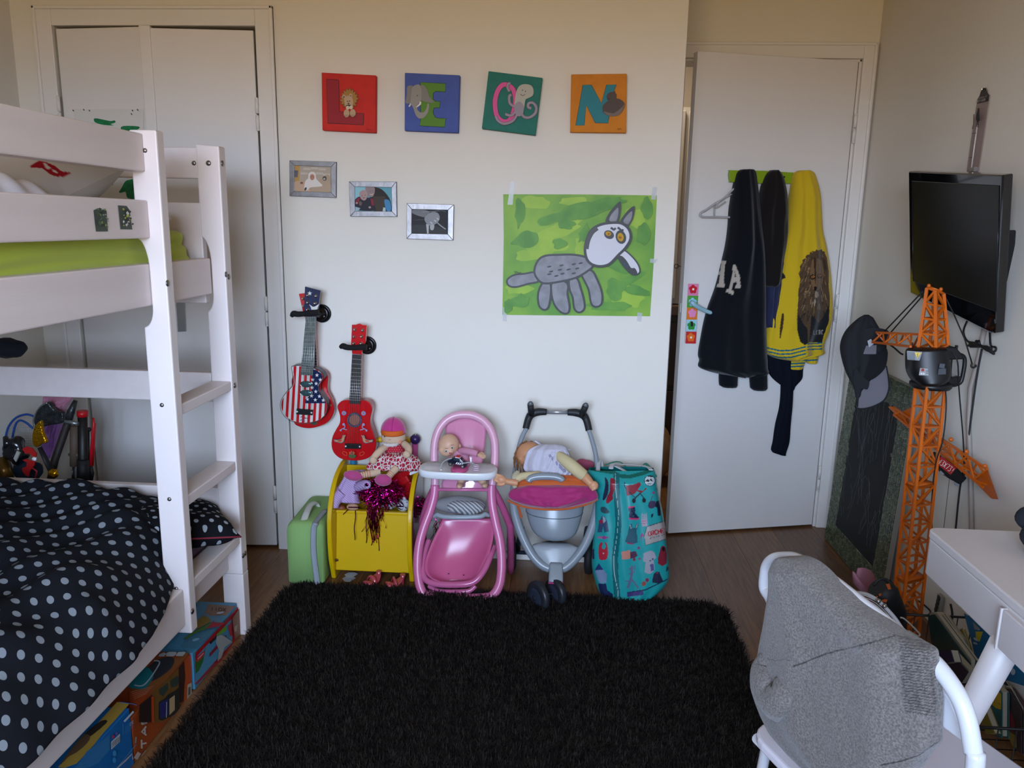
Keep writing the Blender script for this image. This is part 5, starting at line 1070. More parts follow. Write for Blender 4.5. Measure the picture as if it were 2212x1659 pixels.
# nose joint and wheels
na, nb_ = q1(436, 1240, -.012), q1(434, 1372, -.02); part('nose', G().loft([[na+V(x*.024, y*.018, 0) for x, y in ((-1,-1),(1,-1),(1,1),(-1,1))], [nb_+V(x*.0275, y*.022, 0) for x, y in ((-1,-1),(1,-1),(1,1),(-1,1))]]), grp, st, bevel=.007, bseg=3)
part('nose_trim', G().bb(*sum([[q1(434, 1378, -.02)[i]-r, q1(434, 1378, -.02)[i]+r] for i, r in enumerate((.027, .021, .0024))], [])), fus, st)
drk = mat('dark_slate_plastic', '#22262e', .3)
fc = q1(434, 1430, -.02); part('fork', G().tube([q1(434, 1380, -.02), fc, fc+V(0, .012, -.03)], [.016, .015, .012], 12), drk, st)
def wheel(c, ax, r, w, name='front_wheel'):
    c = np.array(c); ax = nrm(ax); part(name, G().lathe([(r*.62, -w*.45), (r*.82, -w/2), (r*.97, -w*.38), (r, 0), (r*.97, w*.38), (r*.82, w/2), (r*.62, w*.45)], c, ax, 36), rubber if name != 'front_wheel' else mat('wheel_slate', '#23262c', .4), st)
    part('wheel_disc', G().lathe([(r*.60, -w*.55), (r*.5, -w*.62), (r*.2, -w*.60), (.0005, -w*.66)], c, ax, 28, cap=False), mat('disc_slate', '#2c3240', .2, coat=.4), st)
    part('wheel_hub', G().lathe([(r*.16, -w*.75), (r*.1, -w*.8), (.0004, -w*.8)], c, ax, 12), drk, st)
fw = AY(*d1([(308, 1492)])[0], 2.60); wheel(fw+V(0, 0, 0), (.75, .6, 0), .059, .026); wheel(fw+V(.062, .038, 0), (.75, .6, 0), .055, .026)
part('axle', G().tube([fw, fw+V(.06, .04, 0)], .007, 10), drk, st)
rw_ = AY(*d1([(115, 1185)])[0], 2.90); wheel((rw_[0], 2.895, .075), (1, .15, 0), .074, .03, 'rear_wheel'); wheel((.135, 2.895, .075), (-1, .15, 0), .074, .03, 'rear_wheel')
part('rear_axle', G().tube([V(rw_[0], 2.895, .075), V(.135, 2.895, .075)], .008, 10), drk, st)
part('rear_leg', G().tube([V(rw_[0]+.025, 2.895, .085), q1(190, 1000, .03)], .011, 10), drk, st); part('rear_leg', G().tube([V(.11, 2.895, .085), q1(660, 1000, .03)], .011, 10), drk, st)
# bowl seat
rings = []
for y, xl, xr in rows_interp([(800, 190, 650), (860, 205, 640), (900, 212, 632), (960, 225, 618), (1020, 245, 600), (1070, 275, 575), (1100, 320, 530), (1115, 370, 480)], 18):
    a, b_ = q1(xl, y, -.06), q1(xr, y, -.06); c = (a+b_)/2+V(0, .05, 0); rx = (b_-a)[0]/2; rings.append([c+V(rx*math.cos(t), rx*.75*math.sin(t), 0) for t in np.linspace(0, 6.283, 33)[:-1]])
part('seat_bowl', G().loft(rings), grp, st)
c = rings[6]; part('bowl_line', G().tube([p+V(0, -.001, 0) for p in c], .0014, 6, closed=True), mat('bowl_groove', '#4c545c', .5), st)
rings = []
for y, xl, xr in rows_interp([(1118, 330, 530), (1125, 280, 580), (1145, 262, 600), (1175, 272, 590), (1230, 310, 550), (1275, 360, 500)], 10):
    a, b_ = q1(xl, y, .0), q1(xr, y, .0); c = (a+b_)/2+V(0, .012, 0); rx = (b_-a)[0]/2; rings.append([c+V(rx*math.cos(t), .028*math.sin(t), 0) for t in np.linspace(0, 6.283, 33)[:-1]])
part('foot_board', G().loft(rings), mat('light_grey_plastic', '#959da4', .25), st)
# hood folded down: orange crown, fuchsia front with orange piping
hood = drape(RC(d1, [(690, 200, 660), (710, 140, 690), (735, 105, 722), (765, 92, 735), (795, 110, 728), (820, 160, 660), (845, 240, 560), (860, 330, 470)]), q1(410, 780, -.11), nrm(V(0, -1, .55)), .05, folds=((3, .3, 1), (5, -.4, 0)), amp=.006, nr=26, nc=60, power=.6)
part('hood_front', hood, fus, st)
part('hood_crown', drape(RC(d1, [(625, 250, 500), (632, 190, 560), (648, 165, 620), (670, 152, 655), (700, 140, 690), (722, 128, 700)]), q1(410, 680, -.10), nrm(V(0, -1, .9)), .04, folds=((3, 0, 0),), amp=.003, nr=16, nc=50), org, st)
pp = [(92, 800), (150, 828), (220, 848), (320, 862), (420, 866), (520, 860), (620, 838), (690, 815), (735, 790)]
part('hood_piping', G().tube(smooth([q1(x, y, -.135+.06*abs(x-415)/330) for x, y in pp], 5), .0042, 8), org, st)
part('hood_tape', G().bar(q1(160, 835, -.085), q1(188, 925, -.075), .012, .002), org, st)
part('bumper_bar', G().tube(smooth([q1(x, y, -.155) for x, y in ((235, 668), (250, 645), (290, 632), (360, 627), (430, 632), (470, 645), (487, 662))], 5), [.010, .0125, .013, .0135, .013, .0125, .010], 14), grp, st)
# ------------------------------------------------------------- doll lying in the pushchair
dl = thing('cloth_doll', 'reddish haired doll in white cap and dress lying in the pushchair', 'doll', q1(400, 560, -.02))
hh = q1(245, 475, -.04); vin2 = mat('doll_vinyl_tan', '#b98460', .45)
g = G().ell(hh, (.052, .045, .052), nu=26, nv=16).ell(hh+V(-.030, -.026, -.006), (.012, .012, .010)).ell(hh+V(-.004, -.038, -.018), (.018, .014, .016)).ell(hh+V(-.012, -.043, .006), (.006, .006, .006)).ell(hh+V(.02, 0, -.05), (.02, .02, .02))
part('head', g, vin2, dl, remesh=.0026, smooth_it=3)
for a_ in ((225, 440), (262, 425)): c = q1(*a_, -.082); part('closed_eye', G().tube([c+V(-.006, 0, .001), c+V(0, -.001, -.002), c+V(.006, 0, 0)], .0009, 5), M('#5a3420'), dl)
hair = mat('auburn_hair', '#6e4526', .6, hx2='#8e6236', vscale=80, ani=(1, 1, .2)); g = G(); r_ = random.Random(4)
for k in range(150):
    a = r_.uniform(1.2, 4.6); b_ = r_.uniform(-.3, 1.2); p = hh+V(.053*math.cos(a)*math.cos(b_), .046*math.sin(a)*math.cos(b_)*.9+.006, .054*math.sin(b_)); q = p+V(-.004, .004, -.03-.03*r_.random())
    g.tube([p, (p+q)/2+V(-.006, 0, 0), q], [.0022, .0018, .0008], 5)
part('hair', g, hair, dl, kind='stuff')
wc_ = mat('white_muslin', '#b9b6c4', .9, bump=.4, bscale=300, var=.06, vscale=20)
part('cap', drape(RC(d1, [(398, 330, 460), (410, 290, 500), (440, 240, 520), (480, 222, 520), (530, 210, 520), (570, 205, 520), (600, 225, 520), (615, 240, 505)]), q1(360, 500, -.085), nrm(V(-.2, -1, .35)), .045, folds=((4, .3, 0), (7, .5, 2)), amp=.006, nr=30, nc=50), wc_, dl)
part('dress', drape(RC(d1, [(420, 380, 480), (450, 375, 520), (500, 360, 540), (560, 330, 560), (600, 320, 560), (630, 330, 520)]), q1(430, 540, -.10), nrm(V(.1, -1, .3)), .035, folds=((6, .6, 0), (11, .2, 1)), amp=.006, nr=26, nc=60), wc_, dl)
g = G(); 
for k in range(14): a, b_ = (390+k*8, 480+k*8.5), None; g.ell(q1(a[0], a[1], -.138), (.005, .003, .005), nu=8, nv=6)
part('lace_trim', g, mat('lace_dark', '#8c88a0', .9), dl, kind='stuff')
part('cap_ribbon', G().prism([q1(*p, -.06) for p in ((455, 420), (540, 434), (530, 444), (470, 436))], V(0, .002, 0)), wc_, dl)
part('cap_ribbon', G().prism([q1(*p, -.06) for p in ((275, 375), (290, 372), (350, 408), (340, 416))], V(0, .002, 0)), wc_, dl)
yk = mat('cream_sleeve', '#bfb088', .85, bump=.2, bscale=400)
part('sleeve', G().tube(smooth([q1(440, 468, -.12), q1(490, 505, -.145), q1(545, 550, -.155), q1(600, 595, -.155), q1(635, 622, -.15)], 4), [.016, .021, .024, .023, .021], 16), yk, dl)
part('seam', G().tube(smooth([q1(450, 475, -.137), q1(520, 520, -.168), q1(575, 560, -.18), (q1(625, 612, -.175))], 4), .0009, 5), M('#8a7c54'), dl)
part('forearm', G().tube(smooth([q1(625, 615, -.15), q1(655, 645, -.155), q1(685, 680, -.16)], 4), [.018, .017, .014], 14).ell(q1(705, 695, -.163), (.018, .012, .018)).ell(q1(727, 690, -.168), (.006,)*3).ell(q1(722, 705, -.168), (.006,)*3).ell(q1(712, 716, -.168), (.006,)*3).ell(q1(698, 722, -.168), (.006,)*3), mat('doll_skin_peach', '#c18a66', .45), dl, remesh=.0022, smooth_it=1)
part('sleeve', G().tube(smooth([q1(320, 610, -.11), q1(260, 618, -.135), q1(190, 628, -.14), q1(150, 650, -.14)], 4), [.012, .013, .014, .014], 14), yk, dl)
part('sleeve_cuff', G().tube(smooth([q1(165, 600, -.13), q1(140, 625, -.14), q1(135, 680, -.14), q1(145, 712, -.14)], 4), [.010, .012, .011, .008], 12), mat('cream_lace', '#a8a088', .9, bump=.4, bscale=400), dl)
part('forearm', G().tube(smooth([q1(160, 675, -.145), q1(110, 668, -.15), q1(75, 662, -.15)], 4), [.013, .012, .010], 12), mat('doll_skin_peach'), dl)
a = q1(80, 662, -.15); hand(a, q1(30, 645, -.155)-a, V(0, -1, .3), 1.7, parent=dl, m=mat('doll_skin_peach'), curl=.35)
# rolled pink cloth behind pushchair
g = lump(AY(1262, 1004, 2.955), (.04, .02, .022), 2, .2); solo('pink_cloth', g, mat('dusty_pink', '#a8506c', .9), 'folded pink cloth standing behind the right arm of the pushchair', 'cloth')
# ------------------------------------------------------------- teal shopping bag
bgp = [(300, 130, 712), (330, 125, 728), (380, 170, 738), (450, 190, 745), (560, 195, 765), (700, 190, 795), (850, 180, 818), (1000, 165, 832), (1150, 160, 850), (1250, 180, 855), (1320, 200, 825), (1400, 235, 745), (1460, 265, 650), (1505, 330, 540), (1525, 380, 430)]
bagn = nrm(V(-.12, -1, .13)); b0 = AY(*d2([(480, 900)])[0], 2.76)
g = drape(RC(d2, bgp), b0, bagn, .085, nr=240, nc=380, folds=((1.7, .5, 1), (3.1, .8, 0), (5, -1.2, 2)), amp=.0028, endtaper=.12, power=.55, back=.9)
g.f = [f for f in g.f if len(f) == 4]; g.m = [0]*len(g.f); g.sm = [True]*len(g.f)
LY = []
def add(pts, hx, sm=0):
    q = d2(pts); LY.append(([tuple(p) for p in smooth(q, sm, True)] if sm else q, hx))
def addl(pts, w, hx): LY.append((strokepoly(d2(pts), w/d2.k), hx))
def addd(x, y, rx, ry, hx, a=0): add([(x+rx*math.cos(t)*math.cos(a)-ry*math.sin(t)*math.sin(a), y+rx*math.cos(t)*math.sin(a)+ry*math.sin(t)*math.cos(a)) for t in np.linspace(0, 6.283, 13)[:-1]], hx)
addl([(150, 300), (360, 335), (400, 365), (500, 372), (620, 340), (720, 300)], 34, '#08584e'); addl([(378, 340), (385, 600), (400, 800), (365, 1100), (370, 1250), (395, 1520)], 55, '#0b5a5e')
nv, rd_, dp = '#1a2438', '#7e1c2c', '#2a1830'
add([(275, 375), (300, 400), (310, 460), (300, 530), (275, 580), (255, 575), (270, 500), (280, 440)], nv, 2); add([(325, 385), (365, 400), (368, 470), (345, 540), (350, 570), (300, 615), (285, 590), (300, 540), (320, 500)], rd_, 2)
add([(462, 455), (540, 440), (590, 420), (600, 440), (570, 490), (620, 500), (640, 470), (655, 480), (600, 520), (560, 500), (545, 525), (470, 545)], rd_); addl([(452, 425), (455, 460), (470, 490)], 9, nv); addl([(490, 505), (545, 560), (590, 520), (640, 580)], 9, nv); addl([(540, 575), (560, 555), (600, 515)], 8, nv)
for x, y in ((537, 588), (627, 583)): addd(x, y, 17, 22, '#151a24')
addd(678, 408, 52, 50, '#1a2a38'); addd(678, 408, 46, 44, '#b9c2c4'); add([(635, 415), (660, 392), (672, 405), (690, 388), (708, 414), (690, 412), (680, 402), (668, 418)], '#1a2028'); addl([(655, 436), (695, 436)], 8, '#6a7478'); addd(685, 368, 28, 6, '#1a2028')
add([(480, 642), (545, 635), (548, 700), (580, 735), (580, 760), (492, 752), (495, 690)], '#14203c'); addl([(480, 648), (546, 640)], 14, '#b03060'); addl([(492, 748), (580, 752)], 16, '#b03060')
for k in range(14): addd(500+ (k*17) % 50, 665+(k*29) % 75, 3, 3, '#5a6a86')
addl([(705, 545), (668, 630)], 5, '#5a1c38'); add([(670, 600), (725, 590), (725, 640), (700, 658), (668, 650)], '#3c2c48', 2); addd(712, 516, 11, 11, '#a02c60')
add([(735, 590), (770, 585), (776, 720), (750, 722), (745, 650), (725, 640)], '#141c30'); add([(690, 710), (712, 700), (705, 735), (690, 740)], '#141c30'); add([(735, 465), (755, 500), (740, 492)], nv)
add([(602, 710), (610, 695), (618, 710), (642, 705), (652, 690), (656, 760), (652, 815), (612, 820), (600, 770)], '#7c8a94'); add([(600, 755), (655, 755), (654, 815), (612, 818)], '#9a8c98'); addd(615, 730, 3, 3, '#202020'); addd(640, 728, 3, 3, '#202020'); addl([(604, 770), (654, 768)], 5, '#a0486c'); addl([(608, 790), (654, 788)], 5, '#a0486c')
add([(238, 650), (275, 640), (320, 688), (290, 702), (245, 690)], '#28444c', 2)
add([(240, 740), (255, 722), (275, 730), (300, 780), (312, 865), (270, 870), (260, 815), (250, 872), (208, 868), (222, 790)], '#2e4460'); addd(240, 775, 20, 18, '#8c2038'); add([(255, 722), (278, 740), (285, 770), (262, 790)], '#8c979c')
addd(232, 915, 24, 12, '#9a5c80'); addd(270, 918, 20, 16, '#8a3c78'); addd(298, 918, 9, 9, '#903c60')
add([(500, 800), (515, 788), (522, 830), (548, 830), (560, 790), (578, 795), (560, 850), (572, 960), (530, 975), (456, 958), (480, 880)], '#24505e', 1); addl([(500, 800), (512, 835)], 8, '#a09898'); addl([(568, 795), (555, 835)], 8, '#a09898'); addl([(475, 965), (530, 975)], 12, '#8c2450')
add([(625, 900), (650, 815), (830, 760), (840, 930), (640, 990)], '#3c4a54'); add([(630, 905), (655, 822), (830, 768), (838, 924), (643, 984)], '#98928e')
tx = []; 
class _C:                                       # collects letter strokes for the painter
    def line(s, pts, w, m): LY.append((strokepoly(d2(pts), w/d2.k), m))
text(_C(), 'ORCHESTRA', (664, 868), (29, -7), (4, 36), 9, '#a02030'); text(_C(), 'KIDS FASHION MATERNITY', (672, 920), (8.4, -2.2), (2, 12), 2.6, '#5a3a44')
add([(222, 990), (245, 958), (255, 975), (248, 1000), (258, 1020), (275, 1020), (285, 990), (270, 960), (290, 965), (302, 1010), (300, 1100), (260, 1118), (222, 1105)], '#a02434', 2); addd(262, 1058, 7, 7, '#c8a0a0')
addl([(170, 1020), (172, 1110)], 22, '#22304e'); 
add([(425, 1045), (500, 1030), (505, 1105), (428, 1115)], '#b47868'); add([(500, 1045), (555, 1040), (570, 1080), (540, 1100), (505, 1108)], '#4c2c40'); addd(580, 1010, 12, 12, '#7c3468'); addd(538, 1114, 14, 16, '#7a2c40'); addd(587, 1108, 14, 12, '#6c4c60'); addd(610, 895, 14, 16, '#8c3c74'); addl([(598, 900), (604, 945)], 8, '#8c3c74')
add([(620, 1060), (660, 1040), (700, 1035), (722, 1055), (738, 1100), (715, 1115), (722, 1200), (700, 1235), (660, 1245), (632, 1225), (640, 1140), (618, 1130)], '#8f8f98', 1); add([(680, 1160), (700, 1150), (715, 1160), (715, 1210), (690, 1220)], '#4a4878'); addd(683, 1125, 6, 6, '#2c3050'); addd(704, 1110, 8, 8, '#2c3050')
add([(768, 1040), (780, 995), (805, 990), (820, 1010), (832, 1070), (828, 1150), (790, 1175), (752, 1150), (750, 1110)], '#762030', 1); addd(800, 1020, 13, 20, '#1c1018')
add([(185, 1210), (222, 1145), (262, 1205), (295, 1245), (290, 1320), (240, 1330), (210, 1290)], '#70809a'); add([(185, 1210), (222, 1145), (262, 1205)], '#20305e'); add([(215, 1330), (285, 1330), (300, 1390), (350, 1425), (345, 1455), (250, 1450), (230, 1400)], '#18244a')
addl([(520, 1170), (515, 1250), (505, 1300), (480, 1370)], 24, '#556078'); addl([(515, 1290), (575, 1370)], 16, '#556078'); addl([(545, 1165), (540, 1240)], 10, '#556078'); addl([(490, 1195), (530, 1198)], 14, '#556078'); addl([(488, 1240), (520, 1245)], 10, '#556078'); addl([(460, 1308), (500, 1308)], 14, '#556078')
addd(625, 1330, 18, 22, '#8a4038', .6); addd(655, 1298, 16, 18, '#7a2c48')
add([(700, 1300), (715, 1240), (740, 1222), (765, 1225), (778, 1260), (800, 1310), (760, 1330), (700, 1320)], '#20243a', 1); addd(745, 1235, 12, 7, '#7c2c48'); addl([(835, 1175), (828, 1220)], 10, '#20243a'); addl([(845, 1180), (840, 1210)], 8, '#20243a'); addl([(475, 1410), (640, 1385), (840, 1290)], 9, '#1c2444'); addl([(475, 1430), (620, 1412)], 38, '#3c3466')
addl([(370, 340), (372, 470), (400, 700), (385, 900), (355, 1100), (360, 1240), (395, 1400), (395, 1520)], 3.5, '#9fc0bc')
paint(g, '#1c8c8c', LY)
bagm = mat('laminated_bag', '#ffffff', .32, coat=.2, attr='paint', bump=.2, bscale=9)
bg = thing('shopping_bag', 'teal laminated shopping bag printed with baby clothes beside the door', 'shopping bag', (.28, 2.76, 0))
part('bag', g, bagm, bg)
wst = mat('white_webbing', '#b4b8bc', .6); 
part('strap', G().tube(smooth([AY(*d2([p])[0], y) for p, y in (((330, 300), 2.76), ((350, 258), 2.80), ((430, 262), 2.83), ((560, 268), 2.83), ((660, 285), 2.79), ((690, 312), 2.75))], 5), .009, 8, flat=.2), wst, bg)
part('strap', G().tube(smooth([AY(*d2([p])[0], y) for p, y in (((215, 360), 2.78), ((218, 260), 2.84), ((235, 225), 2.88), ((250, 300), 2.86))], 5), .008, 8, flat=.2), wst, bg)
part('strap', G().tube(smooth([AY(*d2([p])[0], y) for p, y in (((340, 262), 2.80), ((420, 300), 2.79), ((500, 350), 2.77))], 5), .011, 8, flat=.2), wst, bg)
part('rim_tape', G().tube(smooth([AY(*d2([p])[0], y) for p, y in (((280, 268), 2.88), ((360, 240), 2.90), ((430, 250), 2.90), ((520, 335), 2.88), ((600, 285), 2.88), ((640, 255), 2.86), ((700, 320), 2.80), ((735, 375), 2.76))], 5), .005, 6, flat=.3), mat('teal_tape', '#0b7a6c', .6), bg)
# ------------------------------------------------------------- boxes under the bed
def carton(lab, corners, z1, name='toy_carton', base='#2a6c9c', edge_='#888', cat='box'):
    P = [V(x, y, .003) for x, y in corners]; c = sum(P)/4; t = thing(name, lab, cat, (c[0], c[1], 0), 'boxes stored under the bunk bed'); part('carton', G().prism(P, V(0, 0, z1-.003)), mat('card'+base, base, .5), t, bevel=.002); return t
XB = -1.055
def onx(x): return (lambda px, py: AX(px, py, x))
def onz(z): return (lambda px, py: AZ(px, py, z))
# nearest, blue
xb = -1.045; zb = .16
t = carton('blue and yellow toy box at the bottom left edge, nearest under the bed', [(xb, 1.665), (xb, 1.2), (-1.42, 1.2), (-1.42, 1.665)], zb, base='#0c5c98')
F = Flat(onz(zb+.0006), (0, 0, 1), e2); q = F
F.fill([(1620, 745), (1790, 775), (1400, 1210), (1300, 1340), (1060, 1600), (900, 1659), (800, 1650)], M('#a88a3c', .45)); F.fill([(1400, 1010), (1490, 1015), (1420, 1090), (1350, 1150), (1210, 1250), (1160, 1200)], M('#2a2018'), 2).fill([(1160, 1200), (1250, 1230), (1200, 1330), (1060, 1450), (960, 1500), (900, 1560), (830, 1620), (1000, 1380)], M('#5c4430'), 2)
F.part('top_print', t)
F = Flat(onx(xb+.0006), (1, 0, 0), e2)
F.fill([(1395, 1290), (1515, 1190), (1520, 1400), (1350, 1600), (1200, 1659), (1040, 1659), (1200, 1430)], M('#2c6c9c', .45)); F.fill([(1530, 1300), (1655, 1185), (1660, 1290), (1535, 1405)], M('#b0b8c0')); 
for k in range(6): F.line([(1545+18*k, 1300-17*k), (1548+18*k, 1380-17*k)], 6, M('#30363c'))
F.dot(1545, 1225, 18, 26, M('#9c2c4c')).dot(1590, 1180, 16, 22, M('#6c4c9c')).dot(1560, 1455, 26, 40, M('#2c80b4')).dot(1555, 1550, 26, 40, M('#2c80b4'))
F.line([(1690, 1015), (1820, 875)], 26, M('#a8b8c8')); text(F, 'CE', (1770, 1040), (26, -22), (0, 36), 5, M('#a8b8c8'))
F.line([(1665, 1040), (1665, 1200)], 3, M('#7ca4c0')); F.line([(1580, 1659), (1690, 1560), (1790, 1460), (1800, 1540)], 22, M('#8c98a8'))
for k in range(5): F.line([(1680, 1110+22*k), (1800, 990+22*k)], 4, M('#3c84b4'))
F.line([(1560, 1659), (1835, 1330)], 5, M('#5c9cc4')); F.line([(1600, 745), (1790, 770), (1838, 790)], 8, M('#1c7cc0')); F.part('side_print', t)
# orange brown star ship kit box
zc = .127; xc_ = -1.046
t = carton('orange brown building kit box with a spaceship print, middle box under the bed', [(xc_, 1.975), (xc_, 1.672), (-1.42, 1.672), (-1.42, 1.975)], zc, base='#8c3c14')
F = Flat(onz(zc+.0006), (0, 0, 1), e3); br = M('#7c4a24', .4)
F.fill([(0, 1280), (0, 1215), (330, 900), (560, 850), (760, 760), (740, 800), (480, 1110), (300, 1260), (60, 1480), (0, 1560)], br); F.fill([(210, 1000), (330, 880), (470, 830), (570, 850), (540, 960), (400, 1080), (280, 1140), (180, 1180)], M('#22242a'), 2); F.fill([(0, 1220), (170, 1240), (230, 1200), (300, 1100), (290, 1020), (200, 950), (100, 1060), (0, 1180)], M('#1a6c74', .4), 2)
F.line([(60, 1190), (160, 1200), (250, 1120), (380, 920), (360, 880), (310, 880)], 16, M('#9aa4a8'), 3); F.fill([(0, 1260), (230, 1260), (300, 1220), (180, 1400), (60, 1480), (0, 1500)], M('#943c18', .4))
for a_ in (((380, 800), (440, 775), (470, 795), (440, 828), (372, 828)), ((470, 790), (500, 770), (595, 770), (600, 800), (560, 828), (470, 828)), ((620, 775), (700, 768), (720, 780), (680, 826), (590, 826))): F.fill(list(a_), M('#a0a4a4'))
for k in range(5): F.line([(20+10*k, 1290+24*k), (300-20*k, 1215+24*k)], 4, M('#c49070'))
text(F, 'STAR FORCE'[:0], (0, 0), (1, 0), (0, 1), 1, br); F.part('top_print', t)
F = Flat(onx(xc_+.0006), (1, 0, 0), e3)
F.fill([(700, 880), (780, 780), (800, 900), (790, 1150), (720, 1390), (690, 1400), (700, 1200), (712, 1100)], M('#a8481c', .4)); F.fill([(610, 980), (690, 880), (705, 1060), (690, 1390), (650, 1410), (630, 1300), (620, 1100)], M('#2c140a'), 1); F.fill([(735, 1180), (790, 1150), (790, 1340), (728, 1385)], M('#a8a090')); F.fill([(745, 1215), (772, 1200), (772, 1300), (742, 1320)], M('#50504c'))
F.fill([(260, 1300), (620, 970), (620, 1360), (640, 1480), (420, 1659), (300, 1659)], M('#6c4c24', .4)); F.fill([(365, 1240), (480, 1150), (480, 1240), (420, 1330), (370, 1290)], M('#28382e')).fill([(505, 1130), (600, 1060), (625, 1130), (600, 1190), (520, 1220)], M('#28382e'))
F.fill([(358, 1400), (440, 1350), (480, 1300), (560, 1260), (630, 1200), (625, 1480), (560, 1560), (400, 1640), (358, 1620)], M('#1c2018'), 1); F.fill([(365, 1420), (480, 1350), (480, 1560), (380, 1620)], M('#1c1c58')).fill([(490, 1360), (560, 1310), (560, 1500), (490, 1570)], M('#a8906c')); F.line([(455, 1400), (450, 1600)], 10, M('#9aa0a8'))
F.fill([(100, 1440), (260, 1310), (275, 1360), (275, 1659), (100, 1659)], M('#240c06')); F.line([(270, 1330), (275, 1659)], 34, M('#a84014', .4)); F.part('side_print', t)
F = Flat(onx(xc_+.0010), (1, 0, 0), c3)
text(F, 'ATAB', (908, 1612), (-2, -78), (30, -8), 11, M('#b0a49c')); F.line([(860, 1600), (885, 1560)], 26, M('#a89890')).line([(858, 1500), (862, 1460)], 12, M('#807870'))
F.part('side_lettering', t)
# red edged playground box
zd = .12; xd = -1.04
t = carton('red edged toy box with sky blue sides by the bed foot', [(xd, 2.292), (xd, 1.985), (-1.40, 1.985), (-1.40, 2.292)], zd, base='#3c7c9c')
F = Flat(onz(zd+.0006), (0, 0, 1), e3)
F.fill([(1010, 150), (1350, 175), (1270, 290), (860, 720), (640, 700), (700, 620), (900, 330)], M('#3c6c84', .4)); F.fill([(1005, 150), (1350, 178), (1240, 290), (1040, 300), (960, 260)], M('#7c5c48', .5)); text(F, 'IIOX', (1040, 195), (52, 4), (-6, 40), 9, M('#3a281c')); F.dot(1160, 270, 50, 14, M('#a09ca8'), -.2)
F.fill([(690, 600), (840, 500), (980, 430), (1060, 390), (1080, 420), (1000, 470), (840, 540), (720, 610)], M('#3c6424'), 2).fill([(840, 400), (950, 310), (1040, 370), (980, 420), (850, 480)], M('#7a6018'), 2).fill([(980, 480), (1080, 375), (1090, 400), (1230, 400), (1140, 450)], M('#8c2030')); F.dot(850, 620, 48, 16, M('#6ca0b8'), -.3)
F.part('top_print', t)
F = Flat(onx(xd+.0006), (1, 0, 0), e3)
F.fill([(840, 770), (1280, 300), (1390, 180), (1400, 560), (1310, 680), (830, 1180)], M('#a01c24', .4)); F.fill([(870, 800), (1260, 380), (1300, 340), (1310, 640), (1180, 780), (835, 1165), (832, 1000), (850, 900)], M('#4888a8', .4)); F.fill([(840, 870), (950, 740), (970, 690), (935, 880), (880, 1000), (840, 1040)], M('#2c6428', .4)).fill([(1110, 530), (1230, 420), (1240, 480), (1120, 560)], M('#5c9028')).fill([(1010, 640), (1110, 540), (1100, 590), (1030, 660)], M('#101814'))
F.fill([(845, 830), (945, 740), (948, 800), (850, 898)], M('#b02430')).line([(860, 850), (935, 775)], 8, M('#c8b0b0')).fill([(1010, 780), (1220, 540), (1228, 590), (1010, 825)], M('#7c1424')).fill([(1100, 560), (1160, 540), (1200, 560), (1300, 630), (1200, 700), (1150, 880), (1110, 880), (1130, 740), (1090, 640)], M('#98a0a0', .4), 1)
F.fill([(1300, 330), (1390, 200), (1400, 540), (1330, 600)], M('#7c5c44', .5)).fill([(1240, 430), (1280, 380), (1300, 540), (1270, 560)], M('#9c2028')).fill([(1320, 440), (1360, 410), (1355, 490), (1325, 505)], M('#a09080')); F.dot(1110+55, 895, 62, 42, M('#a82438', .4), -.4)
F.line([(832, 1170), (1310, 680)], 14, M('#a01c24', .4)); F.part('side_print', t)
g = G().bb(-1.30, -1.15, 2.05, 2.25, .123, .137); solo('blue_lid', g, mat('lid_blue', '#1a62a8', .3), 'flat blue lid lying on top of the red edged box', 'lid', bevel=.004)
# ------------------------------------------------------------- dress-up weapons behind the lower bed end
bin_ = thing('storage_bin', 'dark storage bin behind the bed end holding toy swords', 'storage bin', (-1.7, 2.6, 0))
g = G(); X0, X1, Y0_, Y1_ = -2.06, -1.50, 2.44, 2.80
g.bb(X0, X1, Y0_, Y0_+.01, 0, .30).bb(X0, X1, Y1_-.01, Y1_, 0, .30).bb(X0, X0+.01, Y0_, Y1_, 0, .30).bb(X1-.01, X1, Y0_, Y1_, 0, .30).bb(X0, X1, Y0_, Y1_, 0, .01); part('shell', g, mat('bin_grey', '#24262a', .6), bin_)
def w1(x, y, Yv=2.6): return AY(*e1([(x, y)])[0], Yv)
gold = mat('gold_foil', '#b8860c', .25, .9, bump=1, bscale=140); silv = mat('aged_silver', '#4c5052', .35, .8, bump=1, bscale=90, var=.6, vscale=60); bc = mat('toy_black', '#111215', .6); wd = mat('dark_grip', '#2a221e', .6, var=.3, vscale=30)
def blade(name, lab, cat, *parts_):
    t = thing(name, lab, cat, w1(900, 1500)); [part(n_, g_, m_, t) for n_, g_, m_ in parts_]; return t
def ext(a, b_, k=2.): a, b_ = np.array(a), np.array(b_); return b_+(b_-a)*k
t = thing('toy_sabre', 'toy sabre with gold foil hilt and black grip behind the bed end', 'toy sword', w1(700, 1200))
part('grip', G().tube([w1(590, 1010, 2.5), w1(780, 1390, 2.5)], [.010, .013], 12, flat=.6), bc, t)
part('pommel', G().prism([w1(*p, 2.49) for p in smooth([V(600, 615), V(520, 690), V(478, 820), V(485, 960), V(545, 1015), V(620, 960), V(692, 940), V(640, 820), V(615, 700)], 3, True)], V(0, .016, 0)), gold, t, bevel=.004)
part('guard', lump(w1(800, 1400, 2.49), (.017, .012, .016), 3, .3), gold, t)
t = thing('toy_axe', 'toy battle axe with aged silver head and dark handle', 'toy axe', w1(800, 560))
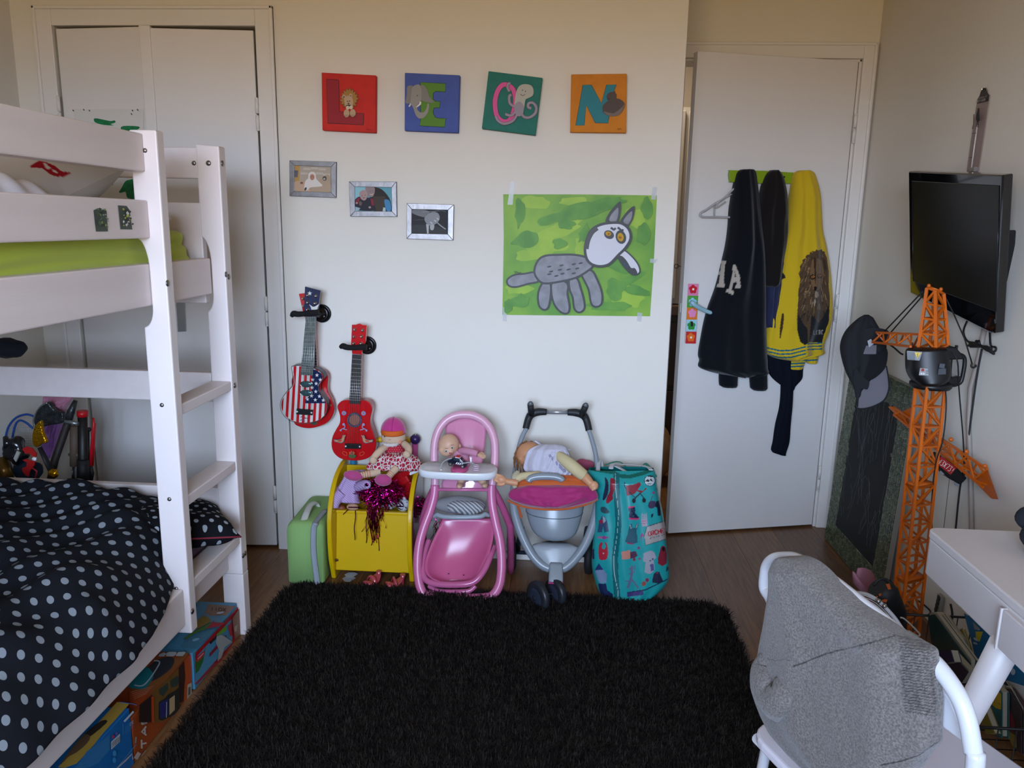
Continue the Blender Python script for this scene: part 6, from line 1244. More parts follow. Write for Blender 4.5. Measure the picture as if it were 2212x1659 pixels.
part('axe_head', G().prism([w1(*p, 2.62) for p in smooth([V(700, 340), V(760, 400), V(830, 470), V(930, 500), V(940, 620), V(900, 660), V(740, 680), V(600, 720), V(530, 700), V(500, 620), V(540, 480), V(600, 400)], 3, True)], V(0, .02, 0)), silv, t, bevel=.004)
part('edge', G().tube(smooth([w1(*p, 2.625) for p in ((715, 345), (620, 400), (550, 490), (510, 600), (520, 700))], 4), .005, 8), mat('edge_silver', '#8c9090', .3, .7), t)
part('handle', G().tube([w1(1120, 330, 2.63), w1(1040, 560, 2.62), w1(820, 1200, 2.60), w1(760, 1480, 2.58)], [.008, .013, .013, .013], 12), wd, t)
part('socket', G().tube([w1(1130, 310, 2.62), w1(1060, 480, 2.61), w1(1010, 640, 2.61)], [.007, .014, .013], 12), silv, t)
part('socket_band', G().tube([w1(975, 620, 2.60), w1(1170, 660, 2.60)], .0075, 8), mat('edge_silver'), t)
t = thing('toy_dagger', 'tan gripped toy dagger standing between axe and black sheath', 'toy sword', w1(1110, 900)); part('grip', G().tube([w1(1120, 690, 2.64), w1(1105, 1290, 2.63)], [.017, .014], 12), mat('tan_grip', '#5c4a3c', .7, var=.2), t); part('guard', G().tube([w1(1030, 1120, 2.63), w1(1190, 1130, 2.63)], .006, 8), mat('tan_grip'), t); part('blade', G().tube([w1(1105, 1290, 2.63), w1(1090, 1600, 2.63)], .011, 8, flat=.3), silv, t)
t = thing('toy_quiver', 'black tube shaped toy sheath with a bright red cap', 'toy sheath', w1(1235, 900)); part('tube', G().tube([w1(1232, 520, 2.62), w1(1240, 1200, 2.62), w1(1248, 1500, 2.62)], [.016, .017, .021], 14), mat('sheath_black', '#17140f', .5, var=.4, vscale=40, ani=(1, 1, .1)), t); part('collar', G().tube([w1(1240, 1190, 2.61), w1(1246, 1560, 2.61)], [.020, .023], 14), bc, t)
part('cap', G().tube([w1(1230, 465, 2.62), w1(1233, 550, 2.62)], [.0185, .0185], 14), mat('cap_red', '#b01018', .4), t)
t = thing('toy_foil', 'thin black toy rapier with round pommel next to the red sword', 'toy sword', w1(1320, 900)); part('pommel', G().ell(w1(1328, 745, 2.65), (.0085,)*3), bc, t); part('blade', G().tube([w1(1322, 760, 2.65), w1(1330, 1560, 2.65)], .0035, 8), bc, t)
t = thing('toy_katana', 'slim red toy sword with black handle standing at the right of the bin', 'toy sword', w1(1370, 900)); part('blade', G().tube([w1(1395, 570, 2.64), w1(1398, 700, 2.64), w1(1350, 1300, 2.63)], [.003, .0055, .0062], 10), mat('cap_red'), t); part('edge', G().tube([w1(1418, 655, 2.645), w1(1410, 900, 2.645), w1(1385, 1290, 2.64)], .0035, 8), mat('cap_red'), t); part('handle', G().tube([w1(1352, 1290, 2.63), w1(1378, 1400, 2.63), w1(1355, 1560, 2.63)], [.008, .007, .005], 10), bc, t)
tul = mat('pink_satin', '#a86a80', .5, bump=.2, bscale=30, sheen=.3); lil = mat('lilac_satin', '#7c4a84', .5, sheen=.3)
t = thing('pink_costume', 'pink and lilac satin costume crumpled upright behind the toy axe', 'costume', w1(850, 700))
part('skirt', drape(RC(e1, [(240, 640, 1120), (330, 690, 1060), (420, 780, 1010), (520, 880, 960)]), w1(850, 400, 2.70), NB, .04, folds=((9, .5, 0), (13, 0, 1)), amp=.012, nr=24, nc=70, endtaper=.6), tul, t)
part('tail', drape(RC(e1, [(500, 860, 960), (680, 640, 930), (800, 640, 920), (1000, 720, 860), (1160, 760, 800)]), w1(800, 800, 2.72), NB, .03, folds=((7, .3, 0), (11, 0, 2)), amp=.010, nr=30, nc=70), lil, t)
t = thing('badminton_racket', 'blue framed toy racket leaning at the left of the bin', 'racket', w1(300, 800)); bl_ = mat('racket_blue', '#1c4488', .4)
part('frame', G().tube(smooth([w1(*p, 2.70) for p in ((80, 870), (130, 700), (240, 570), (400, 520), (530, 560))], 6), .0042, 8), bl_, t)
part('frame', G().tube(smooth([w1(*p, 2.68) for p in ((180, 900), (210, 740), (250, 640)  , (310, 610), (400, 650), (490, 730))], 6), .0042, 8), bl_, t)
part('shaft', G().tube([w1(75, 860, 2.70), w1(80, 1100, 2.69), w1(190, 1400, 2.66)], .006, 8), bl_, t)
g = G()
for k in range(14): g.tube([w1(130+30*k, 700-abs(k-8)*3, 2.70), w1(180+24*k, 1080, 2.70)], .0006, 4)
for k in range(10): g.tube([w1(110, 700+36*k, 2.70), w1(500, 700+36*k, 2.70)], .0006, 4)
part('strings', g, mat('string_grey', '#a0a4ac', .5), t, kind='stuff')
t = thing('toy_mask', 'black toy helmet with red and white fittings beside the gold hilt', 'toy helmet', w1(250, 1080))
part('shell', lump(w1(230, 1060, 2.58), (.042, .035, .045), 7, .5), mat('mask_black', '#14151a', .2, coat=.5), t); part('snout', G().tube([w1(130, 1000, 2.56), w1(75, 850, 2.57)], [.018, .008], 10), mat('mask_black'), t)
rdm = mat('mask_red', '#a81c1c', .35); sh_ = lambda pts: G().prism([w1(*p, 2.525) for p in pts], V(0, .006, 0))
part('red_fitting', sh_([(330, 1035), (390, 1000), (480, 1030), (540, 1110), (530, 1160), (490, 1150), (430, 1100), (380, 1110)]), rdm, t); part('red_fitting', sh_([(335, 1200), (400, 1190), (470, 1215), (520, 1220), (510, 1280), (440, 1370), (425, 1450), (380, 1430), (330, 1370), (330, 1320), (390, 1300), (400, 1240)]), rdm, t)
part('red_strap', G().tube([w1(470, 1310, 2.52), w1(550, 1370, 2.52), w1(530, 1470, 2.52)], .003, 6), rdm, t); part('white_clip', lump(w1(515, 1185, 2.52), (.008, .006, .007), 2, .3), white, t); part('tag', sh_([(250, 1065), (295, 1095), (235, 1230), (200, 1180)]), M('#a0a098'), t)
g = G().tube([w1(30, 1180, 2.58), w1(90, 1480, 2.55)], [.02, .026], 14); solo('brass_horn', g, mat('brass_toy', '#7a5a28', .3, .7), 'brass coloured toy horn at the left edge behind the duvet', 'toy horn')
g = lump(w1(430, 1350, 2.64), (.055, .03, .04), 4, .2); solo('navy_pouch', g, mat('navy_cloth', '#1a2c3c', .9), 'dark navy cloth pouch below the red fitted helmet', 'pouch')
g = lump(AY(18, 752, 2.25), (.055, .05, .03), 5, .3); solo('sun_hat', g, mat('cap_navy', '#0b0f1c', .9), 'dark navy cap hanging under the top bunk at the left edge', 'hat')
# ------------------------------------------------------------- shaggy rug
rug = thing('shag_rug', 'black shaggy rug in front of the toys', 'rug', (-.2, 1.85, 0))
rx0, rx1, ry0, ry1 = -1.0, .62, .95, 2.665
part('backing', G().prism([V(rx0+.02, ry0, .002), V(rx1-.03, ry0, .002), V(rx1, ry1-.05, .002), V(rx1-.05, ry1-.01, .002), V(rx0+.03, ry1-.01, .002), V(rx0+.01, ry1-.05, .002)], V(0, 0, .010)), mat('rug_backing', '#0c0b0b', .95), rug)
def shag(n=170000, seed=2):
    r = np.random.default_rng(seed); x = r.uniform(rx0, rx1, n); y = ry1-(ry1-ry0)*r.random(n)**1.15
    ins = ~((y > ry1-.05) & ((x < rx0+.05-(ry1-y)) | (x > rx1-.06+(ry1-y)))); x, y = x[ins], y[ins]; n = len(x)
    cl_ = np.sin(x*31+np.sin(y*23)*2)*np.cos(y*29+np.sin(x*19)*2); th = r.uniform(0, 6.28, n)+cl_*1.2; L = r.uniform(.020, .042, n); lean = r.uniform(.25, 1.1, n); w = r.uniform(.0009, .0017, n)*(.62+.38*np.clip((y-1.0)/1.2, 0, 1))
    d = np.stack([np.cos(th)*np.sin(lean), np.sin(th)*np.sin(lean), np.cos(lean)*.8], 1); b = np.stack([x, y, np.full(n, .008)], 1); s = np.stack([-np.sin(th), np.cos(th), np.zeros(n)], 1)*w[:, None]
    m_ = b+d*(L*.55)[:, None]; t_ = b+d*L[:, None]; t_[:, 2] -= L*.28*np.sin(lean); t_[:, 2] = np.maximum(t_[:, 2], .010)
    v = np.stack([b-s, b+s, m_-s, m_+s, t_], 1).reshape(-1, 3); k = np.arange(n)*5
    quads = np.stack([k, k+1, k+3, k+2], 1); tris = np.stack([k+2, k+3, k+4], 1)
    me = bpy.data.meshes.new('pile'); me.vertices.add(len(v)); me.vertices.foreach_set('co', v.ravel()); nl = n*7
    loops = np.concatenate([quads, tris], 1).ravel(); me.loops.add(nl); me.loops.foreach_set('vertex_index', loops); me.polygons.add(2*n)
    st_ = np.stack([np.arange(n)*7, np.arange(n)*7+4], 1).ravel(); me.polygons.foreach_set('loop_start', st_); me.update(calc_edges=True); return me
pm = mat('rug_pile', '#27221f', .75, spec=.15, hx2='#100d0c', vscale=40)
me = shag(); me.materials.append(pm); o = bpy.data.objects.new('pile', me); COL.objects.link(o); o.parent = rug; o.location = -WL[rug.name]; o['kind'] = 'stuff'
# ------------------------------------------------------------- coat rack and clothes on the door
def ond(x, y, off=.0, cr=d4): px, py = cr([(x, y)])[0]; return AP(px, py, dp0+dn*off, dn)
tdr = nrm(V(.687, .18, 0))
rk = thing('coat_rack', 'lime green coat rack screwed to the white door', 'coat rack', ond(545, 105))
part('board', G().prism([ond(*p, .018) for p in smooth([V(368, 100), V(372, 74), V(400, 70), V(725, 83), V(722, 142), V(400, 134), V(374, 130)], 2, True)], -dn*.017), mat('lime_lacquer', '#7c9a10', .35), rk, bevel=.004)
for x in (512, 665): part('screw', G().lathe([(.004, 0), (.002, .0015), (.0003, .0016)], ond(x, 106, .0185), dn, 10), mat('screw_dark', '#2c3010', .4, .5), rk)
for x in (452, 602, 768): part('peg', G().tube([ond(x, 95, .015), ond(x, 90, .028), ond(x, 92, .03)], .006, 8), mat('lime_lacquer'), rk)
hg = thing('plastic_hanger', 'white plastic coat hanger peeking out left of the navy hoodie', 'hanger', ond(300, 290, .03)); hm = mat('hanger_white', '#a5a3a6', .4)
hpn = [(420, 150), (385, 175), (330, 228), (290, 250), (240, 285), (212, 300), (215, 322), (300, 324), (420, 326)]
part('shoulder_bar', G().tube(smooth([ond(*p, .022) for p in hpn], 4), .0042, 8), hm, hg); part('brace', G().tube([ond(283, 262, .022), ond(283, 322, .022)], .003, 6), hm, hg)
part('inner_loop', G().tube(smooth([ond(*p, .026) for p in ((380, 200), (330, 225), (300, 252), (292, 272), (305, 268), (345, 240))], 4), .0028, 6), hm, hg)
part('hook', G().tube(smooth([ond(*p, .026) for p in ((420, 150), (448, 120), (470, 95), (455, 80), (440, 90))], 4), .002, 6), metalm, hg)
def cloth_paint(rows, off, th, base, layers, **k):
    g = drape(RC(d4, rows), dp0+dn*off, dn, th, **k); paint(g, base, [(d4(p), h) for p, h in layers]); return g
pm_ = mat('fleece_print', '#ffffff', .92, bump=.35, bscale=350, attr='paint', spec=.15, sheen=.15)
cream = '#a59a8e'
t = thing('navy_hoodie', 'navy hoodie with two cream sewn letters hanging left on the rack', 'hoodie', ond(450, 600))
H_ = [(318, 558), (350, 560), (348, 575), (342, 580), (335, 680), (342, 690), (340, 706), (296, 704), (298, 690), (308, 686), (314, 640), (298, 638), (300, 618), (316, 620), (322, 580), (312, 572)]
A_ = [(388, 584), (398, 582), (422, 640), (428, 700), (426, 712), (398, 708), (400, 696), (406, 694), (405, 676), (388, 678), (380, 722), (392, 730), (388, 748), (345, 730), (350, 716), (362, 718), (385, 620), (380, 600)]
part('body', cloth_paint([(66, 428, 492), (80, 405, 503), (130, 390, 508), (200, 376, 513), (280, 364, 517), (380, 357, 526), (470, 345, 537), (560, 325, 542), (700, 290, 548), (850, 237, 552), (1000, 206, 560), (1070, 196, 563), (1100, 203, 565), (1140, 202, 566), (1170, 290, 566), (1185, 400, 480)], .012, .075, '#080b12',
   [(H_, cream), (A_, cream), ([(396, 620), (404, 650), (392, 652)], '#0c1018')], nr=190, nc=170, folds=((1.6, .35, 0), (3.1, -.5, 1.4)), amp=.009, seed=2), pm_, t)
nvm = mat('navy_fleece', '#080b12', .92, bump=.35, bscale=350, spec=.15, sheen=.15)
part('cuff', drape(RC(d4, [(1150, 310, 410), (1200, 308, 407), (1240, 312, 405), (1248, 330, 400)]), dp0+dn*.015, dn, .03, nr=10, nc=30, folds=((3, 0, 0),), amp=.001), nvm, t)
part('cuff', drape(RC(d4, [(1150, 470, 566), (1210, 475, 567), (1255, 480, 567), (1264, 495, 560)]), dp0+dn*.015, dn, .03, nr=10, nc=30, folds=((3, 0, 0),), amp=.001), nvm, t)
t = thing('dark_jacket', 'blackish brown hooded jacket in the middle of the coat rack', 'jacket', ond(600, 400)); bm_ = mat('black_brown_fleece', '#141010', .92, bump=.35, bscale=350, spec=.15, sheen=.15)
part('hood', drape(RC(d4, [(70, 585, 628), (90, 562, 645), (150, 538, 660), (250, 522, 668), (350, 512, 670), (450, 512, 666), (540, 518, 655), (640, 532, 640), (700, 540, 620)]), dp0+dn*.012, dn, .06, folds=((1.5, .3, 1), (3, .4, 0)), amp=.008, seed=4, nr=44, nc=60), bm_, t)
part('lining', drape(RC(d4, [(480, 600, 662), (560, 585, 655), (680, 560, 640), (800, 552, 625), (900, 550, 612), (930, 560, 600)]), dp0+dn*.006, dn, .05, folds=((4, .2, 0), (6, .3, 1)), amp=.005, nr=30, nc=36), mat('royal_lining', '#10163a', .7, sheen=.2), t)
t = thing('navy_sweater', 'navy knitted sweater with one long sleeve hanging below the yellow hoodie', 'sweater', ond(680, 1200)); kn = mat('navy_knit', '#0d111c', .95, bump=.6, bscale=260, spec=.1)
part('body', drape(RC(d4, [(900, 560, 720), (1000, 562, 760), (1100, 565, 765), (1160, 575, 762), (1200, 600, 756), (1240, 650, 720), (1262, 690, 706)]), dp0+dn*.006, dn, .028, folds=((4, .2, 0),), amp=.004, nr=30, nc=40), kn, t)
part('sleeve', drape(RC(d4, [(1120, 640, 706), (1240, 645, 706), (1350, 638, 700), (1450, 615, 695), (1540, 602, 688), (1595, 594, 672), (1614, 640, 666)]), dp0+dn*.008, dn, .03, folds=((3, .5, 0),), amp=.003, nr=40, nc=30, endtaper=.1), kn, t)
mane = [(805, 512), (818, 518), (812, 505), (830, 512), (838, 500), (850, 505), (868, 498), (870, 508), (886, 512), (884, 520), (896, 545), (900, 580), (906, 620), (905, 700), (912, 760), (910, 830), (905, 900), (880, 950), (870, 1005), (800, 1004), (775, 1020), (750, 1000), (735, 940), (733, 880), (738, 800), (742, 720), (752, 660), (742, 630), (752, 612), (748, 590), (765, 570), (762, 555), (780, 548), (782, 530), (800, 528)]
LN = [(mane, '#4c3a28')]
r_ = random.Random(9); bx_ = lambda pts: pts
for k in range(230):
    x = r_.uniform(742, 902); y = r_.uniform(520, 930); cx = 838; L = r_.uniform(18, 42); dx = (x-cx)*.18; c = r_.choice(['#6e5638', '#7c6444', '#3a2a1c', '#5a4630', '#88704e', '#2e2218']) if y < 820 else r_.choice(['#2a241e', '#3a3026', '#1c1a18', '#4c3e2e'])
    P_ = strokepoly([(x, y), (x+dx*.5, y+L*.5), (x+dx, y+L)], r_.uniform(2.5, 5))
    if all(inside(np.array([q]), mane)[0] for q in ((x, y), (x+dx, y+L))): LN.append((P_, c))
LN += [([(740, 850), (765, 900), (790, 930), (792, 1010), (775, 1020), (750, 1000), (735, 940)], '#18191a'), ([(812, 850), (850, 900), (880, 860), (906, 800), (908, 880), (872, 990), (870, 1005), (800, 1004), (806, 920)], '#181a1b'),
 ([(815, 560), (830, 545), (838, 590), (842, 545), (868, 560), (880, 620), (872, 680), (850, 720), (835, 726), (822, 716), (808, 680), (802, 620)], '#6c5236'), ([(826, 545), (834, 545), (838, 640), (834, 700), (828, 640)], '#33241a'),
 ([(800, 645), (818, 634), (836, 645), (830, 662), (812, 664)], '#22180f'), ([(842, 640), (858, 630), (872, 642), (866, 656), (848, 658)], '#22180f'), ([(808, 648), (820, 640), (830, 648), (820, 656)], '#b0703a'), ([(846, 643), (858, 636), (868, 643), (858, 651)], '#b0703a'), ([(817, 645), (824, 645), (824, 651), (817, 651)], '#0c0808'), ([(854, 640), (861, 640), (861, 647), (854, 647)], '#0c0808'),
 ([(824, 705), (835, 700), (843, 706), (838, 722), (828, 722)], '#120c0a'), ([(832, 725), (848, 730), (852, 750), (842, 765), (830, 758)], '#8c7c68'), ([(830, 760), (836, 780), (830, 810), (824, 800)], '#8c8478'), ([(872, 540), (890, 560), (892, 620), (880, 610)], '#3a2a1c')]
for i, ch in enumerate('L.C.D.C'):
    for st_ in FONT.get(ch, []): LN.append((strokepoly([(824+i*7.2+p[0]*1.6, 938+p[1]*4) for p in st_], 2.6), '#a8a49c'))
teal = '#1a5c66'; YL = '#c0a21c'
for k in range(3): y = 1030+k*19; LN.append((strokepoly([(560, y+2), (640, y+20), (700, y+18), (782, y-2)], 8), teal))
for k in range(3): LN.append((strokepoly([(790, 1012+k*16), (870, 1008+k*16)], 7), teal))
LN += [([(652, 846), (662, 848), (662, 880), (654, 940), (645, 985), (639, 980), (640, 930), (646, 880)], '#3c2a1c'), ([(640, 630), (655, 625), (668, 640), (672, 655), (655, 660), (640, 680), (626, 690), (632, 660)], '#2c2420'), ([(642, 640), (655, 635), (660, 648), (648, 655)], '#14100c')]
t = thing('yellow_hoodie', 'mustard yellow hoodie with a lion print and teal striped cuffs', 'hoodie', ond(760, 600))
part('body', cloth_paint([(72, 738, 800), (86, 716, 822), (120, 705, 832), (170, 697, 843), (240, 688, 851), (320, 678, 858), (400, 668, 865), (450, 658, 877), (520, 645, 890), (600, 634, 903), (700, 620, 913), (800, 605, 915), (880, 580, 910), (950, 563, 895), (1005, 558, 872), (1040, 560, 868), (1062, 565, 866), (1085, 600, 780), (1097, 660, 740)], .022, .07, YL, LN, nr=340, nc=320, folds=((1.7, .3, .5), (3.3, -.3, 2)), amp=.008, seed=6, endtaper=.18), pm_, t)
cm_ = mat('striped_rib', YL, .92, bump=.4, bscale=300)
def cuffs(rows, off, ys):
    lay = [(strokepoly([(rows[0][1]-10, y), (rows[0][2]+10, y-5)], 8), teal) for y in ys]; part('cuff', cloth_paint(rows, off, .028, YL, lay, nr=40, nc=40, folds=((3, 0, 0),), amp=.001), pm_, t)
cuffs([(1050, 782, 845), (1090, 782, 840), (1112, 784, 835), (1118, 790, 830)], .022, (1062, 1082, 1104)); cuffs([(1070, 680, 775), (1110, 680, 772), (1142, 682, 758), (1150, 690, 750)], .018, (1105, 1122, 1138))
# ------------------------------------------------------------- television
def K(p, k): return CP+(np.array(p)-CP)*k
tl, bl_, tr, br_ = K(AX(1963, 371, 1.18), .96), K(AX(1963, 630, 1.25), .96), K(AX(2168, 380, 1.20), .96), K(AX(2150, 718, 1.24), .96)
nt_ = nrm(np.cross(tr-tl, bl_-tl)); nt_ = nt_ if nt_[0] < 0 else -nt_
def tvp(px, py, off=0): return AP(px, py, (tl+bl_+tr+br_)/4+nt_*off, nt_)
tv = thing('television', 'black flat television on a swivel mount above the toy crane', 'television', (tl+br_)/2)
gb = mat('piano_black', '#050506', .08, coat=.6, spec=.6)
T = lambda pts, off=0, cr=ID: [tvp(*p, off) for p in cr(pts)]
part('bezel', G().prism(T([(1962, 370), (2166, 378), (2148, 720), (2140, 720), (1966, 632)]), -nt_*.028), gb, tv, bevel=.004)
part('screen', G().prism(T([(195, 640), (714, 668), (698, 1420), (200, 1235)], .0008, d6), -nt_*.001), mat('screen_black', '#0b0d0d', .25, spec=.5), tv)
sc = T([(195, 640), (714, 668), (698, 1420), (200, 1235)], .001, d6); part('screen_edge', G().tube(sc, .0012, 6, closed=True), mat('bezel_line', '#20262a', .2), tv)
part('back_case', G().prism(T([(1975, 385), (2150, 392), (2135, 700), (1978, 625)], -.028), -nt_*.03), mat('tv_case', '#121214', .6), tv, bevel=.006)
sd = [(2168, 380), (2186, 384), (2186, 500), (2192, 505), (2182, 700), (2176, 720), (2150, 720)]
e0 = T([(2150, 395), (2135, 705)], -.03); 
part('side_module', G().prism(T([(2120, 500), (2172, 500), (2165, 640), (2115, 640)], -.058), -nt_*.03), mat('tv_case'), tv, bevel=.004)
part('mount_plate', G().prism(T([(2050, 430), (2120, 432), (2112, 520), (2045, 515)], -.058), -nt_*.012), mat('mount_black', '#18181a', .5), tv)
mc = sum(T([(2050, 430), (2120, 432), (2112, 520), (2045, 515)], -.07))/4; part('mount_arm', G().tube([mc, V(1.25, mc[1], mc[2])], .015, 10), mat('mount_black'), tv)
F = Flat(lambda x, y: tvp(x, y, .0012), nt_, d6, .0003)
F.line([(688, 1465), (692, 1490)], 6, M('#5a5f66')).line([(700, 770), (730, 772)], 0.1, M('#5a5f66')); F.part('badge', tv)
g = G()
for k in range(9): a = tvp(2163-k*.9, 560+k*14, -.014)+V(0, -.004, 0); g.box(a, (.006, .004, .006))
part('side_buttons', g, M('#3c3e42'), tv, kind='stuff')
cb = mat('black_cable', '#0c0c0e', .6)
def cable(lab, pts, r=.003, m=cb, name='cable', **k): return solo(name, G().tube(smooth(pts, 6), r, 8), m, lab, 'cable', **k)
R5 = lambda x, y, v: AX(*d5([(x, y)])[0], v)
cable('black cable looping below the television with a tied bundle', [R5(890, 255, 1.22), R5(862, 330, 1.24), R5(885, 390, 1.24), R5(940, 405, 1.235), R5(1010, 450, 1.235), R5(1055, 455, 1.24), R5(1060, 430, 1.24), R5(1030, 415, 1.24), R5(1025, 320, 1.22)])
g = G()
for q in ([(890, 420), (950, 408), (1050, 470)], [(900, 405), (960, 415), (1045, 460)], [(940, 390), (955, 412)], [(955, 388), (962, 412)], [(905, 425), (1000, 425), (1035, 440)]): g.tube([R5(*p, 1.235) for p in q], .004, 6)
solo('cable_bundle', g, cb, 'knotted bundle of black cable below the television corner', 'cable', kind=None)
cable('thin black cable running down beside the beige duct', [R5(975, 440, 1.25), R5(940, 640, 1.25), R5(905, 900, 1.25), R5(880, 1100, 1.25), R5(840, 1300, 1.25), R5(815, 1540, 1.25), R5(800, 1700, 1.25)], .0028)
solo('cable_duct', G().tube([R5(995, 300, 1.252), R5(960, 480, 1.252), R5(905, 680, 1.252), R5(893, 900, 1.252), R5(905, 1200, 1.252), R5(912, 1540, 1.252), R5(912, 1700, 1.252)], .0075, 10), mat('duct_beige', '#8d8279', .5), 'beige cable duct running down the right wall', 'cable duct')
# thermometer on the right wall
wt = thing('wall_thermometer', 'enamel wall thermometer with a dark top reading CHOCOLAT MENIER', 'thermometer', AX(2115, 280, 1.258))
def onw(off): return lambda px, py: AX(px, py, 1.26-off)
D6 = lambda pts, off: [onw(off)(*p) for p in d6(pts)]
part('plate', G().prism(D6([(585, 150), (600, 128), (608, 100), (620, 82), (634, 82), (642, 100), (645, 118), (656, 128), (650, 170), (602, 500), (587, 598), (518, 598), (545, 400)], .004), V(.003, 0, 0)), mat('plate_pink', '#8a7874', .4), wt)
F = Flat(onw(.0045), (-1, 0, 0), d6, .0003)
F.fill([(583, 178), (585, 150), (598, 130), (605, 105), (618, 84), (636, 84), (643, 105), (656, 128), (652, 162)], M('#141214', .4)); text(F, 'CHOCOLAT', (590, 142), (7.6, -1.8), (-1, 9), 1.6, M('#9a948e')); text(F, 'MENIER', (588, 158), (10, -2), (-2, 13), 2.4, M('#a8a29a'))
F.fill([(600, 205), (610, 202), (612, 225), (606, 240), (598, 225)], M('#3c2c2c')).fill([(596, 225), (610, 225), (614, 275), (600, 290), (590, 270)], M('#22242e')).line([(598, 285), (594, 315)], 4, M('#22242e')).line([(606, 285), (602, 318)], 4, M('#22242e')).line([(580, 240), (578, 300), (570, 328)], 7, M('#7a6460'))
F.line([(568, 355), (596, 352)], 2.5, M('#1c1a1c')).line([(552, 500), (572, 498)], 2.5, M('#1c1a1c'))
for k in range(14): F.line([(592-k*2.2, 330+k*14), (600-k*2.2, 329+k*14)], 1.2, M('#4a4040'))
F.part('print', wt)
part('tube', G().tube([onw(.008)(*p) for p in d6([(584, 305), (548, 565)])], .0022, 8), mat('glass_tube', '#c9c3bf', .1), wt); part('bulb_guard', G().prism(D6([(536, 560), (566, 556), (562, 580), (532, 584)], .010), V(.006, 0, 0)), metalm, wt)
part('nail', G().cyl(onw(.0)(*d6([(612, 90)])[0]), onw(.012)(*d6([(612, 90)])[0]), .0015, 6), metalm, wt)
# ------------------------------------------------------------- orange toy crane
ora = mat('crane_orange', '#b9570a', .38, spec=.4); CRY = 2.30
cr_ = thing('toy_crane', 'tall orange lattice toy tower crane with black cabin beside the desk', 'toy crane', V(1.08, CRY, 0))
def qc(x, y, Yv=CRY, cr=d5): return AY(*cr([(x, y)])[0], Yv)
def lattice(cor0, cor1, n, bar, faces=(0, 1, 2, 3), rings=True, pat=0):
    g = G(); k = len(cor0)
    def P(i, t): return cor0[i]+(cor1[i]-cor0[i])*t
    for i in range(k): g.bar(P(i, 0), P(i, 1), bar*1.5)
    for s_ in range(n+1):
        if rings:
            for i in range(k): g.bar(P(i, s_/n), P((i+1) % k, s_/n), bar)
    for s_ in range(n):
        for i in range(k):
            j = (i+1) % k
            if pat == 0: g.bar(P(i, s_/n), P(j, (s_+1)/n), bar) if (s_+i) % 2 else g.bar(P(j, s_/n), P(i, (s_+1)/n), bar)
            else: g.bar(P(i, s_/n), P(j, (s_+1)/n), bar*.8); g.bar(P(j, s_/n), P(i, (s_+1)/n), bar*.8)
    return g
tA, tB, tC = qc(565, 668, CRY-.012), qc(636, 674, CRY-.055), qc(748, 674, CRY-.01); tD = tA+tC-tB
zt = tB[2]; base = [AY(*d7([p])[0], y) for p, y in (((418, 640), CRY-.012), ((478, 640), CRY-.055), ((590, 640), CRY-.01))]; base.append(base[0]+base[2]-base[1])
flr = [b_+(b_-t_)*((b_[2]-.02)/(t_[2]-b_[2])) for b_, t_ in zip(base, (tA, tB, tC, tD))]
T4 = [tA, tB, tC, tD]
for i_ in range(3):
    a = [f+(t_-f)*(i_/3) for f, t_ in zip(flr, T4)]; b_ = [f+(t_-f)*((i_+1)/3) for f, t_ in zip(flr, T4)]
    part('mast_section', lattice(a, b_, 5, .0052, pat=0), ora, cr_)
    if i_: part('mast_collar', G().loft([[c+V(0, 0, -.008) for c in a], [c+V(0, 0, .008) for c in a]]), ora, cr_)
part('base', G().bb(flr[0][0]-.05, flr[2][0]+.05, CRY-.12, CRY+.1, .0, .02), mat('crane_base', '#1a1a1c', .5), cr_, bevel=.004)
u0 = [qc(583, 436, CRY-.01), qc(694, 446, CRY-.05), qc(765, 416, CRY-.01)]; u0.append(u0[0]+u0[2]-u0[1]); u1 = [qc(637, 62, CRY-.012), qc(690, 78, CRY-.035), qc(738, 98, CRY-.01)]; u1.append(u1[0]+u1[2]-u1[1])
part('tower_head', lattice(u0, u1, 4, .0055, pat=0), ora, cr_); part('head_cap', G().loft([[p for p in u1], [p+V(0, 0, .006) for p in u1]]), ora, cr_)
for a_ in ((648, 50), (722, 72)): part('cap_peg', G().ell(qc(*a_, CRY-.02), (.005, .005, .006)), ora, cr_)
# jib to the left and away
j0 = [qc(590, 350, CRY), qc(535, 425, CRY-.03), qc(600, 432, CRY+.03)]; j1 = [qc(325, 338, 2.62), qc(300, 398, 2.60), qc(345, 402, 2.66)]
part('jib', lattice(j0, j1, 6, .0045, pat=0, rings=False), ora, cr_)
ss = mat('stay_black', '#131315', .6)
for a_, b_ in (((610, 85), (375, 330)), ((632, 85), (415, 335))): part('stay_line', G().tube([qc(*a_, CRY-.01), qc(*b_, 2.56)], .0022, 6), ss, cr_)
part('hoist_line', G().tube([qc(740, 100, CRY), qc(800, 220, CRY+.02), qc(870, 380, CRY+.03), qc(915, 530, CRY+.03)], .002, 6), ss, cr_)
part('hook', G().tube(smooth([qc(*p, CRY+.03) for p in ((915, 528), (910, 545), (920, 556), (938, 548), (935, 538))], 4), .0028, 6), ss, cr_)
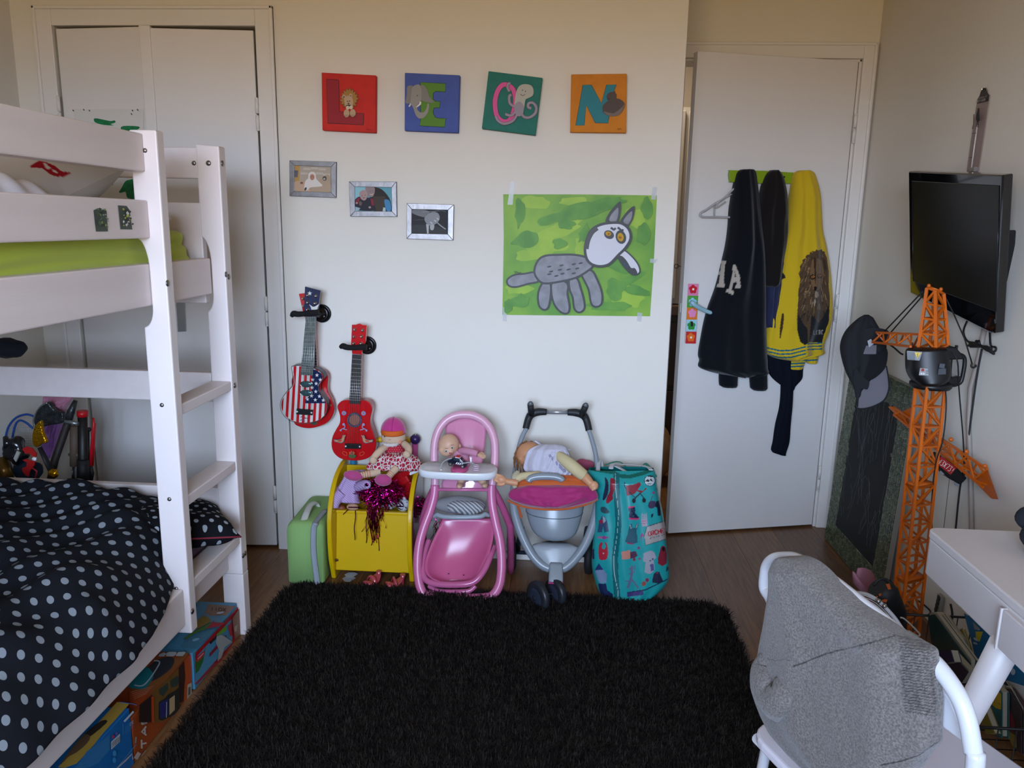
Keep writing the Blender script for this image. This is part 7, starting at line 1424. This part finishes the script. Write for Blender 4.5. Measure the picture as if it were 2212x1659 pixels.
# cabin
cabm = mat('cabin_black', '#0b0b0c', .42)
rows_ = [(430, 530, 745), (445, 512, 752), (500, 508, 765), (570, 512, 775), (620, 535, 768), (650, 565, 740), (668, 580, 700)]
part('cabin', drape(RC(d5, rows_), qc(640, 540, CRY-.02), nrm(V(-.25, -1, .15)), .065, folds=((1, 0, 0),), amp=0, nr=24, nc=40, back=.9, endtaper=.12, power=.5), cabm, cr_)
part('slew_ring', G().lathe([(.052, 0), (.056, .006), (.056, .014), (.05, .018)], (tA+tC)/2+V(0, 0, -.004), (0, 0, 1), 24), cabm, cr_)
NC = nrm(V(-.25, -1, .15)); cpl = lambda off: (lambda px, py: AP(px, py, qc(640, 540, CRY-.02)+NC*off, NC))
F = Flat(cpl(.0665), NC, d5, .0004)
F.fill([(512, 452), (608, 458), (590, 512), (515, 506)], M('#74787c', .4))
for k in range(6): F.line([(515, 462+8*k), (562, 465+8*k)], 3, M('#303236'))
F.fill([(558, 460), (600, 464), (574, 500)], M('#c8a818', .4)).line([(580, 468), (574, 478), (580, 480), (573, 492)], 3, M('#1a1a1a')); F.fill([(592, 558), (640, 560), (645, 605), (584, 602)], M('#8c8e90', .4)).dot(608, 570, 10, 9, M('#8c1c20')).dot(600, 592, 6, 6, M('#c0c0c0')).dot(614, 593, 6, 6, M('#c0c0c0')).line([(628, 575), (642, 577)], 3, M('#303236')).line([(628, 588), (642, 590)], 3, M('#303236'))
F.fill([(712, 530), (745, 532), (740, 560), (708, 556)], M('#3a3e44')).fill([(705, 562), (750, 560), (750, 596), (700, 598)], M('#34383e')); F.part('control_stickers', cr_)
part('cabin_window', G().tube(smooth([qc(*p, CRY+.0) for p in ((790, 470), (850, 480), (870, 510), (860, 590), (840, 650), (780, 660), (775, 600), (780, 520))], 4, True), .006, 8, closed=True), cabm, cr_)
part('cabin_roof', G().prism([qc(*p, CRY-.01) for p in ((700, 425), (820, 432), (860, 480), (870, 505), (800, 508), (720, 500))], V(0, .06, 0)), cabm, cr_, bevel=.004)
part('cabin_pane', G().prism([qc(*p, CRY+.005) for p in ((790, 515), (862, 512), (858, 600), (780, 612))], V(0, .002, 0)), mat('pane_tint', '#8a8480', .1, alpha=.45), cr_)
part('cabin_foot', G().prism([qc(*p, CRY-.01) for p in ((745, 625), (855, 612), (830, 660), (740, 668))], V(0, .05, 0)), cabm, cr_, bevel=.003)
for a_ in ((540, 415), (818, 432)): part('roof_clip', G().box(qc(*a_, CRY), (.006, .006, .014)), cabm, cr_)
# spare arm leaning diagonally behind the mast
y0a, y1a = 2.70, 2.16
def qa(x, y, o=0): px, py = d5([(x, y)])[0]; return AY(px, py, y0a+(y1a-y0a)*(px-1925)/225+o)
ar = thing('crane_arm', 'orange crane arm leaning diagonally behind the mast with a 43x73 sign', 'toy crane arm', qa(700, 1000))
a0 = [qa(430, 800), qa(432, 845, -.02), qa(470, 850, .03)]; a1 = [qa(1010, 1185), qa(985, 1295, -.02), qa(1040, 1290, .015)]
part('truss', lattice(a0, a1, 11, .0045, pat=0, rings=False), ora, ar)
part('arm_tip', G().prism([qa(*p) for p in ((1015, 1190), (1050, 1290), (1080, 1372), (1040, 1368), (935, 1262))], V(0, .012, 0)), ora, ar, bevel=.002)
part('arm_end', G().prism([qa(*p, -.01) for p in ((400, 800), (420, 795), (535, 915), (530, 935))], V(0, .012, 0)), ora, ar, bevel=.002); part('arm_wedge', G().prism([qa(*p) for p in ((470, 845), (540, 805), (545, 840), (505, 880))], V(0, .01, 0)), ora, ar)
part('counterweight', G().prism([qc(*p, 2.33) for p in ((726, 1100), (815, 1165), (885, 1240), (845, 1282), (770, 1240), (686, 1150))], V(0, .05, 0)), cabm, ar, bevel=.003)
sgn = lambda px, py: AY(px, py, 2.3288)
F = Flat(sgn, NB, d5, .0004); F.fill([(726, 1102), (820, 1175), (782, 1218), (690, 1145)], M('#8c1a1c', .4)); text(F, '43X73!', (722, 1118), (15, 11), (-20, 25), 3.6, M('#c8bcae')); F.part('sign', ar)
for a_ in ((735, 1200), (790, 1240), (820, 1272)): part('roller', G().cyl(qc(*a_, 2.335), qc(*a_, 2.375), .008, 10), cabm, ar)
for a_ in ((785, 1000), (880, 1075), (995, 1165)): part('pulley', G().ell(qa(*a_, .004), (.007, .006, .007)), ora, ar)
for n_, pts in (('black cord hanging down along the crane mast', [qc(750, 680, 2.27), qc(755, 800, 2.27), qc(735, 1000, 2.27), qc(690, 1150, 2.28), qc(668, 1350, 2.29), qc(668, 1550, 2.29)]), ('black cord dropping from the crane cabin to the leaning arm', [qc(790, 460, 2.27), qc(825, 520, 2.26), qc(835, 700, 2.28), qc(860, 1000, 2.3), qc(868, 1220, 2.33)]), ('very thin cord hanging below the 43x73 sign', [qc(775, 1245, 2.36), qc(740, 1545, 2.36)])):
    cable(n_, pts, .002 if 'very' not in n_ else .0008, name='cord')
# ------------------------------------------------------------- cap hanging on the jib
hm_ = thing('baseball_cap', 'dark cap with grey brim underside hanging on the crane jib', 'cap', qc(250, 500, 2.72)); ct = mat('cap_charcoal', '#15161a', .9, bump=.3, bscale=400)
HN = nrm(V(-.5, -1, .1)); h0 = qc(260, 480, 2.72)
part('crown', drape(RC(d5, [(228, 250, 275), (240, 225, 300), (290, 165, 330), (340, 125, 360), (400, 102, 385), (450, 100, 385), (520, 115, 370), (580, 135, 330), (640, 165, 290), (690, 190, 260), (740, 200, 245)]), h0, HN, .05, folds=((2, 0, 0), (3, .3, 0)), amp=.005, nr=30, nc=40, back=.5), ct, hm_)
cpp = lambda x, y, off: AP(*d5([(x, y)])[0], h0+HN*off, HN)
part('inner_crown', G().prism([cpp(x, y, .051) for x, y in smooth([V(235, 475), V(330, 470), V(390, 440), V(385, 540), V(340, 600), V(275, 635), V(222, 590), V(225, 530)], 3, True)], -HN*.003), mat('cap_inside', '#08090b', .95), hm_)
part('brim', G().prism([cpp(x, y, .045) for x, y in smooth([V(210, 805), V(215, 730), V(250, 680), V(300, 620), V(380, 545), V(398, 640), V(398, 700), V(370, 755), V(310, 790), V(250, 805)], 3, True)], -HN*.004), [mat('brim_grey', '#5f5c62', .85)], hm_, bevel=.001)
part('brim_edge', G().tube(smooth([cpp(x, y, .046) for x, y in ((385, 545), (398, 620), (400, 690), (372, 755), (310, 792), (250, 808), (210, 808))], 4), .0022, 6), ct, hm_)
part('side_flap', G().prism([cpp(x, y, .056) for x, y in smooth([V(195, 560), V(215, 580), V(262, 630), V(280, 640), V(268, 690), V(230, 685), V(215, 740), V(208, 800), V(195, 700), V(180, 620)], 3, True)], -HN*.006), ct, hm_)
part('front_flap', G().prism([cpp(x, y, .054) for x, y in smooth([V(235, 335), V(290, 310), V(360, 315), V(400, 335), V(370, 400), V(310, 415), V(330, 470), V(240, 470), V(250, 400)], 3, True)], -HN*.006), ct, hm_)
part('sweatband', G().prism([cpp(x, y, .0625) for x, y in ((242, 472), (260, 420), (325, 415), (322, 472))], -HN*.003), mat('brim_grey'), hm_); part('label', G().prism([cpp(x, y, .066) for x, y in ((268, 390), (290, 378), (308, 408), (278, 430))], -HN*.001), M('#9c9ca2'), hm_)
part('strap', G().tube(smooth([cpp(x, y, .03) for x, y in ((385, 400), (430, 430), (470, 465), (490, 475))], 4), .003, 6), ct, hm_)
# ------------------------------------------------------------- chalk board with mosaic frame leaning on the right wall
bb0, bb1 = V(1.200, 3.36, .004), V(1.200, 2.735, .004); bt0 = V(1.238, 3.36, .815); bt1 = V(1.238, 2.735, .815); bn = nrm(np.cross(bb1-bb0, bt0-bb0)); bn = bn if bn[0] < 0 else -bn
ckb = thing('chalkboard', 'chalkboard with green broken tile frame leaning on the right wall', 'chalkboard', (bb0+bb1)/2)
part('panel', G().prism([bb0, bb1, bt1, bt0], -bn*.018), mat('panel_white', '#8b8780', .6), ckb)
bu, bv = (bb1-bb0), (bt0-bb0); BW, BH = np.linalg.norm(bu), np.linalg.norm(bv)
def onb(a, b_, off=0): return bb0+bu*(a/BW)+bv*(b_/BH)+bn*off
part('slate', G().prism([onb(.105, .10, .002), onb(BW-.105, .10, .002), onb(BW-.105, BH-.09, .002), onb(.105, BH-.09, .002)], -bn*.0018), mat('slate', '#131516', .7, var=.3, vscale=12), ckb)
part('grout', G().prism([onb(0, 0, .001), onb(BW, 0, .001), onb(BW, BH, .001), onb(0, BH, .001)], -bn*.0008), mat('grout', '#97997f', .9), ckb)
g = G(); r_ = random.Random(21); S_ = .0165; nx_, ny_ = int(BW/S_), int(BH/S_); jit = {}
def jp(i, j):
    if (i, j) not in jit: jit[(i, j)] = (min(BW, max(0, i*BW/nx_+r_.uniform(-.35, .35)*S_*(0 < i < nx_))), min(BH, max(0, j*BH/ny_+r_.uniform(-.35, .35)*S_*(0 < j < ny_))))
    return jit[(i, j)]
for i in range(nx_):
    for j in range(ny_):
        q = [jp(i, j), jp(i+1, j), jp(i+1, j+1), jp(i, j+1)]; cx = sum(p[0] for p in q)/4; cy = sum(p[1] for p in q)/4
        if .108 < cx < BW-.108 and .104 < cy < BH-.095: continue
        q = [(cx+(x-cx)*.83, cy+(y-cy)*.83) for x, y in q]
        for tri in ((q,) if r_.random() < .7 else ([q[0], q[1], q[2]], [(q[0][0]-.0012, q[0][1]+.0012), (q[2][0]-.0012, q[2][1]+.0012), q[3]])): g.prism([onb(x, y, .0035) for x, y in tri], -bn*.0025, m=r_.randrange(3))
part('mosaic_tiles', g, [mat('tile_a', '#4a5238', .3), mat('tile_b', '#5a6146', .3), mat('tile_c', '#3c4530', .3)], ckb, kind='stuff')
g = G(); r_ = random.Random(5)
for k in range(46):
    x, y = r_.uniform(.13, BW-.13), r_.uniform(.14, BH-.12); a = r_.uniform(.9, 2.2); pts = []
    for s_ in range(9): pts.append((x, y)); x = min(BW-.12, max(.12, x+math.cos(a)*.022)); y = min(BH-.10, max(.12, y+math.sin(a)*.03)); a += r_.gauss(0, .35 if k % 3 else .9)
    q = [onb(*p, .0026) for p in pts]; g.grid([[p-nrm(bu)*.0006, p+nrm(bu)*.0006+nrm(bv)*.0004] for p in q], sm=False)
part('chalk_scribbles', g, mat('chalk', '#84888a', .95), ckb, kind='stuff')
# ------------------------------------------------------------- white desk
dk = thing('desk', 'white desk with a drawer along the right wall', 'desk', (1.0, .9, 0)); dw = mat('desk_white', '#bdb6b5', .4, var=.02)
DX0, DX1, DY0, DY1 = .777, 1.245, .25, 1.60
def rrect(x0, x1, y0, y1, r, z): return [V(cx+r*math.cos(a), cy+r*math.sin(a), z) for cx, cy, a0 in ((x1-r, y0+r, -90), (x1-r, y1-r, 0), (x0+r, y1-r, 90), (x0+r, y0+r, 180)) for a in np.radians(np.linspace(a0, a0+90, 6))]
part('top', G().prism(rrect(DX0, DX1, DY0, DY1, .02, .727), V(0, 0, .018)), dw, dk, bevel=.003)
part('apron', G().prism(rrect(DX0+.001, DX1, DY0, DY1-.002, .02, .648), V(0, 0, .079)), dw, dk, bevel=.003)
dye = AX(*d8([(1975, 560)])[0], DX0)[1]
part('drawer', G().bb(DX0-.008, DX0+.002, .45, dye, .650, .722), dw, dk, bevel=.002)
part('drawer_edge', G().bb(DX0-.010, DX0+.002, dye+.002, dye+.007, .645, .722), dw, dk, bevel=.001)
lT, lB = V(.825, 1.33, .65), None
lB = V(.800, 1.578, 0)
lT = V(.803, 1.312, .655)
part('leg', G().tube([lT, (lT+lB)/2, lB], [.026, .023, .016], 18), dw, dk)
part('leg', G().tube([V(1.18, 1.5, .65), V(1.215, 1.56, 0)], [.029, .018], 18), dw, dk); part('leg', G().tube([V(.86, .34, .65), V(.82, .28, 0)], [.029, .018], 18), dw, dk); part('leg', G().tube([V(1.18, .34, .65), V(1.21, .28, 0)], [.029, .018], 18), dw, dk)
pg = thing('plush_penguin', 'fuzzy navy and white soft toy at the right edge of the desk top', 'plush toy', AZ(2205, 1180, .75)); pf_ = mat('navy_plush', '#12161f', .95, bump=1, bscale=250); wf_ = mat('cream_plush', '#a39d92', .95, bump=1, bscale=250)
c = AZ(2214, 1192, .75); part('body', G().ell(c+V(.035, .0, .03), (.045, .04, .032)), pf_, pg); part('head', G().ell(c+V(.03, .035, .055), (.035, .03, .026)), pf_, pg); part('belly', G().ell(c+V(.02, -.022, .022), (.03, .025, .022)), wf_, pg); part('foot', G().ell(c+V(.004, -.02, .012), (.015, .018, .012)), pf_, pg)
# ------------------------------------------------------------- chair with a grey jumper over its back
cd_ = V(.385, -.923, 0); ce_ = V(.923, .385, 0); CA = V(.395, 1.285, .8)
def och(px, py, off=0): return AP(px, py, CA-ce_*off, ce_)
O8 = lambda x, y, off=0: och(*d8([(x, y)])[0], off)
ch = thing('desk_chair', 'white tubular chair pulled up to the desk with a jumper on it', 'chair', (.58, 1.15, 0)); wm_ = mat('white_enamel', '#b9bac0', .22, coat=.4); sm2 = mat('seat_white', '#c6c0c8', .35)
lt = [O8(300, 420), O8(303, 330), O8(318, 262), O8(360, 222), O8(430, 212), O8(520, 225)]
rt_ = [O8(x, y) for x, y in ((1380, 870), (1460, 930), (1530, 1010), (1600, 1110), (1655, 1210), (1695, 1330), (1718, 1450), (1735, 1560), (1745, 1659))]
l0, r1 = lt[0], rt_[-1]
l2 = O8(425, 820)
left = [V(l2[0]+.05, l2[1]+.02, 0), V(l2[0]+.02, l2[1], .44), l2, O8(385, 660), O8(345, 500)]+lt
topb = [O8(700, 330), O8(950, 520), O8(1200, 720)]
right = rt_+[V(r1[0]+.006, r1[1]-.01, .45), V(r1[0]+.01, r1[1]-.02, 0)]
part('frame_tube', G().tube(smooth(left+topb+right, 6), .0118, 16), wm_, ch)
seat = [(-.02, -.03), (.375, -.03), (.375, .42), (-.02, .42)]
def se(e_, d_, z): return V(.39, 1.29, 0)+ce_*e_+cd_*d_+V(0, 0, z)
sp = [se(cx+r*math.cos(a), cy+r*math.sin(a), .432) for cx, cy, a0, r in ((.375-.03, .0, -90, .03), (.375-.03, .39, 0, .03), (.03, .37, 90, .05), (.03, .02, 180, .05)) for a in np.radians(np.linspace(a0, a0+90, 6))]
part('seat', G().prism(sp, V(0, 0, .02)), sm2, ch, bevel=.006, bseg=3)
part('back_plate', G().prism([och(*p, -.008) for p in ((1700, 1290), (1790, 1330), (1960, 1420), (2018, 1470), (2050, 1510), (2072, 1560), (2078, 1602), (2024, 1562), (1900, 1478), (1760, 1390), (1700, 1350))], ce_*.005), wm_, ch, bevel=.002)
for (a_, b_) in (((.02, -.02), (.34, -.0)), ((.02, .40), (.34, .39))):
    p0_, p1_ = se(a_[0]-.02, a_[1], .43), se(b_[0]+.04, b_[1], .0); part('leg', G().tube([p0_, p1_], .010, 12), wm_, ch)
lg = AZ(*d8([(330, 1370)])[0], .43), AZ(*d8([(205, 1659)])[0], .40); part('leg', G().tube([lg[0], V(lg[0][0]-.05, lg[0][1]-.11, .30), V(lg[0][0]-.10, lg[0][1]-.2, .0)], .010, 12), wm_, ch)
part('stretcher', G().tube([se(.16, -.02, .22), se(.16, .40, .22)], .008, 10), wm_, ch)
ju = thing('grey_jumper', 'heather grey knitted jumper draped over the chair back', 'jumper', O8(900, 1200))
JR = [(196, 455, 530), (204, 428, 575), (240, 410, 640), (300, 400, 705), (370, 392, 775), (440, 384, 860), (520, 368, 955), (600, 352, 1065), (680, 335, 1185), (740, 320, 1280), (790, 308, 1370), (840, 298, 1450), (900, 285, 1466), (980, 265, 1468), (1060, 250, 1474), (1130, 258, 1490), (1200, 280, 1497), (1280, 312, 1496), (1340, 342, 1492), (1400, 375, 1490), (1460, 425, 1488), (1500, 462, 1476), (1540, 500, 1440), (1580, 545, 1405), (1620, 590, 1380), (1659, 640, 1345), (1760, 760, 1250), (1820, 860, 1150)]
g = drape(RC(d8, JR), CA-ce_*.012, -ce_, .045, nr=260, nc=220, folds=((2, .3, 0), (4.3, .5, 1)), amp=.0035, endtaper=.10, power=.5, back=.6, seed=3)
rib = [(1218, 752), (1290, 765), (1400, 830), (1466, 890), (1470, 1060), (1490, 1180), (1470, 1300), (1400, 1260), (1320, 1230), (1240, 1180), (1222, 900)]
P8 = np.array([pix(p) for p in g.v]); r8 = inside(P8, d8(rib)); 
for i in np.nonzero(r8)[0]: 
    y8 = (P8[i, 1]-1140)*3.196+ (P8[i, 0]-1560)*3.196*.18; g.v[i] = tuple(np.array(g.v[i])-ce_*.0016*math.sin(y8*2*math.pi/22))
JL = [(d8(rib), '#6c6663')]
for k in range(26): yy = 770+k*20; JL.append((strokepoly(d8([(1222+k*1.5, yy-6), (1340, yy+6), (1475, yy+18+k*.5)]), 2.2), '#3c3836'))
JL = JL[:1]+[(p, c) for p, c in JL[1:]]
JL += [(strokepoly(d8([(482, 962), (560, 935), (640, 900), (720, 868), (850, 838), (980, 805), (1100, 772), (1200, 742), (1290, 762), (1380, 800), (1455, 852)]), 3.2), '#3c3836'), (strokepoly(d8([(310, 905), (370, 918), (430, 908), (475, 920)]), 2), '#4a4644'), (strokepoly(d8([(1090, 1640), (1240, 1610), (1360, 1570), (1440, 1510), (1488, 1480)]), 3), '#3c3836'), (strokepoly(d8([(1140, 1205), (1170, 1200), (1215, 1215)]), 1.6), '#4a4644')]
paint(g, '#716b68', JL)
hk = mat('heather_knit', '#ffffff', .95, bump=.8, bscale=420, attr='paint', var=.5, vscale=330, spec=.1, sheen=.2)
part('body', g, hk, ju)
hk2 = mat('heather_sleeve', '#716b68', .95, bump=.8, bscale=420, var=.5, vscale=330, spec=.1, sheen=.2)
slv = [O8(x, y, o) for x, y, o in ((330, 900, .03), (290, 980, .04), (285, 1080, .055), (310, 1160, .06), (370, 1200, .06), (430, 1140, .055), (430, 1050, .045))]
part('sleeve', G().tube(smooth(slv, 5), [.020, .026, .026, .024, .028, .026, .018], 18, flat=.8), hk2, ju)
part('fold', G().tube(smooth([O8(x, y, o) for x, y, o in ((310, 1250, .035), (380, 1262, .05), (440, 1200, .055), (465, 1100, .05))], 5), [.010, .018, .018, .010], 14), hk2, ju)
# ------------------------------------------------------------- things on the floor between chair, crane and desk
q4 = lambda x, y, Yv: AY(*e4([(x, y)])[0], Yv)
x4 = lambda x, y, Xv: AX(*e4([(x, y)])[0], Xv)
fn = thing('fan', 'white wire guard of a small fan behind the grey jumper', 'fan', V(.86, 1.82, 0)); wg = mat('guard_white', '#a09ea0', .35)
arc_ = [(150, 555), (250, 563), (350, 600), (450, 670), (540, 760), (620, 850), (690, 950), (760, 1060), (830, 1190)]
A_ = [q4(x, y, 1.80-.10*i/8) for i, (x, y) in enumerate(arc_)]; cen = q4(330, 1150, 1.70)
part('guard_rim', G().tube(smooth(A_, 5), .0045, 8), wg, fn)
g = G()
for k in range(1, 7): g.tube(smooth([p+(cen-p)*k*.045 for p in A_], 4), .0012, 5)
part('guard_wires', g, wg, fn, kind='stuff')
for a_ in ((428, 655), (500, 712)): part('guard_clip', G().ell(q4(*a_, 1.755), (.006,)*3), metalm, fn)
part('stand', G().tube([cen, V(cen[0], cen[1]+.02, .02)], .012, 10), wg, fn); part('foot', G().lathe([(.10, 0), (.10, .01), (.03, .02)], (cen[0], cen[1]+.02, .001), (0, 0, 1), 24), wg, fn); part('motor', G().ell(cen, (.04, .05, .04)), wg, fn)
t = thing('black_toy_bag', 'black toy case with orange patches leaning by the crane foot', 'toy', q4(520, 600, 2.15)); 
part('body', G().tube([q4(430, 480, 2.12), q4(500, 560, 2.12), q4(600, 780, 2.15), q4(640, 1000, 2.2)], [.034, .038, .036, .03], 18), mat('toy_black'), t)
part('handle', G().tube(smooth([q4(370, 470, 2.1), q4(440, 395, 2.1), q4(510, 400, 2.1), q4(560, 450, 2.1)], 4), .004, 8), mat('toy_black'), t)
F = Flat(lambda x, y: AY(x, y, 2.078), NB, e4); om = M('#a84e1c', .5)
for q in ([(515, 450), (560, 445), (582, 510), (545, 518)], [(425, 572), (455, 558), (466, 580), (440, 598)], [(392, 598), (415, 588), (422, 605), (402, 612)], [(460, 640), (510, 628), (535, 635), (520, 670), (480, 660)]): F.fill(q, om)
part('orange_patches', F.g, F.mats, t, kind='stuff')
P = []; 
for i in range(9):
    u = i/8; row = []
    for j in range(11):
        v = -1+2*j/10; a = q4(150+u*260, 330+u*170, 2.30); row.append(a+V(v*.030*math.sin(.4+u*2.6), v*.03*math.sin(.4+u*2.6), .030*v*v*math.sin(.5+u*2.4)-.045*(1-v*v)*.6-.03*u))
    P.append(row)
solo('pink_slipper', G().grid(P), mat('slipper_pink', '#a06c7e', .8), 'pink slipper shaped toy tipped up by the chalkboard corner', 'toy shoe', solid=.006)
ct_ = thing('wire_crate', 'black wire crate of books on the floor under the desk', 'crate', V(1.08, 1.9, 0)); part('handle', G().tube(smooth([q4(*p, 1.85) for p in ((690, 852), (730, 862), (800, 920), (870, 990), (922, 1050), (905, 1072), (860, 1050), (790, 1010))], 4), .0022, 6), mat('beige_wire', '#8c8478', .5), ct_, 'beige wire handle')
wc = mat('crate_black', '#0f0f10', .5)
kx0, kx1, ky0, ky1, kz = .96, 1.24, 1.62, 2.14, .27
g = G()
for z in (.02, .145, kz):
    for a_, b_ in (((kx0, ky0), (kx1, ky0)), ((kx1, ky0), (kx1, ky1)), ((kx1, ky1), (kx0, ky1)), ((kx0, ky1), (kx0, ky0))): g.tube([V(*a_, z), V(*b_, z)], .0035, 6)
part('rims', g, wc, ct_); g = G()
for k in range(14): y = ky0+(ky1-ky0)*k/13; g.tube([V(kx0, y, .02), V(kx0, y, kz)], .0016, 5).tube([V(kx0, y, .02), V(kx1, y, .02)], .0016, 5)
for k in range(8): x = kx0+(kx1-kx0)*k/7; g.tube([V(x, ky1, .02), V(x, ky1, kz)], .0016, 5).tube([V(x, ky0, .02), V(x, ky0, kz)], .0016, 5)
part('mesh_wires', g, wc, ct_, kind='stuff')
pg_ = mat('page_cream', '#8c8472', .8, bump=.4, bscale=200, ani=(1, 1, 8))
def book(lab, quad, X, th, hx, cr=e4, inner=True, grp='books under the desk'):
    q = [AX(*p, X) for p in cr(quad)]; c = sum(q)/4; t = thing('book', lab, 'book', c, grp); cm2 = mat('cover'+hx, hx, .4, var=.15, vscale=12)
    part('cover', G().prism(q, V(.002, 0, 0)), cm2, t); part('pages', G().prism([c+(p-c)*.985+V(.0022, 0, 0) for p in q], V(th-.0044, 0, 0)), pg_, t); part('cover', G().prism([p+V(th-.002, 0, 0) for p in q], V(.002, 0, 0)), cm2, t); return t
book('green book leaning in the wire crate, tallest of them', [(1020, 830), (1100, 815), (1530, 1400), (1500, 1640), (1200, 1400), (1060, 1150)], 1.06, .022, '#1c3430')
book('grey magazine leaning behind the green book', [(1110, 830), (1210, 820), (1420, 1130), (1500, 1380), (1400, 1350)], 1.10, .014, '#6a665a')
book('yellow spined booklet leaning beside the grey magazine', [(1370, 1020), (1425, 990), (1500, 1200), (1540, 1400), (1470, 1340)], 1.13, .010, '#7a661c')
book('dark book lying low in the crate below the green book', [(1100, 1300), (1300, 1280), (1500, 1500), (1400, 1659), (1150, 1600)], 1.03, .02, '#241c28')
t = book('blue comic album with a yellow band behind the desk leg', [(1450, 800), (1640, 950), (1900, 1220), (2168, 1480), (2260, 1700), (1960, 1600), (1780, 1598), (1600, 1400), (1530, 1100)], 1.16, .012, '#12587c', grp='books under the desk')
F = Flat(lambda x, y: AX(x, y, 1.1595), (-1, 0, 0), e4, .0004); F.fill([(1590, 1020), (1680, 1020), (1640, 1140), (1600, 1130)], M('#9c8a1c')).fill([(1890, 1255), (1960, 1290), (1985, 1310), (1880, 1305)], M('#9c8a1c')).fill([(1560, 900), (1650, 985), (1640, 1010), (1580, 990)], M('#6c6c70')); F.dot(2045, 1500, 28, 40, M('#8c9094')).fill([(1800, 1500), (1840, 1440), (1830, 1510)], M('#9c8a1c')); F.dot(1600, 1110, 30, 14, M('#9ca0a0'), .6).dot(1598, 1160, 30, 12, M('#9ca0a0'), .3); F.part('cover_print', t)
t = book('yellow and teal spined book standing under the comic album', [(900, 800), (960, 560), (1095, 700), (1092, 1280), (1010, 1240)], 1.08, .018, '#1c4a48', cr=e5)
F = Flat(lambda x, y: AX(x, y, 1.0795), (-1, 0, 0), e5, .0004); F.fill([(905, 790), (950, 590), (1090, 705), (1088, 910), (1020, 890)], M('#9c7c14')).line([(1062, 820), (1075, 850)], 6, M('#241c08')); F.part('cover_print', t)
book('cream book slanting in front of the yellow and teal one', [(790, 950), (830, 770), (1000, 1215), (900, 1225)], 1.04, .016, '#6a5c1c', cr=e5)
t = book('dark magazine with a red oval standing at the right edge', [(1110, 640), (1180, 640), (1345, 930), (1345, 1480), (1240, 1400), (1130, 1150)], 1.10, .006, '#2c2020', cr=e5)
F = Flat(lambda x, y: AX(x, y, 1.0995), (-1, 0, 0), e5, .0004); F.dot(1210, 1060, 48, 150, M('#5c1418'), -.25).fill([(1140, 1150), (1290, 1250), (1290, 1400), (1240, 1390)], M('#6c5414')); F.part('cover_print', t)
book('pink magazine standing furthest right under the desk', [(1150, 600), (1230, 640), (1420, 900), (1420, 1500), (1360, 1500), (1355, 930)], 1.14, .008, '#5c4448', cr=e5)
book('purple book lying flat behind the chair tube', [(1100, 1250), (1290, 1240), (1330, 1380), (1200, 1400)], 1.0, .02, '#241830')
ps = thing('power_strip', 'white power strip with dark sockets on the wall under the desk', 'power strip', x4(1130, 680, 1.25)); q = [x4(*p, 1.245) for p in ((1130, 555), (1182, 605), (1140, 815), (1088, 790))]; part('housing', G().prism(q, V(.012, 0, 0)), mat('strip_white', '#8a8680', .5), ps, bevel=.003)
for k in range(4): c = x4(1150-12*k, 620+48*k, 1.2445); part('socket', G().lathe([(.010, 0), (.010, .001), (.0005, .0012)], c, (-1, 0, 0), 12), M('#2c2a28'), ps)
cable('grey flex running from the power strip to the wire crate', [x4(880, 640, 1.24), x4(960, 690, 1.24), x4(1050, 780, 1.24), x4(1000, 830, 1.2), x4(930, 800, 1.2)], .003)
for k, sp_ in enumerate(([(1290, 690), (1310, 800), (1300, 900), (1250, 920)],)): cable('black plug lead curving down behind the leaning books', [x4(*p, 1.23) for p in sp_], .0035)
